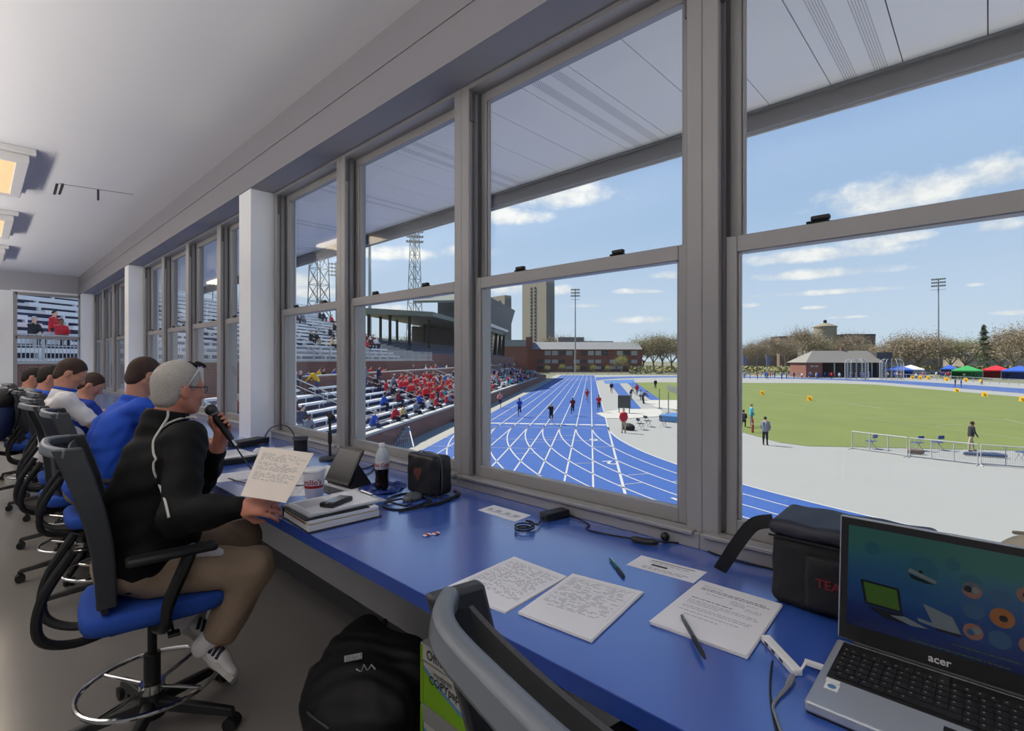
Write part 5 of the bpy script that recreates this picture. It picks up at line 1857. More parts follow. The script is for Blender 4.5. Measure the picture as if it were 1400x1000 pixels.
# white shirt tail showing below the jacket
k = Body(); k.cap((0.60, 2.375, 0.775), (0.68, 2.335, 0.755), 0.034, 0.022, flat=(0.2, -0.7, 0.7), q=0.4); k.build('shirt_tail', M_shirt, 0.007, man)
# socks and shoes
for i, (hl, to) in enumerate(((V((0.628, 2.535, 0.315)), V((0.722, 2.315, 0.205))), (V((0.575, 2.675, 0.385)), V((0.745, 2.61, 0.225))))):
    an = J['an'][i]
    k = Body(); k.cap(an + (J['kn'][i] - an) * 0.25, (hl * 0.7 + to * 0.3) + V((0, 0, 0.04)), 0.046, 0.043); k.build('sock', M_shirt, 0.008, man)
    shoe(man, hl, to, (0.75, 0.3, 0.7), stripes=True)
# glasses with dark lenses pushed up on the hair
f_, s_, u_ = ax
k = MB()
for sg in (-1, 1):
    k.tube(bez([q(-0.02, 0.083 * sg, -0.002), q(-0.004, 0.088 * sg, 0.03), q(0.03, 0.085 * sg, 0.085), q(0.055, 0.068 * sg, 0.108)], 5), 0.0026, 6)
k.build('glasses_temple', mat('temple_silver', (190, 190, 192), 0.3, metal=0.6), man, smooth=True)
for sg in (-1, 1):
    Bg = Body(); Bg.ell(q(0.066, 0.036 * sg, 0.118), (0.026, 0.032, 0.007), 0, Matrix(((f_.x, s_.x, u_.x), (f_.y, s_.y, u_.y), (f_.z, s_.z, u_.z))) @ Matrix.Rotation(0.6, 3, 'Y')); Bg.build('glasses_lens', M_screenoff, 0.004, man)
k = MB()
for sg in (-1, 1):
    k.tube(bez([q(-0.03, 0.083 * sg, 0.012), q(0.03, 0.078 * sg, 0.014), q(0.088, 0.056 * sg, 0.01)], 4), 0.0018, 5)
    k.tube([q(0.096 + 0.003 * math.sin(a_), (0.032 + 0.022 * math.cos(a_)) * sg, 0.002 + 0.017 * math.sin(a_)) for a_ in [j * PI / 8 for j in range(16)]], 0.0015, 5, closed=True)
k.tube([q(0.1, -0.011, 0.008), q(0.1, 0.011, 0.008)], 0.0015, 5)
k.build('spectacles', M_blk, man, smooth=True)

# the microphone he holds
t = thing('microphone', 'black hand-held microphone in the hand of the grey-haired man', 'microphone', tuple(mic1))
k = MB(); k.tube([mic0 + md * 0.048, mic0 + md * 0.06, mic1], [0.021, 0.0175, 0.0125], 16); k.build('handle', M_blk, t, smooth=True)
Bm = Body(); Bm.ell(mic0 + md * 0.024, (0.026, 0.026, 0.026)); Bm.build('grille', mat('mic_mesh', (70, 72, 74), 0.5, metal=0.5, var=0.3, scale=300), 0.004, t)
k = MB(); k.tube([mic0 + md * 0.043, mic0 + md * 0.052], 0.0245, 16); k.build('collar', M_alud, t)
k = MB(); k.tube([mic1, mic1 + md * 0.03], 0.0095, 12); k.build('plug', M_chrome, t, smooth=True)
cable('microphone_cable', 'black cable hanging from the microphone to the counter', [mic1 + md * 0.03, mic1 + md * 0.07 + V((0.01, 0, -0.02)), V((0.86, 2.42, 1.02)), V((0.90, 2.36, 0.955)), V((0.95, 2.36, PZ + 0.004)), V((1.02, 2.52, PZ + 0.006)), V((0.93, 2.72, PZ + 0.006)), V((0.90, 2.95, PZ + 0.004))], 0.0033)

# the paper in his right hand
pb, pr_, pt, pq = at_d(329, 678, 1.83), at_d(384, 686, 1.74), at_d(357, 611, 1.99), at_d(429, 620, 1.90)
t = thing('held_paper', 'printed sheets held up in the right hand of the grey-haired man', 'papers', tuple(pr_))


def pap(off):
    def fn(u, v):
        p_ = pb * (1 - u) * (1 - v) + pr_ * u * (1 - v) + pt * (1 - u) * v + pq * u * v
        return p_ + (V((0.3, -0.2, -0.15)) * (0.35 * u * u * (1 - v) * 0.12)) + V((-0.55, -0.75, 0.3)) * (0.02 * math.sin(PI * u) * math.sin(PI * v) + off)
    return fn


for i in range(2):
    k = MB(); k.sheet(pap(-0.003 * i), 10, 10, 0.0004); k.build('sheet', mat('paper_warm', (222, 212, 202), 0.8, var=0.02), t, smooth=True)
k = MB(); rr = random.Random(12); fn = pap(0.0012)
for a in range(22):
    v = 0.9 - a * 0.028
    u = 0.1
    if a % 7 == 0:
        continue
    while u < 0.85:
        wd = rr.uniform(0.03, 0.12)
        if rr.random() < 0.8:
            k.quad([fn(u, v), fn(u + wd, v), fn(u + wd, v + 0.010), fn(u, v + 0.010)])
        u += wd + 0.03
k.build('print', M_ink, t)


def seated(label, pel, head, yaw, pitch, hair, top, leg, skin=None, width=1.0, arm_fw=0.30, hands=True, pose=0, collar=None, h=0.009, long_sleeve=False):
    """someone seated at the counter, pelvis and head given, leaning as the two demand"""
    pel, head = V(pel), V(head)
    skin = skin or M_skin
    ax_ = head_axes(yaw, pitch)
    L_ = V((0, 1, 0))
    nk = head + V((-0.045, 0, -0.155))
    ch = pel + (nk - pel) * 0.66 + V((-0.035, 0, 0))
    t = thing('person', label, 'person', (pel.x, pel.y, 0))
    J_ = dict(pelvis=pel, chest=ch, neck=nk, sh=[nk + V((-0.005, -0.185 * width, -0.055)), nk + V((-0.005, 0.185 * width, -0.055))],
              hip=[pel + V((0.06, -0.1, -0.03)), pel + V((0.06, 0.1, -0.03))])
    J_['kn'] = [J_['hip'][0] + V((0.39, -0.04, 0.0)), J_['hip'][1] + V((0.39, 0.04, 0.0))]
    J_['an'] = [J_['kn'][0] + V((-0.14, 0.02, -0.37)), J_['kn'][1] + V((-0.14, -0.02, -0.37))]
    J_['el'] = [J_['sh'][0] + V((0.17, -0.03, -0.2)), J_['sh'][1] + V((0.17, 0.03, -0.2))]
    ex = max(1.0, J_['el'][0].x + 0.2)
    J_['wr'] = [V((ex, pel.y - 0.12, CT + 0.035)), V((ex, pel.y + 0.12, CT + 0.035))]
    if pose == 1:
        J_['wr'][0] = V((ex - 0.05, pel.y - 0.02, CT + 0.10))
    B_ = Body()
    torso_prims(B_, J_, L_, -0.012, width=width)
    q_ = add_head(B_, head, ax_, 1.0, 0, nk)
    for i in (0, 1):
        B_.cap(J_['sh'][i], J_['el'][i], 0.05, 0.042)
        B_.cap(J_['el'][i], J_['wr'][i], 0.042, 0.027)
        leg_prims(B_, J_, i, -0.012, 0)
        add_hand(B_, J_['wr'][i], (J_['wr'][i] - J_['el'][i]) * V((1, 1, 0.2)), V((0.1, 0, -1)), 1 if i else -1, curl=0.3)
    B_.build('body', skin, h * 0.8, t, k=0.03)
    add_eyes(q_, t)
    add_hair(head, ax_, hair, t, thick=0.0045, h=0.006)
    S = Wrinkled(); S.amp = 0.005
    torso_prims(S, J_, L_, 0.010, width=width, belly=0.01)
    S.ell(pel + V((0, 0, 0.03)), (0.14, 0.185, 0.1))
    for i in (0, 1):
        e = J_['el'][i]
        S.cap(J_['sh'][i], J_['sh'][i] + (e - J_['sh'][i]) * (0.95 if long_sleeve else 0.8), 0.064, 0.062)
        if long_sleeve:
            S.cap(e, J_['wr'][i] - (J_['wr'][i] - e).normalized() * 0.02, 0.056, 0.038)
    S.cap(nk - V((0.02, 0, 0.03)), nk + V((0.0, 0, 0.03)), 0.074, 0.068, k=0.02)
    S.build('shirt', top, 0.010, t, k=0.035, cut=lambda X: np.maximum(pel.z - 0.05 - X[:, 2], X[:, 2] - (nk.z + 0.018 - 0.25 * np.clip(X[:, 0] - nk.x, -0.1, 0.3))))
    T = Wrinkled()
    for i in (0, 1):
        T.cap(J_['hip'][i], J_['kn'][i], 0.096, 0.072)
        T.cap(J_['kn'][i], J_['an'][i], 0.07, 0.06)
    T.ell(pel, (0.135, 0.18, 0.11))
    T.build('trousers', leg, 0.012, t, k=0.035, cut=lambda X: X[:, 2] - (pel.z + 0.06))
    for i in (0, 1):
        a_ = J_['an'][i]
        shoe(t, a_ + V((-0.06, 0, -0.075)), a_ + V((0.2, 0, -0.125)), (0, 0, 1))
    if collar:
        k_ = MB(); k_.tube([nk + V((0.01, 0, 0.028)) + V((0.068 * math.cos(j * PI / 10), 0.066 * math.sin(j * PI / 10), -0.018 * math.cos(j * PI / 10))) for j in range(20)], 0.011, 6, closed=True); k_.build('collar', collar, t, smooth=True)
    return t


hp_ = at_d(197, 514, 3.50)
seated('person in a bright blue polo leaning on the counter behind the speaker', (0.50, 4.24, 0.72), hp_, math.radians(20), math.radians(-25), M_brown, M_polo, M_khaki, width=1.12)
seated('person in a white polo with blue collar looking down at the counter', (0.46, 5.80, 0.72), at_d(97, 511, 4.22), math.radians(-12), math.radians(-32), M_brown, M_shirt, M_navy, collar=M_polo)
seated('person in dark blue with short dark hair bent low over the counter', (0.60, 6.75, 0.72), at_d(125, 527, 5.15), math.radians(-15), math.radians(-35), M_brown, mat('shirt_royal', (24, 54, 150), 0.85), M_navy)
seated('person with dark hair half hidden behind the person in white', (0.50, 7.36, 0.72), at_d(69, 516, 5.45), math.radians(0), math.radians(-20), M_dkhair, M_polo, M_navy)
seated('person in a grey shirt with black hair nearest the end wall', (0.47, 9.3, 0.72), at_d(45, 516, 6.72), math.radians(-5), math.radians(-22), M_dkhair, M_greysh, M_navy)

# backpack and jacket hung over the chair backs
t = thing('backpack', 'blue and black backpack hanging on a chair back by the counter', 'backpack', (0.16, 7.3, 0.55))
Bd = Body(); Bd.ell((0.14, 7.32, 0.98), (0.13, 0.2, 0.26)).ell((0.06, 7.32, 0.88), (0.09, 0.16, 0.15)); Bd.build('body', mat('backpack_blue', (26, 44, 92), 0.7, var=0.1), 0.014, t, k=0.04)
Bd = Body(); Bd.ell((0.145, 7.31, 1.13), (0.12, 0.19, 0.13)); Bd.build('flap', M_cloth, 0.014, t)
k = MB(); k.tube(bez([(0.2, 7.22, 1.2), (0.28, 7.2, 1.25), (0.3, 7.2, 1.05), (0.26, 7.2, 0.85)], 5), 0.02, 8, flat=0.4); k.build('strap', M_cloth, t, smooth=True)
t = thing('jacket', 'maroon jacket draped over the back of the leftmost chair', 'jacket', (0.12, 8.2, 0.45))
Bd = Wrinkled(); Bd.amp = 0.008; Bd.cap((0.12, 8.0, 1.16), (0.10, 8.4, 1.2), 0.085, 0.085).cap((0.08, 8.03, 1.1), (0.06, 8.02, 0.6), 0.09, 0.1).cap((0.06, 8.38, 1.1), (0.04, 8.36, 0.62), 0.09, 0.1).ell((0.06, 8.2, 0.85), (0.09, 0.22, 0.32)); Bd.build('shell', mat('jacket_maroon', (86, 20, 30), 0.8, var=0.1), 0.014, t, k=0.05)
Bd = Wrinkled(); Bd.amp = 0.006; Bd.cap((0.1, 7.95, 1.08), (0.08, 7.93, 0.55), 0.06, 0.05); Bd.build('sleeve', MATS['jacket_maroon'], 0.014, t)
# ------------------------------------------------------------------ the stands along the home straight
def omat(name, rgb, *a, **k):
    return mat(name, [v * 0.76 for v in rgb], *a, **k)


M_brick = brick_mat('stand_brick', (134, 82, 68), (116, 68, 58), (140, 120, 110))
M_coping = omat('coping_white', (238, 236, 230), 0.8, var=0.03)
M_bench = mat('bench_aluminium', (226, 229, 234), 0.5, var=0.03, metal=0.0)
M_riser_shade = omat('riser_shade', (74, 84, 124), 0.8, var=0.1)  # dark blue paints in the shade between the benches
M_tread = omat('tread_grey', (196, 198, 202), 0.8, var=0.05)
M_rail = omat('rail_white', (240, 240, 240), 0.5, var=0.02)
M_steel = omat('galvanised_steel', (206, 212, 216), 0.5, var=0.05)
M_green = omat('tower_steel', (150, 160, 158), 0.6, var=0.05)


def ewbox(mb, e0, e1, n0, n1, z0, z1, m=0):
    mb.hexa([ew(e0, n0, z0), ew(e1, n0, z0), ew(e1, n1, z0), ew(e0, n1, z0), ew(e0, n0, z1), ew(e1, n0, z1), ew(e1, n1, z1), ew(e0, n1, z1)], m)


mb = MB(); ewbox(mb, 3, 112, 11.75, 12.05, GZ - 0.1, GZ + 1.22)
o = mb.build('wall_stand_front', M_brick, uvbox=True); struct(o, 'low brick wall along the foot of the lower stand', 'wall')
mb = MB(); ewbox(mb, 3, 112, 11.68, 12.12, GZ + 1.22, GZ + 1.36); o = mb.build('wall_coping', M_coping); struct(o, 'white coping on the low brick wall by the track', 'coping')
AIS = [(19.6, 20.8), (29.0, 30.2), (38.5, 39.7), (48.0, 49.2), (57.5, 58.7), (67.0, 68.2), (76.5, 77.7), (86.0, 87.2), (95.5, 96.7)]
ROWS = 7


def low_n(i):
    return 12.55 + 0.86 * i


def low_z(i):
    return GZ + 1.0 + 0.34 * i


t = thing('bleachers', 'lower aluminium bleachers between the track wall and the brick parapet', 'bleachers', tuple(ew(60, 15, GZ)))
k = MB()
for i in range(ROWS):
    a, z = low_n(i), low_z(i)
    ewbox(k, 4, 111, a - 0.5, a + 0.36 if i < ROWS - 1 else 18.47, GZ - 0.05, z, 0)
    p = [ew(4, a - 0.503, z - 0.34), ew(111, a - 0.503, z - 0.34), ew(111, a - 0.503, z - 0.10), ew(4, a - 0.503, z - 0.10)]
    k.quad(p, 1)
k.build('deck', [M_tread, M_riser_shade], t)
edges = [4.0] + [v for q in AIS for v in q] + [111.0]
secs = [(edges[2 * j], edges[2 * j + 1]) for j in range(len(edges) // 2)]
for (e0, e1) in secs:
    for i in range(ROWS):
        a, z = low_n(i), low_z(i)
        b = MB()
        ewbox(b, e0 + 0.1, e1 - 0.1, a - 0.02, a + 0.26, z + 0.38, z + 0.43)
        ewbox(b, e0 + 0.1, e1 - 0.1, a - 0.03, a - 0.015, z + 0.30, z + 0.43)
        x = e0 + 0.6
        while x < e1:
            ewbox(b, x, x + 0.05, a + 0.08, a + 0.13, z, z + 0.38); x += 2.3
        b.build('bench', M_bench, t)
for j, (e0, e1) in enumerate(AIS):
    t = thing('stair_rail', '%s white stair rail of the lower stand counted from the near end' % ['first', 'second', 'third', 'fourth', 'fifth', 'sixth', 'seventh', 'eighth', 'ninth'][j], 'rail', tuple(ew((e0 + e1) / 2, 15, GZ + 1)), group='stair rails of the lower stand')
    for sg in (e0 + 0.05,):
        b = MB()
        pts = [ew(sg, low_n(i), low_z(i) + 0.95) for i in (0.2, ROWS - 0.6)]
        b.tube([pts[0] - V((0, 0, 0.95)), pts[0], pts[1], pts[1] + ew(0, 0.9) * 1.0, pts[1] + ew(0, 0.9) - V((0, 0, 0.9))], 0.035, 6)
        lowr = [p - V((0, 0, 0.42)) for p in pts]
        b.tube([lowr[0], lowr[1], lowr[1] + ew(0, 0.9)], 0.028, 6)
        b.build('handrail', M_rail, t)
        for f in (0.33, 0.66):
            b = MB(); p = pts[0].lerp(pts[1], f); b.cyl(p - V((0, 0, 0.98)), p, 0.03, n=6); b.build('post', M_rail, t)
# parapet, walkway, tall wall
WZ = CAMZ - 2.35
mb = MB(); ewbox(mb, 31, 104, 18.5, 18.75, GZ, CAMZ - 1.16); struct(mb.build('wall_parapet', M_brick, uvbox=True), 'brick parapet between lower stand and walkway', 'wall')
mb = MB(); ewbox(mb, 31, 104, 18.42, 18.83, CAMZ - 1.16, CAMZ - 1.06); struct(mb.build('wall_parapet_coping', M_coping), 'white coping on the brick parapet of the walkway', 'coping')
mb = MB(); ewbox(mb, 2, 125, 18.55, 21.1, GZ, WZ); struct(mb.build('floor_walkway', M_tread), 'concrete walkway behind the brick parapet', 'walkway')
mb = MB(); ewbox(mb, 0, 66, 21.0, 21.3, GZ, CAMZ - 0.16); struct(mb.build('wall_upper_stand', M_brick, uvbox=True), 'tall brick wall carrying the upper stand', 'wall')
mb = MB(); ewbox(mb, 0, 66, 20.95, 21.35, CAMZ - 0.16, CAMZ - 0.08); struct(mb.build('wall_upper_coping', M_coping), 'pale cap on the tall brick wall', 'coping')
t = thing('guard_rail', 'long white picket guard rail in front of the upper stand', 'rail', tuple(ew(30, 21.1, CAMZ - 0.1)))
k = MB()
for z in (0.06, 0.56, 0.98):
    ewbox(k, 0, 65.5, 21.08, 21.12, CAMZ - 0.045 + z, CAMZ - 0.0 + z)
k.build('rails', M_rail, t)
k = MB(); x = 0.0
while x < 65.4:
    ewbox(k, x, x + 0.022, 21.09, 21.11, CAMZ - 0.05, CAMZ + 0.95); x += 0.15
k.build('picket_infill', M_rail, t)
for i in range(28):
    k = MB(); x = i * 2.42; ewbox(k, x, x + 0.07, 21.06, 21.14, CAMZ - 0.1, CAMZ + 1.0); k.build('post', M_rail, t)
# upper stand
UN, UZ, UR = 21.5, CAMZ - 0.05, 14


def up_n(i):
    return UN + 0.78 + 0.77 * i


def up_z(i):
    return UZ + 0.10 + 0.385 * i


t = thing('bleachers', 'upper white bleachers behind the picket guard rail', 'bleachers', tuple(ew(28, 26, UZ)))
k = MB()
ewbox(k, 1, 57, UN - 0.2, up_n(0) - 0.3, UZ - 0.6, UZ)
for i in range(UR):
    a, z = up_n(i), up_z(i)
    ewbox(k, 1, 57, a - 0.42, a + 0.36, z - 0.42, z, 0)
    k.quad([ew(1, a - 0.423, z - 0.385), ew(57, a - 0.423, z - 0.385), ew(57, a - 0.423, z - 0.14), ew(1, a - 0.423, z - 0.14)], 1)
    k.quad([ew(1, a - 0.424, z - 0.14), ew(57, a - 0.424, z - 0.14), ew(57, a - 0.424, z), ew(1, a - 0.424, z)], 2)
k.build('deck', [M_tread, M_riser_shade, M_bench], t)
UA = [10.4, 19.8, 29.2, 38.6, 48.0]
ed = [1.0] + [v for q in UA for v in (q, q + 1.1)] + [57.0]
for j in range(len(ed) // 2):
    for i in range(UR):
        a, z = up_n(i), up_z(i)
        off = 0.5 * (i % 2)
        b = MB()
        ewbox(b, ed[2 * j] + 0.08 + off * 0.2, ed[2 * j + 1] - 0.08, a - 0.03, a + 0.24, z + 0.36, z + 0.42)
        ewbox(b, ed[2 * j] + 0.08 + off * 0.2, ed[2 * j + 1] - 0.08, a - 0.045, a - 0.02, z + 0.22, z + 0.42)
        x = ed[2 * j] + 0.5 + off
        while x < ed[2 * j + 1] - 0.2:
            ewbox(b, x, x + 0.12, a - 0.04, a + 0.1, z, z + 0.38); x += 1.9
        b.build('bench', M_bench, t)
for j, e0 in enumerate(UA[2:]):
    t = thing('stair_rail', '%s white stair rail of the upper stand counted from the near end' % ['first', 'second', 'third', 'fourth', 'fifth'][j], 'rail', tuple(ew(e0, 25, UZ)), group='stair rails of the upper stand')
    b = MB(); p0, p1 = ew(e0 + 0.5, up_n(0) - 0.3, up_z(0) + 0.95), ew(e0 + 0.5, up_n(7), up_z(7) + 0.95)
    b.tube([p0 - V((0, 0, 0.95)), p0, p1, p1 - V((0, 0, 0.95))], 0.04, 6); b.tube([p0 - V((0, 0, 0.42)), p1 - V((0, 0, 0.42))], 0.03, 6); b.build('handrail', M_rail, t)
t = thing('mesh_fence', 'steel mesh fence along the top of the upper stand', 'fence', tuple(ew(28, 32.8, UZ + 5)))
k = MB(); zt = up_z(UR - 1)
for z in (0.0, 0.6, 1.2):
    ewbox(k, 1, 57, 32.55, 32.59, zt + z, zt + z + 0.04)
x = 1.0
while x < 57:
    ewbox(k, x, x + 0.012, 32.56, 32.575, zt, zt + 1.2); x += 0.16
k.build('mesh', M_steel, t)
for i in range(24):
    k = MB(); x = 1 + i * 2.43; ewbox(k, x, x + 0.07, 32.53, 32.6, zt - 0.4, zt + 1.3); k.build('post', M_steel, t)
mb = MB(); ewbox(mb, 0.8, 57, 21.3, 32.6, GZ, UZ - 0.62); struct(mb.build('wall_under_stand', M_brick, uvbox=True), 'brick base below the upper stand', 'wall')

# covered grandstand beyond
M_roofo = omat('grandstand_roof', (150, 156, 142), 0.6, var=0.05, scale=0.3)
M_dkpan = omat('press_box_dark', (104, 108, 118), 0.5, var=0.05, scale=0.3)
t = thing('grandstand', 'old covered grandstand with dark roof posts and a slanted press box', 'grandstand', tuple(ew(105, 30, GZ)))
k = MB()
k.hexa([ew(75, 24, 8.2), ew(138, 24, 8.4), ew(138, 37, 9.0), ew(75, 37, 8.8), ew(75, 24, 8.9), ew(138, 24, 9.1), ew(138, 37, 10.0), ew(75, 37, 9.8)]); k.build('roof', M_roofo, t)
for i, (e_, n_) in enumerate(((75.5, 34.5), (75.5, 31), (76, 28), (80, 34.5), (86, 34), (92, 34), (98, 33), (84, 27.5), (100, 27), (112, 27), (124, 27), (136, 27))):
    k = MB(); ewbox(k, e_, e_ + 0.35, n_, n_ + 0.35, 1, 8.7); k.build('post', M_dark, t)
k = MB()
for i in range(12):
    ewbox(k, 72, 140, 22.2 + i, 23.2 + i, GZ, 1.9 + 0.25 * i, 0)
    k.quad([ew(72, 22.19 + i, 1.70 + 0.25 * i), ew(140, 22.19 + i, 1.70 + 0.25 * i), ew(140, 22.19 + i, 1.84 + 0.25 * i), ew(72, 22.19 + i, 1.84 + 0.25 * i)], 1)
    ewbox(k, 72.5, 139, 22.4 + i, 22.7 + i, 2.2 + 0.25 * i, 2.28 + 0.25 * i, 2)
k.build('seating_deck', [M_tread, M_riser_shade, omat('seat_blue_grey', (128, 140, 170), 0.6)], t)
k = MB()
k.hexa([ew(100, 24.5, 8.9), ew(149, 24.5, 8.6), ew(149, 31, 8.6), ew(100, 31, 8.9), ew(100, 22.6, 15.6), ew(151, 22.6, 16.4), ew(151, 31, 16.4), ew(100, 31, 15.6)]); k.build('press_box', M_dkpan, t)
k = MB(); ewbox(k, 112, 147, 24.1, 24.5, 9.6, 10.6); k.build('press_box_window', omat('far_glass', (150, 160, 172), 0.2), t)
k = MB(); k.hexa([ew(86, 22, 11.6), ew(101, 22, 15.6), ew(101, 31, 15.6), ew(86, 31, 11.6), ew(86, 22, 12.0), ew(101, 22, 16.1), ew(101, 31, 16.1), ew(86, 31, 12.0)]); k.build('canopy_wing', M_roofo, t)
for e_ in (133, 139, 145):
    for sg in (-1, 1):
        k = MB(); k.bar(ew(e_, 25, 8.7), ew(e_ + sg * 1.6, 25.5, 1.0), 0.5, 0.5); k.build('leg', M_dark, t)
k = MB(); ewbox(k, 66, 141, 21.4, 22.2, GZ, 2.35); k.build('front_wall', M_brick, t, uvbox=True)
k = MB(); ewbox(k, 100, 138, 33, 36.5, 2, 8.4); k.build('rear_wall', omat('grandstand_back', (96, 84, 84), 0.8, var=0.12, scale=0.6), t)
# ramp and end wall of the lower stand
t = thing('ramp', 'pale concrete ramp with brick side wall at the far end of the lower stand', 'ramp', tuple(ew(118, 14, GZ)))
k = MB(); k.hexa([ew(112.1, 12.5, GZ), ew(136, 12.5, GZ), ew(136, 15.5, GZ), ew(112, 15.5, GZ), ew(112, 12.5, GZ + 3.0), ew(136, 12.5, GZ + 0.6), ew(136, 15.5, GZ + 0.6), ew(112, 15.5, GZ + 3.0)]); k.build('slope', M_tread, t)
k = MB(); k.hexa([ew(112.1, 12.0, GZ), ew(137, 12.0, GZ), ew(137, 12.4, GZ), ew(112.1, 12.4, GZ), ew(112.1, 12.0, GZ + 2.2), ew(137, 12.0, GZ + 1.2), ew(137, 12.4, GZ + 1.2), ew(112.1, 12.4, GZ + 2.2)]); k.build('side_wall', M_brick, t, uvbox=True)
# starting lane barrier folded by the stand wall
k0 = at_z(566, 606, GZ)
t = thing('folded_barrier', 'white tubular rack leaning against the low brick wall', 'rack', tuple(k0))
bl, br, tr, tl = at_z(534, 615, GZ), at_z(566, 612, GZ), at_d(559, 584, (k0.x * SN + k0.y * CS)), at_d(543, 585, (k0.x * SN + k0.y * CS))
k = MB(); k.tube([bl, br, tr, tl], 0.05, 6, closed=True); k.build('frame', M_rail, t)
k = MB()
for i in range(1, 10):
    f = i / 10
    k.tube([bl.lerp(br, f), tl.lerp(tr, f)], 0.022, 5)
k.tube([bl.lerp(tl, 0.45), br.lerp(tr, 0.45)], 0.03, 5); k.tube([bl.lerp(tl, 0.8), br.lerp(tr, 0.8)], 0.03, 5)
k.tube([bl, tr], 0.02, 5); k.build('bars', M_rail, t)
p = at_z(623, 577, GZ); t = thing('hurdle_bag', 'small red bag on the concrete strip beside the brick wall', 'bag', tuple(p)); Bd = Body(); Bd.cap(p + V((-0.3, -0.2, 0.12)), p + V((0.3, 0.2, 0.14)), 0.16); Bd.build('body', omat('bag_red', (170, 40, 50), 0.8), 0.05, t, cut=lambda X: GZ + 0.02 - X[:, 2])
# ------------------------------------------------------------------ buildings, trees, lights and tents beyond the field
def lighting_pole(name, label, base, h, rows=3, cols=6, face=None, r=0.35, pw=0.62):
    t = thing(name, label, 'floodlight', tuple(base), group='floodlight masts')
    k = MB(); k.cyl(base, base + V((0, 0, h)), r, r * 0.55, 10); k.build('pole', M_steel, t, smooth=True)
    f = (V((0, 0, 0)) - base); f.z = 0; f.normalize()
    if face is not None:
        f = face
    s = V((-f.y, f.x, 0))
    k = MB()
    for i in range(rows):
        z = h - 0.6 - i * 1.25
        k.bar(base + V((0, 0, z)) - s * (cols * pw / 2), base + V((0, 0, z)) + s * (cols * pw / 2), 0.14, 0.14)
    k.bar(base + V((0, 0, h - rows * 1.25 - 0.6)) - s * (cols * pw / 2), base + V((0, 0, h - rows * 1.25 - 0.6)) + s * (cols * pw / 2), 0.5, 0.1)
    k.build('crossarm', M_steel, t)
    for i in range(rows):
        for j in range(cols):
            p = base + V((0, 0, h - 0.25 - i * 1.25)) + s * ((j + 0.5) * pw - cols * pw / 2) + f * 0.25
            k = MB(); k.tube([p - f * 0.15 + V((0, 0, 0.1)), p + f * 0.25 - V((0, 0, 0.12))], [0.2, 0.33], 8); k.build('lamp_head', M_steel, t, smooth=True)
    return t


def gp(px, d):
    p = at_d(px, HY, d)
    return V((p.x, p.y, GZ))


lighting_pole('floodlight_mast', 'tall floodlight mast in front of the long brick building', gp(786.5, 205), (505 - 393) / 690 * 205 + 0.8, 3, 6)
lighting_pole('floodlight_mast', 'tall floodlight mast beyond the grass infield near the tents', gp(1283, 190), (507 - 380) / 690 * 190 + 1.0, 3, 7)
lighting_pole('floodlight_mast', 'plain grey mast rising past the eave behind the upper stand', gp(505.5, 100), 34, 3, 6, r=0.4)


def lattice(label, base, h, w0, w1, nb, lamps):
    t = thing('lattice_tower', label, 'floodlight tower', tuple(base))
    f = -V((base.x, base.y, 0)).normalized(); s = V((-f.y, f.x, 0))
    f, s = (f * 0.8 + s * 0.6), (s * 0.8 - f * 0.6)

    def corner(i, z):
        w = w0 + (w1 - w0) * z / h
        a, b = ((-1, -1), (1, -1), (1, 1), (-1, 1))[i]
        return base + s * (a * w / 2) + f * (b * w / 2) + V((0, 0, z))
    for i in range(4):
        k = MB(); k.bar(corner(i, 0), corner(i, h), 0.2, 0.2); k.build('leg', M_green, t)
    k = MB()
    for j in range(nb):
        za, zb = h * j / nb, h * (j + 1) / nb
        for i in range(4):
            k.bar(corner(i, za), corner((i + 1) % 4, zb), 0.1, 0.1); k.bar(corner((i + 1) % 4, za), corner(i, zb), 0.1, 0.1); k.bar(corner(i, zb), corner((i + 1) % 4, zb), 0.1, 0.1)
    k.build('bracing', M_green, t)
    ff = -V((base.x, base.y, 0)).normalized(); ss = V((-ff.y, ff.x, 0))
    for r_ in range(lamps):
        z = h - 0.5 - r_ * 1.7
        k = MB(); k.bar(base + V((0, 0, z)) - ss * 2.6, base + V((0, 0, z)) + ss * 2.6, 0.2, 0.2)
        k.build('lamp_bar', M_green, t)
        for c_ in range(7):
            p = base + V((0, 0, z + 0.5)) + ss * (-2.5 + c_ * 0.83)
            k = MB(); k.tube([p, p + ff * 0.5 - V((0, 0, 0.25))], [0.25, 0.42], 8); k.build('lamp_head', M_green, t, smooth=True)
    return t


lattice('lattice floodlight tower with lamp banks, right of the plain mast', gp(567, 170), (492 - 316) / 690 * 170 + 5.3, 4.6, 2.0, 12, 3)
lattice('open lattice tower without visible lamps behind the upper stand', gp(436, 115), (492 - 345) / 690 * 115 + 9, 4.2, 2.6, 9, 0)
t = thing('lamp_bank', 'bank of floodlights half hidden beside the open lattice tower', 'floodlight', tuple(gp(460, 150)))
b0 = gp(460, 150); ff = -V((b0.x, b0.y, 0)).normalized(); ss = V((-ff.y, ff.x, 0))
k = MB(); k.cyl(b0, b0 + V((0, 0, 5.3 + (492 - 358) / 690 * 150)), 0.3, n=8); k.build('pole', M_steel, t)
for r_ in range(4):
    for c_ in range(6):
        z = 5.3 + (492 - 376 + r_ * 5) / 690 * 150
        p = b0 + V((0, 0, z)) + ss * (-2.1 + c_ * 0.85); k = MB(); k.tube([p, p + ff * 0.5 - V((0, 0, 0.2))], [0.22, 0.4], 8); k.build('lamp_head', M_steel, t)

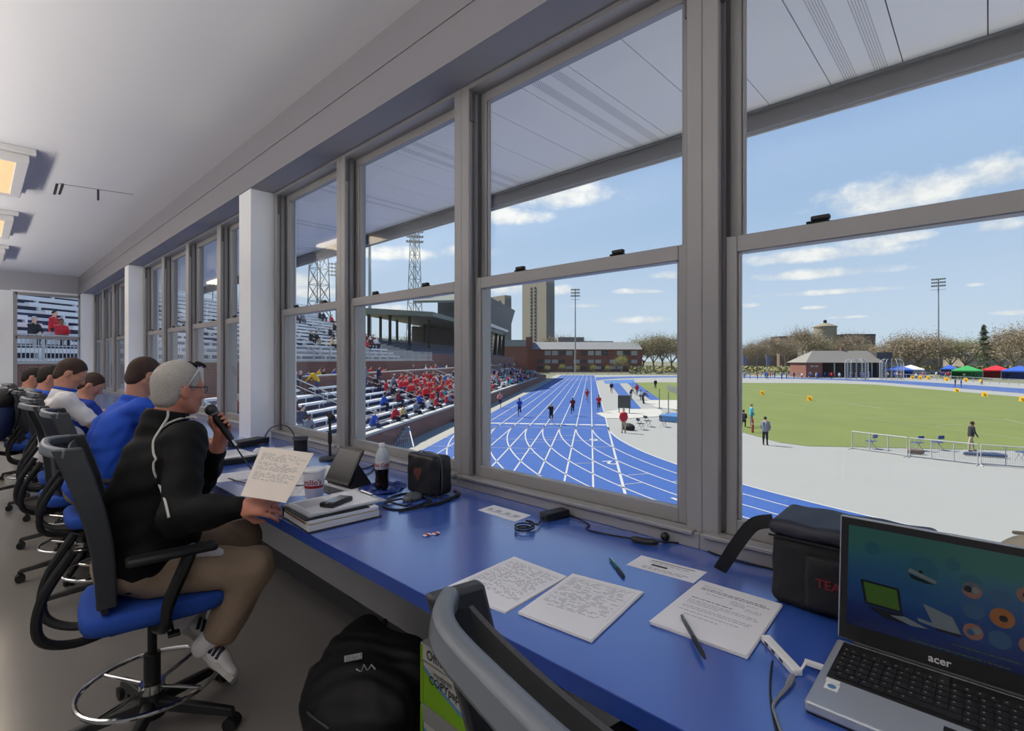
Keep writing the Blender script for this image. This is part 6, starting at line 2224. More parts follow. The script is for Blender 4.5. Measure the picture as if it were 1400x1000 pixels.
# tower blocks
M_con1 = omat('tower_concrete', (206, 192, 172), 0.85, var=0.05, scale=0.1)
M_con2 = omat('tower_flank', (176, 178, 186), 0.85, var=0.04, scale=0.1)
M_twin = omat('tower_window', (72, 70, 72), 0.3)


def facing_block(name, label, px0, px1, pe, ytop, d, depth_dir=None, cat='tower block'):
    """block whose sunny face spans px0..px1 and shaded flank px1..pe"""
    a, b = gp(px0, d), gp(px1, d)
    u = (b - a); wd = u.length; u.normalize()
    v = V((-u.y, u.x, 0))
    if v.dot(a) < 0:
        v = -v
    h = 5.3 + (492 - ytop) / 690 * d
    t = thing(name, label, cat, tuple(a))
    return t, a, u, v, wd, h


def blk(k, a, u, v, x0, x1, y0, y1, z0, z1, m=0):
    P = [a + u * x + v * y + V((0, 0, z)) for z in (z0, z1) for x, y in ((x0, y0), (x1, y0), (x1, y1), (x0, y1))]
    k.hexa(P, m)


def tower(label, px0, px1, pe, ytop, d, fl, slots):
    # the block stands turned so that its broad side faces the sun and the flank shows on the right
    b = gp(px1, d)

    def along(azd, px):
        dv = V((math.cos(math.radians(azd)), math.sin(math.radians(azd)), 0))
        r_ = ray(px, HY)
        den = dv.x * r_.y - dv.y * r_.x
        return b + dv * (-(b.x * r_.y - b.y * r_.x) / den)
    a, c = along(84, px0), along(-6, pe)
    u = (b - a); wd = u.length; u.normalize(); w = (c - b); dp = w.length; w.normalize()
    h = 5.3 + (492 - ytop) / 690 * d
    t = thing('tower_block', label, 'tower block', tuple(a))
    k = MB(); P = [a, b, c, c + (a - b)]
    k.hexa(P + [p + V((0, 0, h)) for p in P]); k.build('shaft', M_con1, t)
    k = MB(); o_ = w * -0.3 + u * 0.3
    for i in range(9):
        x = (i + 0.3) / 9
        p0, p1 = b + w * dp * x + u * 0.25, b + w * dp * (x + 0.07) + u * 0.25
        k.quad([p0, p1, p1 + V((0, 0, h - 1.5)), p0 + V((0, 0, h - 1.5))])
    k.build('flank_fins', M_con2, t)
    k = MB(); nrm = -w * 0.3
    for s0, s1 in slots:
        for f_ in range(fl):
            z0 = 3 + (h - 6) * f_ / fl
            p0, p1 = a + u * wd * s0 + nrm, a + u * wd * s1 + nrm
            k.quad([p0 + V((0, 0, z0)), p1 + V((0, 0, z0)), p1 + V((0, 0, z0 + (h - 6) / fl * 0.72)), p0 + V((0, 0, z0 + (h - 6) / fl * 0.72))])
    k.build('window_strip', M_twin, t)
    k = MB(); k.hexa([p + (a - p) * -0.0 + V((0, 0, h)) for p in P] + [p + V((0, 0, h + 1.0)) for p in P]); k.build('parapet', M_con1, t)


tower('tall pale concrete tower block behind the brick building', 714, 747, 758, 384, 430, 22, ((0.36, 0.44), (0.52, 0.6)))
tower('shorter concrete tower block behind the slanted press box', 664, 690, 699, 405, 520, 18, ((0.1, 0.2), (0.3, 0.4), (0.5, 0.6), (0.72, 0.82)))

# long brick building
M_bb = omat('far_brick', (170, 112, 96), 0.85, var=0.1, scale=0.4)
M_slate = omat('roof_slate', (176, 176, 174), 0.7, var=0.05, scale=0.3)
M_wband = omat('white_glazing', (206, 208, 206), 0.5, var=0.08, scale=0.4)
D = 215
a, b = gp(719, D), gp(878, D)
u = (b - a); W = u.length; u.normalize(); v = V((-u.y, u.x, 0)); v = v if v.dot(a) > 0 else -v
t = thing('brick_building', 'long low brick building with grey roof and two rows of white windows', 'building', tuple(a))
hz = lambda y: 5.3 + (492 - y) / 690 * D
k = MB(); blk(k, a, u, v, 0, W, 0, 14, 0, hz(478)); k.build('wall', M_bb, t)
k = MB(); P = [a + v * -0.8, b + v * -0.8, b + v * 8, a + v * 8]
k.add([p + V((0, 0, hz(478))) for p in P] + [a + v * 8 + V((0, 0, hz(467))), b + v * 8 + V((0, 0, hz(467)))], [(0, 1, 5, 4), (0, 3, 2, 1), (0, 4, 3), (1, 2, 5), (3, 4, 5, 2)]); k.build('roof', M_slate, t)
for (y0, y1) in ((480, 486), (492, 497), (501, 505)):
    for j in range(14):
        if (j * 7 + y0) % 5 == 0:
            continue
        x0 = W * (0.10 + 0.062 * j); k = MB(); blk(k, a, u, v, x0, x0 + W * 0.05, -0.15, 0.1, hz(y1), hz(y0), 0 if (j + y0) % 3 else 1)
        k.build('window', [M_wband, M_twin], t)
k = MB(); blk(k, a, u, v, W * 0.30, W * 0.54, 16, 24, 0, hz(459)); blk(k, a, u, v, W * 0.5, W * 0.8, 14, 20, 0, hz(465)); k.build('rear_wing', omat('rear_wing_beige', (170, 166, 156), 0.8, var=0.05), t)
k = MB(); blk(k, a, u, v, 0, W * 0.055, -0.4, 8, hz(478), hz(461)); k.build('chimney', M_bb, t)
t = thing('brick_wing', 'brick building with pale roof partly hidden by the grandstand legs', 'building', tuple(gp(690, 200)))
a2, b2 = gp(684, 200), gp(721, 200); u2 = (b2 - a2); W2 = u2.length; u2.normalize()
k = MB(); blk(k, a2, u2, v, 0, W2, 0, 12, 0, 5.3 + (492 - 474) / 690 * 200); k.build('wall', M_bb, t)
k = MB(); blk(k, a2, u2, v, -0.5, W2 * 0.95, -0.5, 12, 5.3 + (492 - 474) / 690 * 200, 5.3 + (492 - 465) / 690 * 200); k.build('roof', M_slate, t)

# pavilion beyond the field
D = 150
hz = lambda y: 5.3 + (492 - y) / 690 * D
a, b = gp(1102, D), gp(1204, D)
u = (b - a); W = u.length; u.normalize(); v = V((-u.y, u.x, 0)); v = v if v.dot(a) > 0 else -v
t = thing('pavilion', 'low brick pavilion with wide grey roof and open front', 'pavilion', tuple(a))
k = MB(); blk(k, a, u, v, 0, W * 0.22, 0, 9, 0, hz(496)); k.build('brick_end', M_bb, t)
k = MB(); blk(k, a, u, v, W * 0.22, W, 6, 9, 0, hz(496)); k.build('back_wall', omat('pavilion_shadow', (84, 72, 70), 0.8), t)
k = MB(); r0, r1 = hz(496), hz(479.5)
Pq = [a - u * 0.6 - v * 1.0, b + u * 0.4 - v * 1.0, b + u * 0.4 + v * 10, a - u * 0.6 + v * 10]
rl, rr_ = a + u * W * 0.20 + v * 4.5 + V((0, 0, r1)), b - u * W * 0.04 + v * 4.5 + V((0, 0, r1))
k.add([p + V((0, 0, r0)) for p in Pq] + [rl, rr_], [(0, 1, 5, 4), (1, 2, 5), (2, 3, 4, 5), (3, 0, 4), (0, 3, 2, 1)]); k.build('roof', omat('pavilion_roof', (176, 170, 158), 0.7, var=0.04), t)
k = MB(); blk(k, a, u, v, W * 0.98, W * 1.19, 1, 9, 0, hz(482)); k.build('side_wing', omat('pavilion_dark', (92, 94, 100), 0.8), t)
for f in (0.36, 0.86, 0.985):
    k = MB(); blk(k, a, u, v, W * f, W * f + 0.3, -0.6, -0.3, 0, r0); k.build('post', M_steel, t)
for f in (0.06, 0.12):
    k = MB(); blk(k, a, u, v, W * f, W * f + 0.9, -0.05, 0.05, hz(502), hz(500)); k.build('window', M_coping, t)
k = MB(); k.cyl(a + u * W * 0.62 + v * 5 + V((0, 0, r1 - 1)), a + u * W * 0.62 + v * 5 + V((0, 0, hz(475))), 0.6, n=6); k.build('chimney', M_bb, t)
# round tower and flat brick block behind
D = 330
hz = lambda y: 5.3 + (492 - y) / 690 * D
t = thing('round_tower', 'round pale rotunda with low dome behind the bare trees', 'tower', tuple(gp(1128, D)))
c = gp(1128, D)
k = MB(); k.lathe([(6.6, 0), (6.6, hz(448)), (7.0, hz(448)), (7.0, hz(446.5)), (2.4, hz(442.5)), (1.0, hz(442))], c, 24); k.build('drum', omat('rotunda_stone', (190, 178, 150), 0.8), t, smooth=True)
k = MB(); k.lathe([(1.0, hz(442.5)), (1.0, hz(438.5)), (0.3, hz(437.5))], c, 10); k.build('lantern', M_dark, t)
for i, (x0, x1, y0, lab) in enumerate(((1066, 1108, 462, 'flat brown block behind the trees left of the rotunda'), (1155, 1197, 460, 'flat brown block behind the trees right of the rotunda'), (1105, 1190, 474, 'long grey roofed block between pavilion and rotunda'))):
    a, b = gp(x0, D - 10 * i), gp(x1, D - 10 * i); u = (b - a); W = u.length; u.normalize(); v = V((-u.y, u.x, 0)); v = v if v.dot(a) > 0 else -v
    t = thing('brick_block', lab, 'building', tuple(a)); k = MB(); blk(k, a, u, v, 0, W, 0, 12, 0, hz(y0)); k.build('wall', omat('block_brown%d' % i, ((160, 132, 116), (156, 130, 116), (186, 180, 176))[i], 0.85), t)
    k = MB(); blk(k, a, u, v, 0, W, -0.3, 12, hz(y0) - 0.2, hz(y0) + 1.0); k.build('cornice', M_twin if i < 2 else M_slate, t)
    k = MB()
    for q_ in range(8):
        blk(k, a, u, v, W * (0.06 + 0.115 * q_), W * (0.12 + 0.115 * q_), -0.15, 0.1, hz(y0) - 5.5, hz(y0) - 3)
    k.build('window_row', M_twin, t)
# low far band of campus buildings
for i, (x0, x1, y0, d_, lab) in enumerate(((1012, 1062, 478, 260, 'grey-brown low building at the left edge of the right window'), (1212, 1300, 484, 260, 'low brown building behind the floodlight mast'), (1318, 1420, 486, 240, 'low beige building behind the tents'))):
    a, b = gp(x0, d_), gp(x1, d_); u = (b - a); W = u.length; u.normalize(); v = V((-u.y, u.x, 0)); v = v if v.dot(a) > 0 else -v
    t = thing('low_building', lab, 'building', tuple(a)); k = MB(); blk(k, a, u, v, 0, W, 0, 12, 0, 5.3 + (492 - y0) / 690 * d_); k.build('wall', omat('low_block%d' % i, ((170, 154, 142), (172, 158, 144), (196, 184, 164))[i], 0.85, var=0.1, scale=0.3), t)
    k = MB(); blk(k, a, u, v, -0.4, W + 0.4, -0.4, 12.4, 5.3 + (492 - y0) / 690 * d_, 5.9 + (492 - y0) / 690 * d_); k.build('roof', M_slate, t)


# ---- trees
M_bark = mat('bark', (148, 134, 114), 0.9, var=0.12, scale=2)


def tree_mesh(seed, spread, leafy, twig):
    rr = random.Random(seed)
    tr, lf = MB(), MB()
    tips = []

    def grow(p, d, ln, r, lev):
        q = p + d * ln
        tr.tube([p, p + d * ln * 0.5 + V((rr.uniform(-.04, .04), rr.uniform(-.04, .04), 0)) * ln, q], [r, r * 0.8, r * 0.6], 4 if lev else 6, caps=False)
        if lev >= 4:
            tips.append((q, d))
            return
        n = 4 if lev == 0 else rr.choice((3, 3, 4))
        for i in range(n):
            a = 2 * PI * i / n + rr.uniform(-.6, .6)
            tilt = rr.uniform(0.35, 0.85) * spread
            s = d.cross(V((0.3, 0.2, 1))) if abs(d.z) < 0.95 else V((1, 0, 0))
            s.normalize(); w = d.cross(s)
            nd = (d * math.cos(tilt) + (s * math.cos(a) + w * math.sin(a)) * math.sin(tilt) + V((0, 0, 0.12))).normalized()
            grow(p + d * ln * rr.uniform(0.7, 1.0), nd, ln * rr.uniform(0.68, 0.88), r * 0.56, lev + 1)
    grow(V((0, 0, 0)), V((0, 0, 1)), 0.17, 0.016, 0)
    for q, d in tips:
        for _ in range(twig):
            e = q + V((rr.gauss(0, .07), rr.gauss(0, .07), rr.gauss(0.015, .065)))
            s = V((rr.uniform(-1, 1), rr.uniform(-1, 1), rr.uniform(-1, 1))).normalized() * 0.0016
            tr.add([q - s, q + s, e], [(0, 1, 2)])
        for _ in range(leafy):
            c = q + V((rr.gauss(0, .06), rr.gauss(0, .06), rr.gauss(0.01, .05)))
            s = V((rr.uniform(-1, 1), rr.uniform(-1, 1), rr.uniform(-1, 1))).normalized() * 0.0055
            w = s.cross(V((rr.uniform(-1, 1), rr.uniform(-1, 1), rr.uniform(-1, 1)))).normalized() * 0.0055
            lf.add([c - s, c + w, c + s, c - w], [(0, 1, 2, 3)])
    zt = max(p[2] for p in tr.v)
    for g in (tr, lf):
        g.v = [tuple(c / zt for c in p) for p in g.v]
    return tr, lf


PROTO = []
for s_, sp, lf_, tw in ((3, 1.0, 14, 12), (8, 1.1, 20, 10), (14, 0.9, 8, 14), (21, 1.05, 28, 7)):
    tr, lf = tree_mesh(s_, sp, lf_, tw)
    PROTO.append((tr, lf))
LEAFM = {'tan': mat('leaf_tan', (168, 152, 122), 0.9, var=0.2, scale=9), 'olive': mat('leaf_olive', (146, 152, 96), 0.9, var=0.2, scale=9), 'lime': mat('leaf_lime', (172, 172, 84), 0.9, var=0.15, scale=9), 'bud': mat('leaf_bud', (162, 156, 112), 0.9, var=0.2, scale=9)}
TMESH = {}


def tree(px, ytop, d, kind, leaf, label, wid=1.0):
    base = gp(px, d)
    h = 5.3 + (492 - ytop) / 690 * d
    t = thing('tree', label, 'tree', tuple(base), rz=px * 0.7, group='trees around the ground')
    t.scale = (h * wid, h * wid, h)
    key = (kind, leaf)
    if key not in TMESH:
        a = PROTO[kind][0].build('trunk', M_bark); b = PROTO[kind][1].build('foliage', LEAFM[leaf])
        TMESH[key] = (a.data, b.data)
    else:
        a = bpy.data.objects.new('trunk', TMESH[key][0]); b = bpy.data.objects.new('foliage', TMESH[key][1]); COL.objects.link(a); COL.objects.link(b)
    a.parent = b.parent = t


on = ['first', 'second', 'third', 'fourth', 'fifth', 'sixth', 'seventh', 'eighth', 'ninth', 'tenth', 'eleventh', 'twelfth']
for i, (px, y, d, kd, lf) in enumerate(((868, 462, 240, 0, 'bud'), (880, 452, 225, 1, 'bud'), (893, 448, 230, 3, 'olive'), (906, 447, 220, 0, 'bud'), (918, 452, 225, 1, 'tan'), (930, 449, 215, 0, 'bud'), (948, 450, 220, 2, 'tan'))):
    tree(px, y, d, kd, lf, '%s budding tree right of the long brick building, counted from it' % on[i], 1.05)
for i, (px, y, d, kd, lf) in enumerate(((1018, 470, 230, 2, 'tan'), (1034, 458, 230, 0, 'tan'), (1052, 447, 235, 2, 'tan'), (1074, 455, 240, 0, 'tan'), (1097, 432, 250, 2, 'tan'), (1116, 452, 245, 0, 'bud'), (1140, 456, 250, 1, 'tan'), (1158, 443, 250, 2, 'tan'), (1182, 462, 240, 0, 'tan'))):
    tree(px, y, d, kd, lf, '%s bare tree from the left in the right window, near the pavilion' % on[i], 1.0)
for i, (px, y, d, kd, lf) in enumerate(((1213, 462, 200, 1, 'tan'), (1232, 450, 195, 1, 'tan'), (1256, 441, 195, 1, 'tan'), (1278, 452, 200, 0, 'bud'), (1300, 455, 200, 3, 'bud'), (1320, 452, 195, 3, 'olive'), (1368, 452, 190, 1, 'tan'), (1384, 436, 170, 1, 'tan'), (1405, 430, 165, 0, 'tan'))):
    tree(px, y, d, kd, lf, '%s bushy tree right of the pavilion, counted from it' % on[i], 1.25)
for i, (px, y, d, kd, lf) in enumerate(((748, 497, 195, 3, 'lime'), (769, 495, 195, 3, 'lime'), (789, 497, 195, 3, 'lime'), (811, 496, 195, 3, 'lime'), (831, 497, 195, 3, 'lime'), (850, 480, 190, 3, 'lime'))):
    tree(px, y, d, kd, lf, '%s small lime green street tree before the long brick building' % on[i], 0.7)
for i, (px, y, d, kd, lf) in enumerate(((768, 447, 300, 2, 'tan'), (786, 450, 300, 2, 'tan'))):
    tree(px, y, d, kd, lf, '%s bare tree showing above the roof of the long brick building' % on[i], 1.2)
for i, (px, y, d, kd, lf) in enumerate(((498, 450, 190, 1, 'bud'), (528, 452, 200, 0, 'olive'), (556, 448, 200, 3, 'olive'), (590, 446, 190, 3, 'lime'), (606, 450, 190, 3, 'lime'))):
    tree(px, y, d, kd, lf, '%s tree seen between the posts of the covered grandstand' % on[i], 1.3)
tree(652, 492, 150, 3, 'lime', 'small yellow tree among the legs of the grandstand', 1.0)
# spruce
base = gp(1345, 170); h = 5.3 + (492 - 444) / 690 * 170
t = thing('spruce', 'dark green spruce standing between the tents', 'tree', tuple(base))
k = MB(); k.cyl(base, base + V((0, 0, h * 0.97)), 0.3, 0.05, 8); k.build('trunk', M_bark, t)
k = MB(); rr = random.Random(6)
for i in range(1500):
    f = rr.random() ** 0.75
    z = h * (0.06 + 0.94 * f)
    r_ = h * 0.26 * (1 - f) ** 0.85 * (0.75 + 0.35 * math.sin(f * 60)) + 0.1
    a_ = rr.uniform(0, 2 * PI); q_ = rr.uniform(0.35, 1.0)
    c = base + V((math.cos(a_) * r_ * q_, math.sin(a_) * r_ * q_, z - 0.35 * q_ * r_))
    o_ = V((math.cos(a_), math.sin(a_), -0.35)) * rr.uniform(0.4, 0.8); s = V((-math.sin(a_), math.cos(a_), rr.uniform(-.4, .4))) * rr.uniform(0.14, 0.28)
    k.add([c - s, c + o_, c + s, c - o_ * 0.4], [(0, 1, 2, 3)])
k.build('needles', mat('spruce_green', (76, 92, 60), 0.9, var=0.2, scale=2), t)
# hedge line at the foot of the trees
t = None
k = MB(); rr = random.Random(9)
for i in range(5200):
    px = rr.uniform(860, 1420)
    d = rr.uniform(185, 215)
    c = gp(px, d) + V((0, 0, rr.uniform(0.2, 2.6)))
    s = V((rr.uniform(-1, 1), rr.uniform(-1, 1), rr.uniform(-1, 1))).normalized() * 0.5; w = s.cross(V((rr.uniform(-1, 1), rr.uniform(-1, 1), 1))).normalized() * 0.5
    k.add([c - s, c + w, c + s, c - w], [(0, 1, 2, 3)])
o = k.build('undergrowth', mat('undergrowth_olive', (140, 136, 92), 0.95, var=0.2, scale=0.3)); tag(o, 'strip of low scrub and hedge below the far trees', 'undergrowth', None, 'stuff')

# ---- tents
TC = {'blue': (54, 96, 190), 'white': (236, 236, 236), 'green': (60, 160, 84), 'red': (206, 44, 52)}


def tent(px, ybase, w, d, colr, label):
    base = gp(px, d); u = V((base.y, -base.x, 0)).normalized(); v = V((base.x, base.y, 0)).normalized()
    t = thing('canopy_tent', label, 'tent', tuple(base), group='pop-up tents beyond the field')
    m = mat('tent_' + colr, TC[colr], 0.7, var=0.03)
    hw = w / 690 * d / 2
    k = MB(); c = [base + u * x * hw + v * y * hw for x, y in ((-1, -1), (1, -1), (1, 1), (-1, 1))]
    z0, z1, z2 = 2.0, 2.35, 3.7
    k.add([p + V((0, 0, z0)) for p in c] + [p + V((0, 0, z1)) for p in c] + [base + V((0, 0, z2))], [(0, 1, 5, 4), (1, 2, 6, 5), (2, 3, 7, 6), (3, 0, 4, 7), (4, 5, 8), (5, 6, 8), (6, 7, 8), (7, 4, 8)])
    k.build('canopy', m, t)
    for p in c:
        k = MB(); k.cyl(p, p + V((0, 0, z0)), 0.04, n=6); k.build('leg', M_steel, t)
    if colr in ('green', 'blue', 'red'):
        k = MB(); q_ = [c[3], c[2]]; k.quad([q_[0], q_[1], q_[1] + V((0, 0, z0)), q_[0] + V((0, 0, z0))]); k.quad([c[0], c[3], c[3] + V((0, 0, z0)), c[0] + V((0, 0, z0))]); k.build('side_panel', m, t)


tent(1229, 512, 32, 150, 'blue', 'blue pop-up tent beside the pavilion, left of the white tent')
tent(1245, 512, 30, 158, 'white', 'white pop-up tent right of the pavilion')
tent(1298, 512, 18, 165, 'blue', 'small blue pop-up tent between the mast and the green tent')
tent(1322, 513, 32, 140, 'green', 'green pop-up tent in front of the spruce')
tent(1362, 514, 30, 145, 'red', 'red pop-up tent right of the spruce')
tent(1394, 516, 36, 135, 'blue', 'blue pop-up tent at the right edge of the window')


# ---- throwing cages
def cage(px, d, label):
    c = gp(px, d); t = thing('throwing_cage', label, 'cage', tuple(c), group='throwing cages beyond the grass')
    f = -V((c.x, c.y, 0)).normalized(); s = V((-f.y, f.x, 0))
    for j in range(7):
        a_ = PI * 0.15 + j * PI * 1.7 / 6 + PI / 2
        p = c + (s * math.cos(a_) + f * math.sin(a_)) * 2.6
        k = MB(); k.tube([p, p + V((0, 0, 4.4)), p + V((0, 0, 5.2)) + (c - p) * 0.18, p + V((0, 0, 5.5)) + (c - p) * 0.4], 0.09, 6); k.build('post', M_rail if j % 2 else M_steel, t)
    k = MB()
    for j in range(24):
        a_ = PI * 0.15 + j * PI * 1.7 / 23 + PI / 2
        p = c + (s * math.cos(a_) + f * math.sin(a_)) * 2.55
        k.bar(p, p + V((0, 0, 4.4)), 0.03, 0.03)
    for z in range(9):
        k.tube([c + (s * math.cos(PI * 0.65 + j * PI * 1.7 / 12) + f * math.sin(PI * 0.65 + j * PI * 1.7 / 12)) * 2.55 + V((0, 0, 0.4 + z * 0.5)) for j in range(13)], 0.015, 4)
    k.build('netting', M_steel, t)
    k = MB(); k.lathe([(1.2, 0.0), (1.2, 0.04)], c + V((0, 0, 0.02)), 20); k.build('circle', M_strip, t)


cage(1171, 132, 'throwing cage in front of the pavilion, left of the two')
cage(1219, 132, 'throwing cage at the right end of the pavilion, right of the two')
# ---- yellow field markers
for i, (px, y, lab) in enumerate(((1042, 540, 'yellow yard marker nearest the left window frame'), (1107, 548, 'yellow yard marker, second from the left window frame'), (1308, 536, 'yellow yard marker beside the distant officials'), (1346, 542, 'yellow yard marker right of the distant officials'),
                                  (1398, 549, 'yellow yard marker at the right edge of the view'), (1247, 518, 'small far yellow marker below the white tent'), (1258, 518.5, 'small far yellow marker right of the white tent'), (1269, 519, 'small far yellow marker left of the mast'), (1294, 521, 'small far yellow marker right of the mast'), (1320, 522, 'small far yellow marker below the green tent'))):
    p = at_z(px, y, GZ); s = 0.36 if y > 530 else 0.5
    t = thing('yard_marker', lab, 'marker', tuple(p), group='yellow sideline markers')
    k = MB(); f = -V((p.x, p.y, 0)).normalized(); r_ = V((-f.y, f.x, 0))
    k.hexa([p - r_ * s + f * s, p + r_ * s + f * s, p + r_ * s - f * s, p - r_ * s - f * s, p - r_ * s * .7 + f * s * .3 + V((0, 0, s * 1.7)), p + r_ * s * .7 + f * s * .3 + V((0, 0, s * 1.7)), p + r_ * s * .7 - f * s * .3 + V((0, 0, s * 1.7)), p - r_ * s * .7 - f * s * .3 + V((0, 0, s * 1.7))]); k.build('body', mat('marker_yellow', (246, 190, 16), 0.6, var=0.04), t)
    k = MB(); k.quad([p + f * (s + 0.01) - r_ * s * .35 + V((0, 0, s * .4)), p + f * (s + 0.01) + r_ * s * .35 + V((0, 0, s * .4)), p + f * (s * .7) + r_ * s * .3 + V((0, 0, s * 1.2)), p + f * (s * .7) - r_ * s * .3 + V((0, 0, s * 1.2))]); k.build('number_panel', omat('marker_orange', (214, 140, 20), 0.6), t)
# ---- white barrier panels by the grass
pts = [(1165, 613.5), (1244, 624.5), (1341, 636), (1452, 645)]
for i in range(3):
    a, b = at_z(*pts[i], GZ), at_z(*pts[i + 1], GZ)
    t = thing('barrier_panel', ['white mesh barrier panel, leftmost of the row', 'white mesh barrier panel in the middle of the row', 'white mesh barrier panel at the right window edge'][i], 'barrier', tuple((a + b) / 2), group='white barrier panels')
    u = (b - a); Lg = u.length; u.normalize(); b = b - u * 0.12; Lg -= 0.12; n_ = V((-u.y, u.x, 0))
    zt = 1.02
    k = MB(); k.tube([a, a + V((0, 0, zt)), b + V((0, 0, zt)), b], 0.035, 6); k.tube([a + V((0, 0, 0.06)), b + V((0, 0, 0.06))], 0.03, 6); k.build('frame', M_rail, t)
    for j in (1, 2):
        k = MB(); p = a.lerp(b, j / 3); k.cyl(p + V((0, 0, 0.05)), p + V((0, 0, zt)), 0.028, n=6); k.build('post', M_rail, t)
    for p in (a, b):
        k = MB(); k.tube([p + n_ * 0.45, p - n_ * 0.45], 0.035, 6); k.build('foot', M_rail, t)
    k = MB(); x = 0.1
    while x < Lg:
        p = a + u * x; k.bar(p + V((0, 0, 0.06)), p + V((0, 0, zt)), 0.006, 0.006); x += 0.09
    for j in range(9):
        z = 0.1 + j * 0.1; k.bar(a + V((0, 0, z)), b + V((0, 0, z)), 0.006, 0.006)
    k.build('mesh', omat('mesh_wire', (200, 204, 200), 0.6), t)
k7 = 0.22


def g7(x, y):
    return at_z(1100 + x * k7, 540 + y * k7, GZ)


def folding_chair(p, rz, label, mseat):
    t = thing('folding_chair', label, 'chair', tuple(p), rz, 'folding chairs on the apron')
    k = MB(); k.box((-0.22, -0.22, 0.44), (0.22, 0.22, 0.47)); k.build('seat', mseat, t, world=False)
    k = MB(); k.box((-0.24, -0.22, 0.66), (-0.21, 0.22, 0.86)); k.build('backrest', mseat, t, world=False)
    for sg in (-1, 1):
        k = MB(); k.tube([(0.22, 0.21 * sg, 0), (-0.23, 0.21 * sg, 0.88)], 0.016, 6); k.build('leg', M_steel, t, world=False)
        k = MB(); k.tube([(-0.22, 0.19 * sg, 0), (0.18, 0.19 * sg, 0.45)], 0.016, 6); k.build('leg', M_steel, t, world=False)


M_chb = omat('folding_blue', (60, 88, 170), 0.6)
M_chn = omat('folding_navy', (46, 54, 76), 0.6)
folding_chair(g7(415, 335), 1.2, 'blue folding chair behind the leftmost white barrier', M_chb)
folding_chair(g7(700, 345), 1.0, 'blue folding chair behind the join of the white barriers', M_chb)
folding_chair(g7(825, 342), 1.0, 'blue folding chair left of the person in the dark jacket', M_chb)
folding_chair(g7(1355, 410), 1.0, 'blue folding chair at the right window edge', M_chb)
folding_chair(at_z(*g4(1100, 455), GZ), -0.5, 'navy folding chair nearest the official in red', M_chn)
folding_chair(at_z(*g4(1145, 436), GZ), -0.4, 'navy folding chair, middle of three near the sand pit', M_chn)
folding_chair(at_z(*g4(1245, 438), GZ), -0.6, 'navy folding chair beside the window frame near the sand pit', M_chn)
p = g7(690, 368); t = thing('gear_bag', 'tan and black gear bag behind the white barrier', 'bag', tuple(p)); Bd = Body(); Bd.cap(p + V((-.1, .25, .13)), p + V((.1, -.25, .13)), 0.15); Bd.build('body', omat('bag_tan', (150, 120, 100), 0.8), 0.05, t, cut=lambda X: GZ + 0.02 - X[:, 2])
p = g7(1120, 385); t = thing('javelin_bag', 'long blue bag lying on the apron behind the barrier', 'bag', tuple(p)); Bd = Body(); Bd.cap(p + V((-.2, .8, .1)), p + V((.2, -.8, .1)), 0.11); Bd.build('body', omat('bag_bluegrey', (84, 100, 150), 0.8), 0.05, t, cut=lambda X: GZ + 0.02 - X[:, 2])
p = at_z(*g4(1022, 458), GZ); t = thing('gear_bag', 'black gear bag behind the official in red', 'bag', tuple(p)); Bd = Body(); Bd.ell(p + V((0, 0, 0.2)), (0.35, 0.55, 0.32)); Bd.build('body', M_cloth, 0.06, t, cut=lambda X: GZ + 0.02 - X[:, 2])
# measuring board, net posts, fence at the long jump
p = at_z(*g4(996, 350), GZ); t = thing('display_board', 'dark infield display board on legs behind the official in red', 'board', tuple(p)); f = -V((p.x, p.y, 0)).normalized(); r_ = V((-f.y, f.x, 0))
k = MB(); k.hexa([p + r_ * -0.62 + f * .1 + V((0, 0, 0.5)), p + r_ * 0.62 + f * .1 + V((0, 0, 0.5)), p + r_ * 0.62 - f * .1 + V((0, 0, 0.5)), p - r_ * 0.62 - f * .1 + V((0, 0, 0.5)), p + r_ * -0.62 + f * .1 + V((0, 0, 1.75)), p + r_ * 0.62 + f * .1 + V((0, 0, 1.75)), p + r_ * 0.62 - f * .1 + V((0, 0, 1.75)), p - r_ * 0.62 - f * .1 + V((0, 0, 1.75))]); k.build('panel', omat('board_dark', (92, 96, 92), 0.6), t)
for sg in (-.5, .5):
    k = MB(); k.cyl(p + r_ * sg, p + r_ * sg + V((0, 0, 0.5)), 0.04, n=6); k.build('leg', M_dark, t)
for x, y, lab in ((1220, 320, 'thin grey post by the sand pit, left of the pair'), (1278, 352, 'thin grey post by the sand pit, right of the pair')):
    p = at_z(*g4(x, y), GZ); t = thing('marker_post', lab, 'post', tuple(p)); k = MB(); k.cyl(p, p + V((0, 0, 2.1)), 0.05, n=6); k.build('pole', M_green, t); k = MB(); k.lathe([(0.3, 0), (0.28, 0.06)], p, 12); k.build('base', M_green, t)
p = at_z(*g4(1320, 400), GZ); t = thing('mat', 'blue landing mat edge beside the window frame', 'mat', tuple(p)); k = MB(); k.box((p.x - 1.2, p.y - 1.0, GZ + 0.01), (p.x + 1.4, p.y + 0.9, GZ + 0.55)); k.build('pad', M_trackl, t, bevel=0.06)
a, b = at_z(*g4(1270, 205), GZ), at_z(*g4(1420, 262), GZ)
t = thing('picket_fence', 'low white picket fence by the corner of the grass', 'fence', tuple((a + b) / 2)); k = MB(); u = (b - a); Lg = u.length; u.normalize(); x = 0
while x < Lg:
    p = a + u * x; k.bar(p, p + V((0, 0, 1.0)), 0.09, 0.03); x += 0.2
k.build('pickets', M_rail, t); k = MB(); k.bar(a + V((0, 0, .8)), b + V((0, 0, .8)), .05, .06); k.bar(a + V((0, 0, .3)), b + V((0, 0, .3)), .05, .06); k.build('rails', M_rail, t)
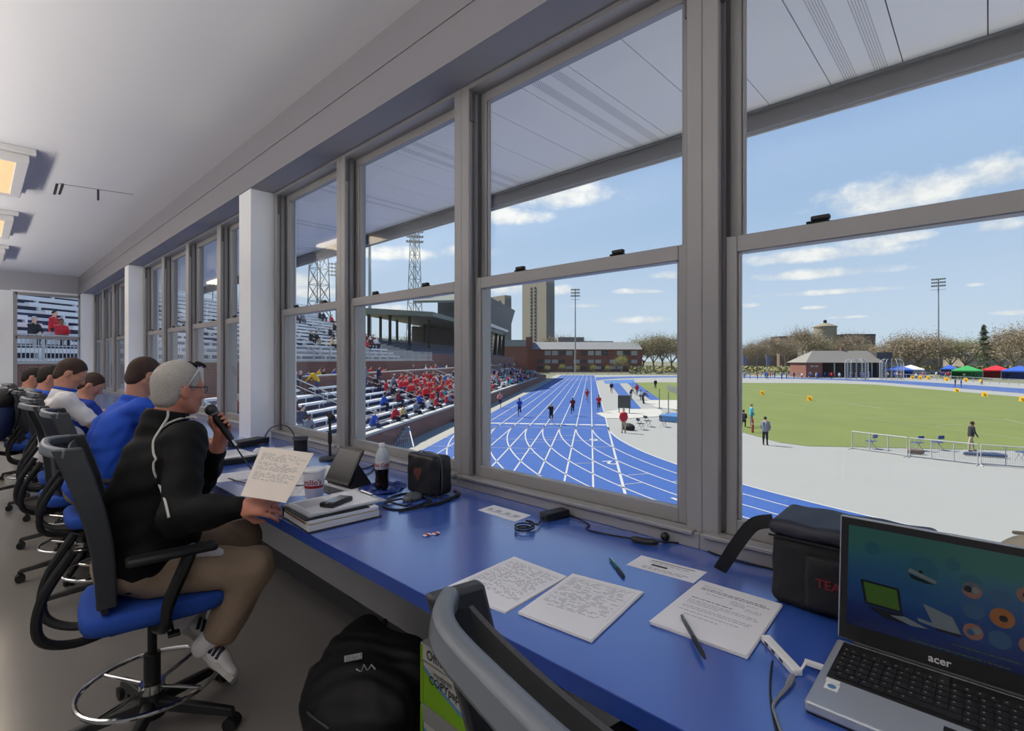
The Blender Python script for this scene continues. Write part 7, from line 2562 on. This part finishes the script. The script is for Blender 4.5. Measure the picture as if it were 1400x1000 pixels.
p = at_z(1029, 592, GZ); t = thing('marker_cone', 'tall orange and white post in front of the person in turquoise', 'post', tuple(p)); k = MB(); k.cyl(p, p + V((0, 0, 1.0)), 0.09, 0.07, n=10); k.build('body', omat('cone_orange', (222, 76, 40), 0.6), t); k = MB(); k.cyl(p + V((0, 0, 0.6)), p + V((0, 0, 0.7)), 0.085, n=10); k.build('band', M_rail, t)
# fence line and banners beyond the back straight
t = thing('perimeter_fence', 'low mesh fence along the far side of the track', 'fence', tuple(ew(172, -20, GZ)))
k = MB(); ewbox(k, 173.6, 173.7, -86, 14, GZ + 1.15, GZ + 1.22); ewbox(k, 40, 174, -88.1, -88, GZ + 1.15, GZ + 1.22); k.build('top_rail', M_steel, t)
k = MB()
for i in range(50):
    ewbox(k, 173.6, 173.68, 14 - i * 2, 14.08 - i * 2, GZ, GZ + 1.2)
for i in range(54):
    ewbox(k, 40 + i * 2.5, 40.08 + i * 2.5, -88.1, -88.02, GZ, GZ + 1.2)
k.build('post_row', M_steel, t)
for i, (px, lab) in enumerate(((1016, 'blue and white banner on a pole at the left edge of the right window'), (1048, 'blue and white banner on a pole left of the pavilion'))):
    p = gp(px, 165); t = thing('banner', lab, 'banner', tuple(p)); k = MB(); k.cyl(p, p + V((0, 0, 7)), 0.07, n=6); k.build('pole', M_steel, t); k = MB(); u = V((p.y, -p.x, 0)).normalized(); k.bar(p + u * 0.5 + V((0, 0, 3.6)), p + u * 0.5 + V((0, 0, 6.6)), 0.8, 0.03, up=V((p.x, p.y, 0)).normalized()); k.build('cloth', omat('banner_blue', (120, 140, 190), 0.7), t)

# blue pit mats and parked cars by the pavilion
for i, (px0, px1, y, lab) in enumerate(((1112, 1160, 514, 'long blue landing mat in front of the pavilion, left of two'), (1176, 1212, 513.5, 'long blue landing mat in front of the pavilion, right of two'))):
    a, b = at_z(px0, y, GZ), at_z(px1, y, GZ)
    t = thing('landing_mat', lab, 'mat', tuple((a + b) / 2), group='blue landing mats by the pavilion')
    k = MB(); k.bar(a + V((0, 0, .45)), b + V((0, 0, .45)), 3.0, 0.9); k.build('pad', mat('mat_blue', (66, 118, 206), 0.7), t, bevel=0.1)
for i, (px, colr) in enumerate(((1256, (170, 174, 180)), (1268, (130, 134, 142)), (1280, (200, 202, 204)))):
    p = gp(px, 185); f = V((p.y, -p.x, 0)).normalized()
    t = thing('parked_car', '%s parked car between the white tent and the floodlight mast' % ('first', 'second', 'third')[i], 'car', tuple(p), group='parked cars beyond the tents')
    mt = frame_mtx(p, f, V((p.x, p.y, 0)).normalized())
    pr = [(-2.1, 0.35), (2.1, 0.35), (2.15, 0.75), (1.3, 0.95), (0.7, 1.42), (-1.0, 1.45), (-1.7, 1.0), (-2.15, 0.9)]
    k = MB(); k.add([mt @ V((x, y_, z_)) for y_ in (-0.85, 0.85) for x, z_ in pr], [tuple(range(7, -1, -1)), tuple(range(8, 16))] + [(j, (j + 1) % 8, 8 + (j + 1) % 8, 8 + j) for j in range(8)]); k.build('body', mat('car_paint%d' % i, colr, 0.3), t)
    k = MB(); k.add([mt @ V((x, y_, z_)) for y_ in (-0.86,) for x, z_ in ((1.15, 0.98), (0.62, 1.36), (-0.95, 1.38), (-1.5, 1.02))], [(0, 1, 2, 3)]); k.build('window', M_twin, t)
    for x in (-1.3, 1.3):
        for y_ in (-0.8, 0.8):
            k = MB(); k.cyl(mt @ V((x, y_ - .1, .32)), mt @ V((x, y_ + .1, .32)), 0.32, n=12); k.build('wheel', M_blk, t)
# ------------------------------------------------------------------ spectators, athletes and officials
TOPS = {'red': (206, 42, 54), 'blue': (44, 86, 186), 'white': (224, 224, 226), 'grey': (128, 132, 140), 'navy': (44, 52, 84), 'black': (40, 40, 46), 'yellow': (232, 186, 40), 'maroon': (120, 40, 50), 'pink': (226, 130, 140),
        'turquoise': (70, 170, 190), 'tan': (214, 186, 130), 'orange': (226, 110, 40), 'lime': (180, 200, 60)}
M_top = {k_: mat('top_' + k_, c_, 0.9, var=0.1, scale=9) for k_, c_ in TOPS.items()}
M_leg = {k_: mat('leg_' + k_, c_, 0.9, var=0.1, scale=9) for k_, c_ in {'jeans': (66, 78, 112), 'dark': (42, 42, 50), 'khaki': (176, 160, 132), 'skin': (196, 148, 122), 'grey': (120, 122, 128)}.items()}
M_skino = [mat('skin_far', (222, 176, 150), 0.7), mat('skin_far_dark', (128, 88, 68), 0.7)]
M_hairo = [omat('hair_far_brown', (74, 54, 42), 0.9), omat('hair_far_dark', (36, 32, 32), 0.9), omat('hair_far_fair', (176, 146, 104), 0.9), omat('cap_white', (232, 232, 232), 0.9)]


def figure(kind):
    """small figure facing +X; slots: 0 skin, 1 top, 2 legs, 3 hair"""
    B = Body()
    if kind.startswith('sit'):
        ln = {'sit': 0.06, 'sit_lean': 0.24, 'sit_back': -0.04}[kind]
        pe, ch, hd = V((0.10, 0, 0.54)), V((0.10 + ln * 0.7, 0, 0.92)), V((0.12 + ln, 0, 1.25))
        for s in (-1, 1):
            B.cap(pe + V((0.02, 0.09 * s, 0)), (0.52, 0.12 * s, 0.53), 0.095, 0.07, 2); B.cap((0.52, 0.12 * s, 0.52), (0.46, 0.12 * s, 0.08), 0.07, 0.05, 2); B.cap((0.46, 0.12 * s, 0.05), (0.6, 0.13 * s, 0.04), 0.045, 0.04, 3)
            B.cap(ch + V((0, 0.2 * s, 0.1)), ch + V((0.14, 0.23 * s, -0.16)), 0.06, 0.052, 1); B.cap(ch + V((0.14, 0.23 * s, -0.16)), (0.42, 0.1 * s, 0.66), 0.05, 0.04, 1 if kind != 'sit_back' else 0); B.ell((0.44, 0.1 * s, 0.655), (0.06, 0.045, 0.035), 0)
            B.cap(pe + V((0, 0.06 * s, 0)), ch + V((0, 0.09 * s, 0.06)), 0.125, 0.12, 1)
    elif kind.startswith('run'):
        f = 1 if kind == 'run_a' else -1
        pe, ch, hd = V((0, 0, 0.95)), V((0.08, 0, 1.30)), V((0.13, 0, 1.64))
        for s in (-1, 1):
            u = s * f
            kn = V((0.30, 0.09 * s, 0.66)) if u > 0 else V((0.06, 0.09 * s, 0.50))
            an = V((0.20, 0.09 * s, 0.26)) if u > 0 else V((-0.34, 0.09 * s, 0.42))
            if u > 0:
                an = V((0.16, 0.08 * s, 0.10)); kn = V((0.20, 0.09 * s, 0.52))
            B.cap(pe + V((0, 0.08 * s, 0)), kn, 0.09, 0.062, 2); B.cap(kn, an, 0.055, 0.04, 0); B.cap(an, an + V((0.15, 0, -0.04)), 0.042, 0.034, 3)
            el = ch + V((-0.2 * u, 0.24 * s, -0.12)); wr = el + V((0.16, -0.04 * s, 0.16 if u > 0 else -0.08))
            B.cap(ch + V((0, 0.19 * s, 0.12)), el, 0.055, 0.045, 0 if s * f > 0 else 1); B.cap(el, wr, 0.042, 0.034, 0); B.ell(wr + V((0.03, 0, 0.01)), (0.045, 0.03, 0.04), 0)
            B.cap(pe + V((0, 0.05 * s, 0.04)), ch + V((0, 0.08 * s, 0.06)), 0.10, 0.11, 1)
    else:
        bend = {'stand': 0.0, 'walk': 0.05, 'bend': 0.42, 'lean': 0.3}[kind]
        pe, ch, hd = V((-bend * 0.25, 0, 0.92)), V((bend * 0.45, 0, 1.30 - bend * 0.28)), V((bend * 0.95 + 0.02, 0, 1.64 - bend * 0.55))
        for s in (-1, 1):
            st = 0.16 * s if kind == 'walk' else 0.0
            B.cap(pe + V((0, 0.085 * s, 0)), (st * 0.7 - bend * 0.1, 0.1 * s, 0.48), 0.098, 0.07, 2); B.cap((st * 0.7 - bend * 0.1, 0.1 * s, 0.48), (st, 0.11 * s, 0.08), 0.068, 0.05, 2); B.cap((st, 0.11 * s, 0.04), (st + 0.16, 0.12 * s, 0.035), 0.045, 0.04, 3)
            el = ch + V((0.03 + bend * 0.3, 0.27 * s, -0.17)); wr = el + V((0.12 + bend * 0.4, -0.06 * s, -0.2))
            B.cap(ch + V((0, 0.2 * s, 0.12)), el, 0.06, 0.052, 1); B.cap(el, wr, 0.05, 0.04, 1); B.ell(wr + V((0.02, 0, -0.04)), (0.04, 0.032, 0.055), 0)
            B.cap(pe + V((0, 0.06 * s, 0)), ch + V((0, 0.09 * s, 0.08)), 0.125, 0.122, 1)
    B.cap(ch + V((0, 0, 0.14)), hd - V((0.01, 0, 0.08)), 0.075, 0.055, 0)
    B.ell(hd, (0.10, 0.082, 0.12), 0)
    B.ell(hd + V((0.095, 0, -0.02)), (0.025, 0.02, 0.03), 0)
    B.ell(hd + V((-0.02, 0, 0.035)), (0.104, 0.09, 0.105), 3)
    return B


FIG = {}
for kd in ('sit', 'sit_lean', 'sit_back', 'stand', 'walk', 'bend', 'lean', 'run_a', 'run_b'):
    o = figure(kd).build('person', [M_skino[0], M_top['grey'], M_leg['dark'], M_hairo[0]], 0.034 if not kd.startswith('run') else 0.028, None, k=0.03)
    FIG[kd] = o.data
    bpy.data.objects.remove(o)
crr = random.Random(42)
NP = [0]


def folk(kind, pos, yaw, top, leg, label, group=None, skin=None, hair=None, sc_=1.0):
    o = bpy.data.objects.new('person', FIG[kind])
    COL.objects.link(o)
    o.location = pos
    o.rotation_euler = (0, 0, yaw)
    o.scale = (sc_, sc_, sc_)
    ms = (M_skino[crr.random() < 0.25] if skin is None else skin, M_top[top], M_leg[leg], M_hairo[crr.choice((0, 0, 1, 1, 2, 3))] if hair is None else hair)
    for i, m in enumerate(ms):
        o.material_slots[i].link = 'OBJECT'
        o.material_slots[i].material = m
    NP[0] += 1
    return tag(o, label, 'person', group)


YS = math.atan2(-EX, EY)               # looking from the stand towards the track
SEATS = set()


def seat_low(px, py):
    best = None
    for i in range(ROWS):
        p = at_n(px, py, low_n(i) + 0.1)
        d = abs(p.z - (low_z(i) + 0.62))
        if best is None or d < best[0]:
            best = (d, i, to_en(p)[0])
    return best[1], best[2]


def sit_low(i, e, top, leg, label, group=None, kind=None, **k):
    SEATS.add((i, round(e / 0.6)))
    return folk(kind or crr.choice(('sit', 'sit_lean', 'sit_back')), ew(e, low_n(i) + 0.16, low_z(i)), YS + crr.uniform(-0.45, 0.45), top, leg, label, group, **k)


for px, py, top, leg, lab, kd in ((521, 556, 'blue', 'dark', 'seated spectator in blue left of the red hooded one on the lower bleachers', 'sit_lean'), (537, 566, 'red', 'dark', 'spectator in a red hood seated in front of the one in tan', 'sit_lean'),
                                  (571, 552, 'blue', 'dark', 'spectator in blue seated behind the one in grey by the wall', 'sit'), (547, 574, 'tan', 'dark', 'spectator in a tan jacket seated at the wall coping', 'sit_lean'),
                                  (567, 568, 'grey', 'dark', 'spectator in grey seated at the wall coping', 'sit'), (507, 572, 'blue', 'jeans', 'spectator in blue seated lowest, beside the left window frame', 'sit_lean'), (543, 545, 'maroon', 'dark', 'spectator in maroon seated behind the red hooded one', 'sit'),
                                  (536, 540, 'black', 'khaki', 'spectator in black seated beside the stair rail near the reds', 'sit'), (396, 568, 'maroon', 'dark', 'spectator in maroon nearest the grey column, on the lower bleachers', 'sit_lean'), (409, 576, 'navy', 'jeans', 'spectator in navy seated beside the one in maroon near the column', 'sit_lean'),
                                  (418, 586, 'grey', 'dark', 'hooded spectator in grey lowest in the window beside the column', 'sit_lean'), (393, 556, 'black', 'dark', 'spectator in black above the one in maroon near the column', 'sit'), (330, 572, 'navy', 'dark', 'spectator in navy in the narrow window left of the column', 'sit_lean'), (324, 566, 'maroon', 'dark', 'spectator in maroon in the narrow window left of the column', 'sit'),
                                  (337, 528, 'white', 'jeans', 'spectator in white seated alone behind the narrow window left of the column', 'sit')):
    i, e = seat_low(px, py)
    sit_low(i, e, top, leg, lab, None, kd)
for i in range(ROWS):
    e = 37.5
    while e < 110.5:
        e += crr.uniform(0.55, 0.9)
        if any(a - 0.2 < e < b + 0.2 for a, b in AIS) or (i, round(e / 0.6)) in SEATS or NP[0] > 205:
            continue
        near = 37 < e < 52
        if near:
            pr = 0.74 if i >= 2 else 0.42
        elif e < 62:
            pr = 0.50
        else:
            pr = 0.36
        if crr.random() > pr:
            continue
        if near and crr.random() < (0.72 if i >= 1 else 0.4):
            top = 'red'
        else:
            top = crr.choice(('white', 'white', 'grey', 'navy', 'blue', 'black', 'red', 'red', 'navy', 'maroon', 'pink', 'turquoise', 'white'))
        where = 'near half' if e < 58 else 'far half'
        sit_low(i, e, top, crr.choice(('jeans', 'dark', 'khaki')), 'spectator in a %s top seated in the %s of the lower bleachers' % (top, where), '%s-clad spectators in the %s of the lower bleachers' % (top, where))
# along the walkway parapet
for px, py, top, leg, lab, kd in ((401, 512, 'grey', 'dark', 'spectator with white cap leftmost at the parapet', 'lean'), (408, 510, 'navy', 'dark', 'spectator in navy with white cap at the parapet', 'lean'), (420, 506, 'blue', 'jeans', 'spectator in blue leaning on the parapet left of the yellow ones', 'lean'),
                                  (437, 508, 'yellow', 'dark', 'spectator in yellow behind the parapet beside another in yellow', 'stand'), (443, 508, 'black', 'dark', 'spectator in black behind the parapet right of the yellow ones', 'stand'), (457, 508, 'blue', 'jeans', 'spectator in blue at the parapet beside the right window frame', 'stand'),
                                  (500, 508, 'white', 'jeans', 'spectator in white with fair hair behind the parapet', 'stand'), (507, 508, 'red', 'dark', 'spectator in red behind the parapet, left of two', 'stand'), (523, 507, 'red', 'dark', 'spectator in red behind the parapet, right of two', 'lean'), (566, 500, 'navy', 'dark', 'spectator in navy sitting high at the walkway rail', 'stand'),
                                  (583, 499, 'white', 'jeans', 'spectator in white at the walkway above the red crowd', 'stand'), (590, 499, 'pink', 'jeans', 'spectator in pink at the walkway above the red crowd', 'stand'), (596, 498, 'red', 'dark', 'spectator in red at the walkway above the red crowd', 'stand'), (602, 497, 'blue', 'dark', 'spectator in blue at the walkway, right of the red one', 'stand'), (611, 497, 'white', 'jeans', 'spectator in white at the walkway, rightmost before the mullion', 'stand')):
    p = at_n(px, py, 19.3)
    folk(kd, ew(to_en(p)[0], 19.35, WZ), YS + crr.uniform(-0.3, 0.3), top, leg, lab, None, hair=M_hairo[3] if 'cap' in lab else None)
p = at_n(431, 520, 18.0); folk('bend', ew(to_en(p)[0], 17.95, low_z(6)), YS + PI, 'yellow', 'jeans', 'spectator in a bright yellow shirt leaning over the parapet from the top bleacher row')
p = at_n(499, 515, 17.6); folk('stand', ew(to_en(p)[0], 17.6, low_z(6)), YS + PI / 2, 'grey', 'jeans', 'white-haired spectator standing on the top row of the lower bleachers', hair=M_hairo[3])
p = at_n(519, 520, 17.3); folk('walk', ew(to_en(p)[0], 17.4, low_z(6)), YS, 'navy', 'jeans', 'spectator in navy walking along the top row below the parapet')
for px, e_ in ((672, 0), (678, 1), (684, 2), (690, 3), (697, 4), (703, 5), (709, 6), (716, 7)):
    p = at_n(px, 496, 19.5); top = ('white', 'navy', 'white', 'blue', 'navy', 'white', 'grey', 'red')[e_]
    folk('stand', ew(to_en(p)[0], 19.5, WZ), YS, top, 'dark', 'spectator in a %s top standing at the far end of the walkway' % top, '%s-clad spectators at the far end of the walkway' % top)


def seat_up(px, py):
    best = None
    for i in range(UR):
        p = at_n(px, py, up_n(i) + 0.1)
        d = abs(p.z - (up_z(i) + 0.62))
        if best is None or d < best[0]:
            best = (d, i, to_en(p)[0])
    return best[1], best[2]


for px, py, top, leg, lab in ((43, 452, 'black', 'dark', 'spectator in black seated left of the one in red, behind the end window'), (70, 452, 'red', 'dark', 'spectator in red seated behind the end window'), (82, 460, 'red', 'dark', 'spectator under a red blanket behind the end window, right of another in red'), (396, 450, 'red', 'dark', 'spectator in red seated alone on the upper bleachers beside the column'),
                              (404, 434, 'maroon', 'dark', 'spectator in maroon high on the upper bleachers'), (391, 434, 'navy', 'dark', 'spectator in navy high on the upper bleachers, leftmost in its window'), (412, 437, 'grey', 'jeans', 'spectator in grey high on the upper bleachers beside the maroon one'), (424, 464, 'black', 'dark', 'spectator in black low on the upper bleachers, left of a pair'),
                              (431, 463, 'black', 'khaki', 'spectator in black low on the upper bleachers, right of a pair'), (436, 433, 'black', 'dark', 'spectator in black near the top right of the upper bleachers'), (441, 434, 'navy', 'jeans', 'spectator in navy near the top right of the upper bleachers'), (452, 438, 'red', 'dark', 'spectator in red near the top right of the upper bleachers'), (456, 448, 'black', 'dark', 'spectator in black at the right edge of the upper bleachers'),
                              (452, 470, 'tan', 'dark', 'spectator in tan standing low behind the guard rail'), (459, 470, 'white', 'dark', 'spectator in white low behind the guard rail, beside the tan one')):
    i, e = seat_up(px, py)
    folk('sit', ew(min(e, 56.5), up_n(i) + 0.14, up_z(i)), YS + crr.uniform(-0.4, 0.4), top, leg, lab)
for j in range(24):
    px = crr.uniform(492, 541); py = crr.uniform(466, 474) - (0 if px > 510 else crr.uniform(0, 8))
    i, e = seat_up(px, py)
    top = crr.choice(('maroon', 'maroon', 'black', 'navy', 'white', 'red', 'grey'))
    folk('sit', ew(e if e < 56.6 else crr.uniform(47, 56), up_n(i) + 0.14, up_z(i)), YS + crr.uniform(-0.4, 0.4), top, 'dark', 'spectator in a %s top at the far end of the upper bleachers' % top, '%s-clad spectators at the far end of the upper bleachers' % top)

# runners on the track, heading for the camera end
YR = EA + PI
for (x, y), kd, top, leg, sk, lab in (((205, 318), 'run_a', 'pink', 'dark', 0, 'runner in pink and black in the outermost lane by the stand wall'), ((328, 374), 'run_b', 'blue', 'dark', 1, 'runner in blue, second from the left on the track'), ((530, 420), 'run_a', 'black', 'dark', 0, 'runner in black nearest on the track'),
                                      ((667, 366), 'run_b', 'maroon', 'dark', 1, 'runner in dark red between the one in black and the far one'), ((760, 286), 'run_a', 'red', 'skin', 1, 'farthest runner in red and white'), ((834, 344), 'run_b', 'red', 'dark', 1, 'runner in red in the innermost lane')):
    folk(kd, at_z(*g4(x, y), GZ + 0.02), YR + crr.uniform(-0.06, 0.06), top, leg, lab, None, skin=M_skino[sk])
k5 = 320 / 1400


def g5(x, y):
    return at_z(820 + x * k5, 500 + y * k5, GZ)


folk('stand', g5(143, 403), YR - 0.2, 'red', 'khaki', 'official in a red jacket and khaki trousers beside the display board', hair=M_hairo[1])
folk('stand', g5(990, 476), YR + 2.6, 'grey', 'dark', 'person in a grey jacket standing alone at the edge of the grass', hair=M_hairo[1])
folk('stand', g5(907, 362), YR + 1.6, 'turquoise', 'grey', 'person in turquoise standing behind the orange post', hair=M_hairo[2])
folk('sit_lean', g5(858, 372), YR + 2.8, 'black', 'dark', 'person in black seated at the window frame by the orange post')
folk('walk', g7(1035, 352), YR + 1.4, 'black', 'khaki', 'person in a dark jacket and shorts walking behind the white barriers', hair=M_hairo[0])
folk('walk', g5(70, 165), YR, 'navy', 'skin', 'jumper standing at the head of the nearer runway')
folk('lean', g5(187, 205), YR + 0.8, 'navy', 'khaki', 'official in navy bending beside the nearer runway')
folk('stand', g5(222, 180), YR + 0.3, 'red', 'grey', 'official in red beside the runway by the infield')
folk('sit_lean', g5(236, 205), YR + 0.5, 'white', 'dark', 'official in white crouching at the nearer runway')
folk('bend', g5(262, 228), YR + 1.0, 'navy', 'dark', 'official in navy bent over the sand pit')
folk('stand', g5(333, 140), YR, 'black', 'dark', 'person in black standing at the corner of the grass by the picket fence')
folk('stand', at_z(1306, 529.5, GZ), YR + 1, 'black', 'dark', 'official in black standing on the far track below the green tent')
folk('stand', at_z(1314, 530, GZ), YR + 1, 'blue', 'jeans', 'official in blue standing on the far track beside the one in black')
folk('sit', at_z(1340, 526, GZ), YR + 2, 'yellow', 'dark', 'person in yellow crouching on the far track below the red tent')
for j in range(90):
    px = crr.uniform(1014, 1400); py = crr.uniform(515.2, 518.6)
    top = crr.choice(('white', 'blue', 'navy', 'red', 'grey', 'black', 'white', 'blue'))
    where = 'left of the mast' if px < 1283 else 'right of the mast'
    folk(crr.choice(('stand', 'walk', 'stand', 'lean')), at_z(px, py, GZ), crr.uniform(0, 6.28), top, crr.choice(('dark', 'jeans', 'khaki')), 'tiny distant person in %s beyond the grass, %s' % (top, where), 'distant %s-clad people beyond the grass %s' % (top, where))
# ------------------------------------------------------------------ sky, sun, lamps, camera
sc = bpy.context.scene
w = bpy.data.worlds.new('sky')
sc.world = w
w.use_nodes = True
nt = w.node_tree
nt.nodes.clear()
NW = nt.nodes.new
LK = nt.links.new


def mth(op, a, b=None, c=None):
    n = NW('ShaderNodeMath')
    n.operation = op
    for i, v in enumerate((a, b, c)):
        if v is None:
            continue
        if isinstance(v, (int, float)):
            n.inputs[i].default_value = v
        else:
            LK(v, n.inputs[i])
    return n.outputs[0]


tc = NW('ShaderNodeTexCoord')
sep = NW('ShaderNodeSeparateXYZ')
LK(tc.outputs['Generated'], sep.inputs[0])
az = mth('ARCTAN2', sep.outputs[1], sep.outputs[0])
el = mth('ARCSINE', sep.outputs[2])
rmp = NW('ShaderNodeValToRGB')
cr = rmp.color_ramp
cr.elements[0].position = 0.0
cr.elements[0].color = lin((206, 222, 236))
cr.elements[1].position = 1.0
cr.elements[1].color = lin((70, 112, 178))
for pos, col in ((0.10, (196, 215, 238)), (0.22, (172, 199, 232)), (0.40, (138, 171, 217)), (0.6, (106, 145, 202))):
    e = cr.elements.new(pos)
    e.color = lin(col)
LK(mth('DIVIDE', el, 1.1), rmp.inputs[0])
# clouds: soft flat-bottomed heaps at fixed places in the sky
cv = NW('ShaderNodeCombineXYZ')
LK(az, cv.inputs[0]); LK(mth('MULTIPLY', el, 1.5), cv.inputs[1])
nz = NW('ShaderNodeTexNoise')
nz.inputs['Scale'].default_value = 15.0
nz.inputs['Detail'].default_value = 9.0
nz.inputs['Roughness'].default_value = 0.62
LK(cv.outputs[0], nz.inputs['Vector'])
nf = mth('MULTIPLY', mth('SUBTRACT', nz.outputs['Fac'], 0.5), 4.2)
total = None
CL = [(765, 270, 85, 26), (690, 298, 60, 18), (1235, 268, 115, 40), (1360, 240, 65, 34), (1120, 350, 110, 15), (1190, 335, 50, 14), (1120, 375, 90, 11), (1135, 400, 85, 6),
      (872, 399, 32, 6), (640, 345, 40, 13), (540, 348, 55, 14), (885, 438, 40, 8), (800, 418, 22, 5), (1028, 418, 18, 5), (915, 378, 26, 9), (768, 398, 25, 10), (690, 395, 40, 14),
      (1112, 421, 18, 4), (410, 385, 60, 18), (430, 400, 50, 14), (530, 425, 45, 10), (1332, 390, 14, 4), (1385, 428, 30, 6), (1155, 434, 25, 3), (1370, 308, 40, 14), (1240, 325, 35, 12)]
for px, py, wx, wy in CL:
    d = ray(px, py).normalized()
    a0, e0 = math.atan2(d.y, d.x), math.asin(d.z)
    dl = ray(px - wx, py).normalized(); du = ray(px, py - wy).normalized()
    wa = abs(math.atan2(dl.y, dl.x) - a0); we = max(abs(math.asin(du.z) - e0), 0.004)
    u = mth('DIVIDE', mth('SUBTRACT', az, a0), wa)
    v = mth('DIVIDE', mth('SUBTRACT', el, e0), we)
    v = mth('MULTIPLY', v, mth('ADD', 1.3, mth('MULTIPLY', mth('LESS_THAN', v, 0.0), 0.5)))
    q = mth('SUBTRACT', 1.15, mth('ADD', mth('MULTIPLY', u, u), mth('MULTIPLY', v, v)))
    total = q if total is None else mth('MAXIMUM', total, q)
dens = mth('ADD', mth('MAXIMUM', total, -3.0), nf)
mr = NW('ShaderNodeMapRange')
mr.interpolation_type = 'SMOOTHSTEP'
mr.inputs['From Min'].default_value = -0.35
mr.inputs['From Max'].default_value = 1.5
LK(dens, mr.inputs['Value'])
ccol = NW('ShaderNodeValToRGB')
ccol.color_ramp.elements[0].color = lin((214, 219, 228)); ccol.color_ramp.elements[0].position = 0.3
ccol.color_ramp.elements[1].color = lin((250, 250, 250)); ccol.color_ramp.elements[1].position = 0.62
LK(nz.outputs['Fac'], ccol.inputs[0])
mixc = NW('ShaderNodeMix'); mixc.data_type = 'RGBA'
LK(mr.outputs[0], mixc.inputs[0]); LK(rmp.outputs[0], mixc.inputs[6]); LK(ccol.outputs[0], mixc.inputs[7])
bg = NW('ShaderNodeBackground')
LK(mixc.outputs[2], bg.inputs[0])
bg.inputs[1].default_value = 1.0
wo = NW('ShaderNodeOutputWorld')
LK(bg.outputs[0], wo.inputs[0])

sl = bpy.data.lights.new('sun', 'SUN')
sl.energy = 7.0
sl.angle = math.radians(0.6)
sl.color = (1.0, 0.93, 0.82)
so = bpy.data.objects.new('sun', sl)
COL.objects.link(so)
saz, sel = math.radians(100), math.radians(50)
sd = Vector((math.cos(saz) * math.cos(sel), math.sin(saz) * math.cos(sel), math.sin(sel)))
so.rotation_euler = sd.to_track_quat('Z', 'Y').to_euler()
so.location = sd * 60

def area(name, loc, sx, sy, e, col, rot=(0, 0, 0)):
    l = bpy.data.lights.new(name, 'AREA')
    l.shape = 'RECTANGLE'
    l.size, l.size_y, l.energy, l.color = sx, sy, e, col
    o = bpy.data.objects.new(name, l)
    o.location = loc
    o.rotation_euler = rot
    COL.objects.link(o)


for y in (6.55, 9.15, 11.75):
    area('ceiling_lamp_light', (-0.04, y, ZC - 0.125), 0.5, 1.15, 12, (1.0, 0.87, 0.68))

# fill lamp added out of view to brighten the ceiling and room
t = thing('fill_lamp', 'added linear fill lamp, unseen left of the frame, lighting the ceiling', 'lamp', (-1.15, 5.0, 2.3))
k = MB(); k.box((-1.32, -3.0, 2.25), (-0.98, 13.0, 2.285)); k.build('housing', M_lampw, t)  # housing and rods invented to carry the added fill lamp
for y in (-2.0, 2.0, 6.0, 10.0, 12.8):
    k = MB(); k.cyl((-1.31, y, 2.28), (-1.31, y, ZC), 0.004, n=6); k.build('rod', M_alu, t)
area('fill_lamp_light', (-1.15, 5.0, 2.3), 0.3, 15.8, 345, (1.0, 0.95, 0.88), (PI, 0, 0))

cd = bpy.data.cameras.new('camera')
cd.sensor_fit = 'HORIZONTAL'
cd.sensor_width = 36.0
cd.lens = FPX / 1400 * 36.0
cd.shift_x = (700 - CX) / 1400
cd.shift_y = (HY - 500) / 1400
cd.clip_start = 0.02
cd.clip_end = 3000
co = bpy.data.objects.new('camera', cd)
co.location = (0, 0, CAMZ)
co.rotation_euler = (PI / 2, 0, math.atan2(CS, SN) - PI / 2)
COL.objects.link(co)
sc.camera = co
sc.view_settings.view_transform = 'Standard'
sc.view_settings.look = 'None'
sc.view_settings.exposure = 0.0
sc.view_settings.gamma = 1.0
sc.view_settings.use_curve_mapping = False
sc.cycles.use_denoising = True
sc.cycles.max_bounces = 9
sc.cycles.diffuse_bounces = 5
sc.cycles.glossy_bounces = 4
sc.cycles.transparent_max_bounces = 24
sc.cycles.sample_clamp_indirect = 6.0
sc.cycles.caustics_reflective = False
sc.cycles.caustics_refractive = False
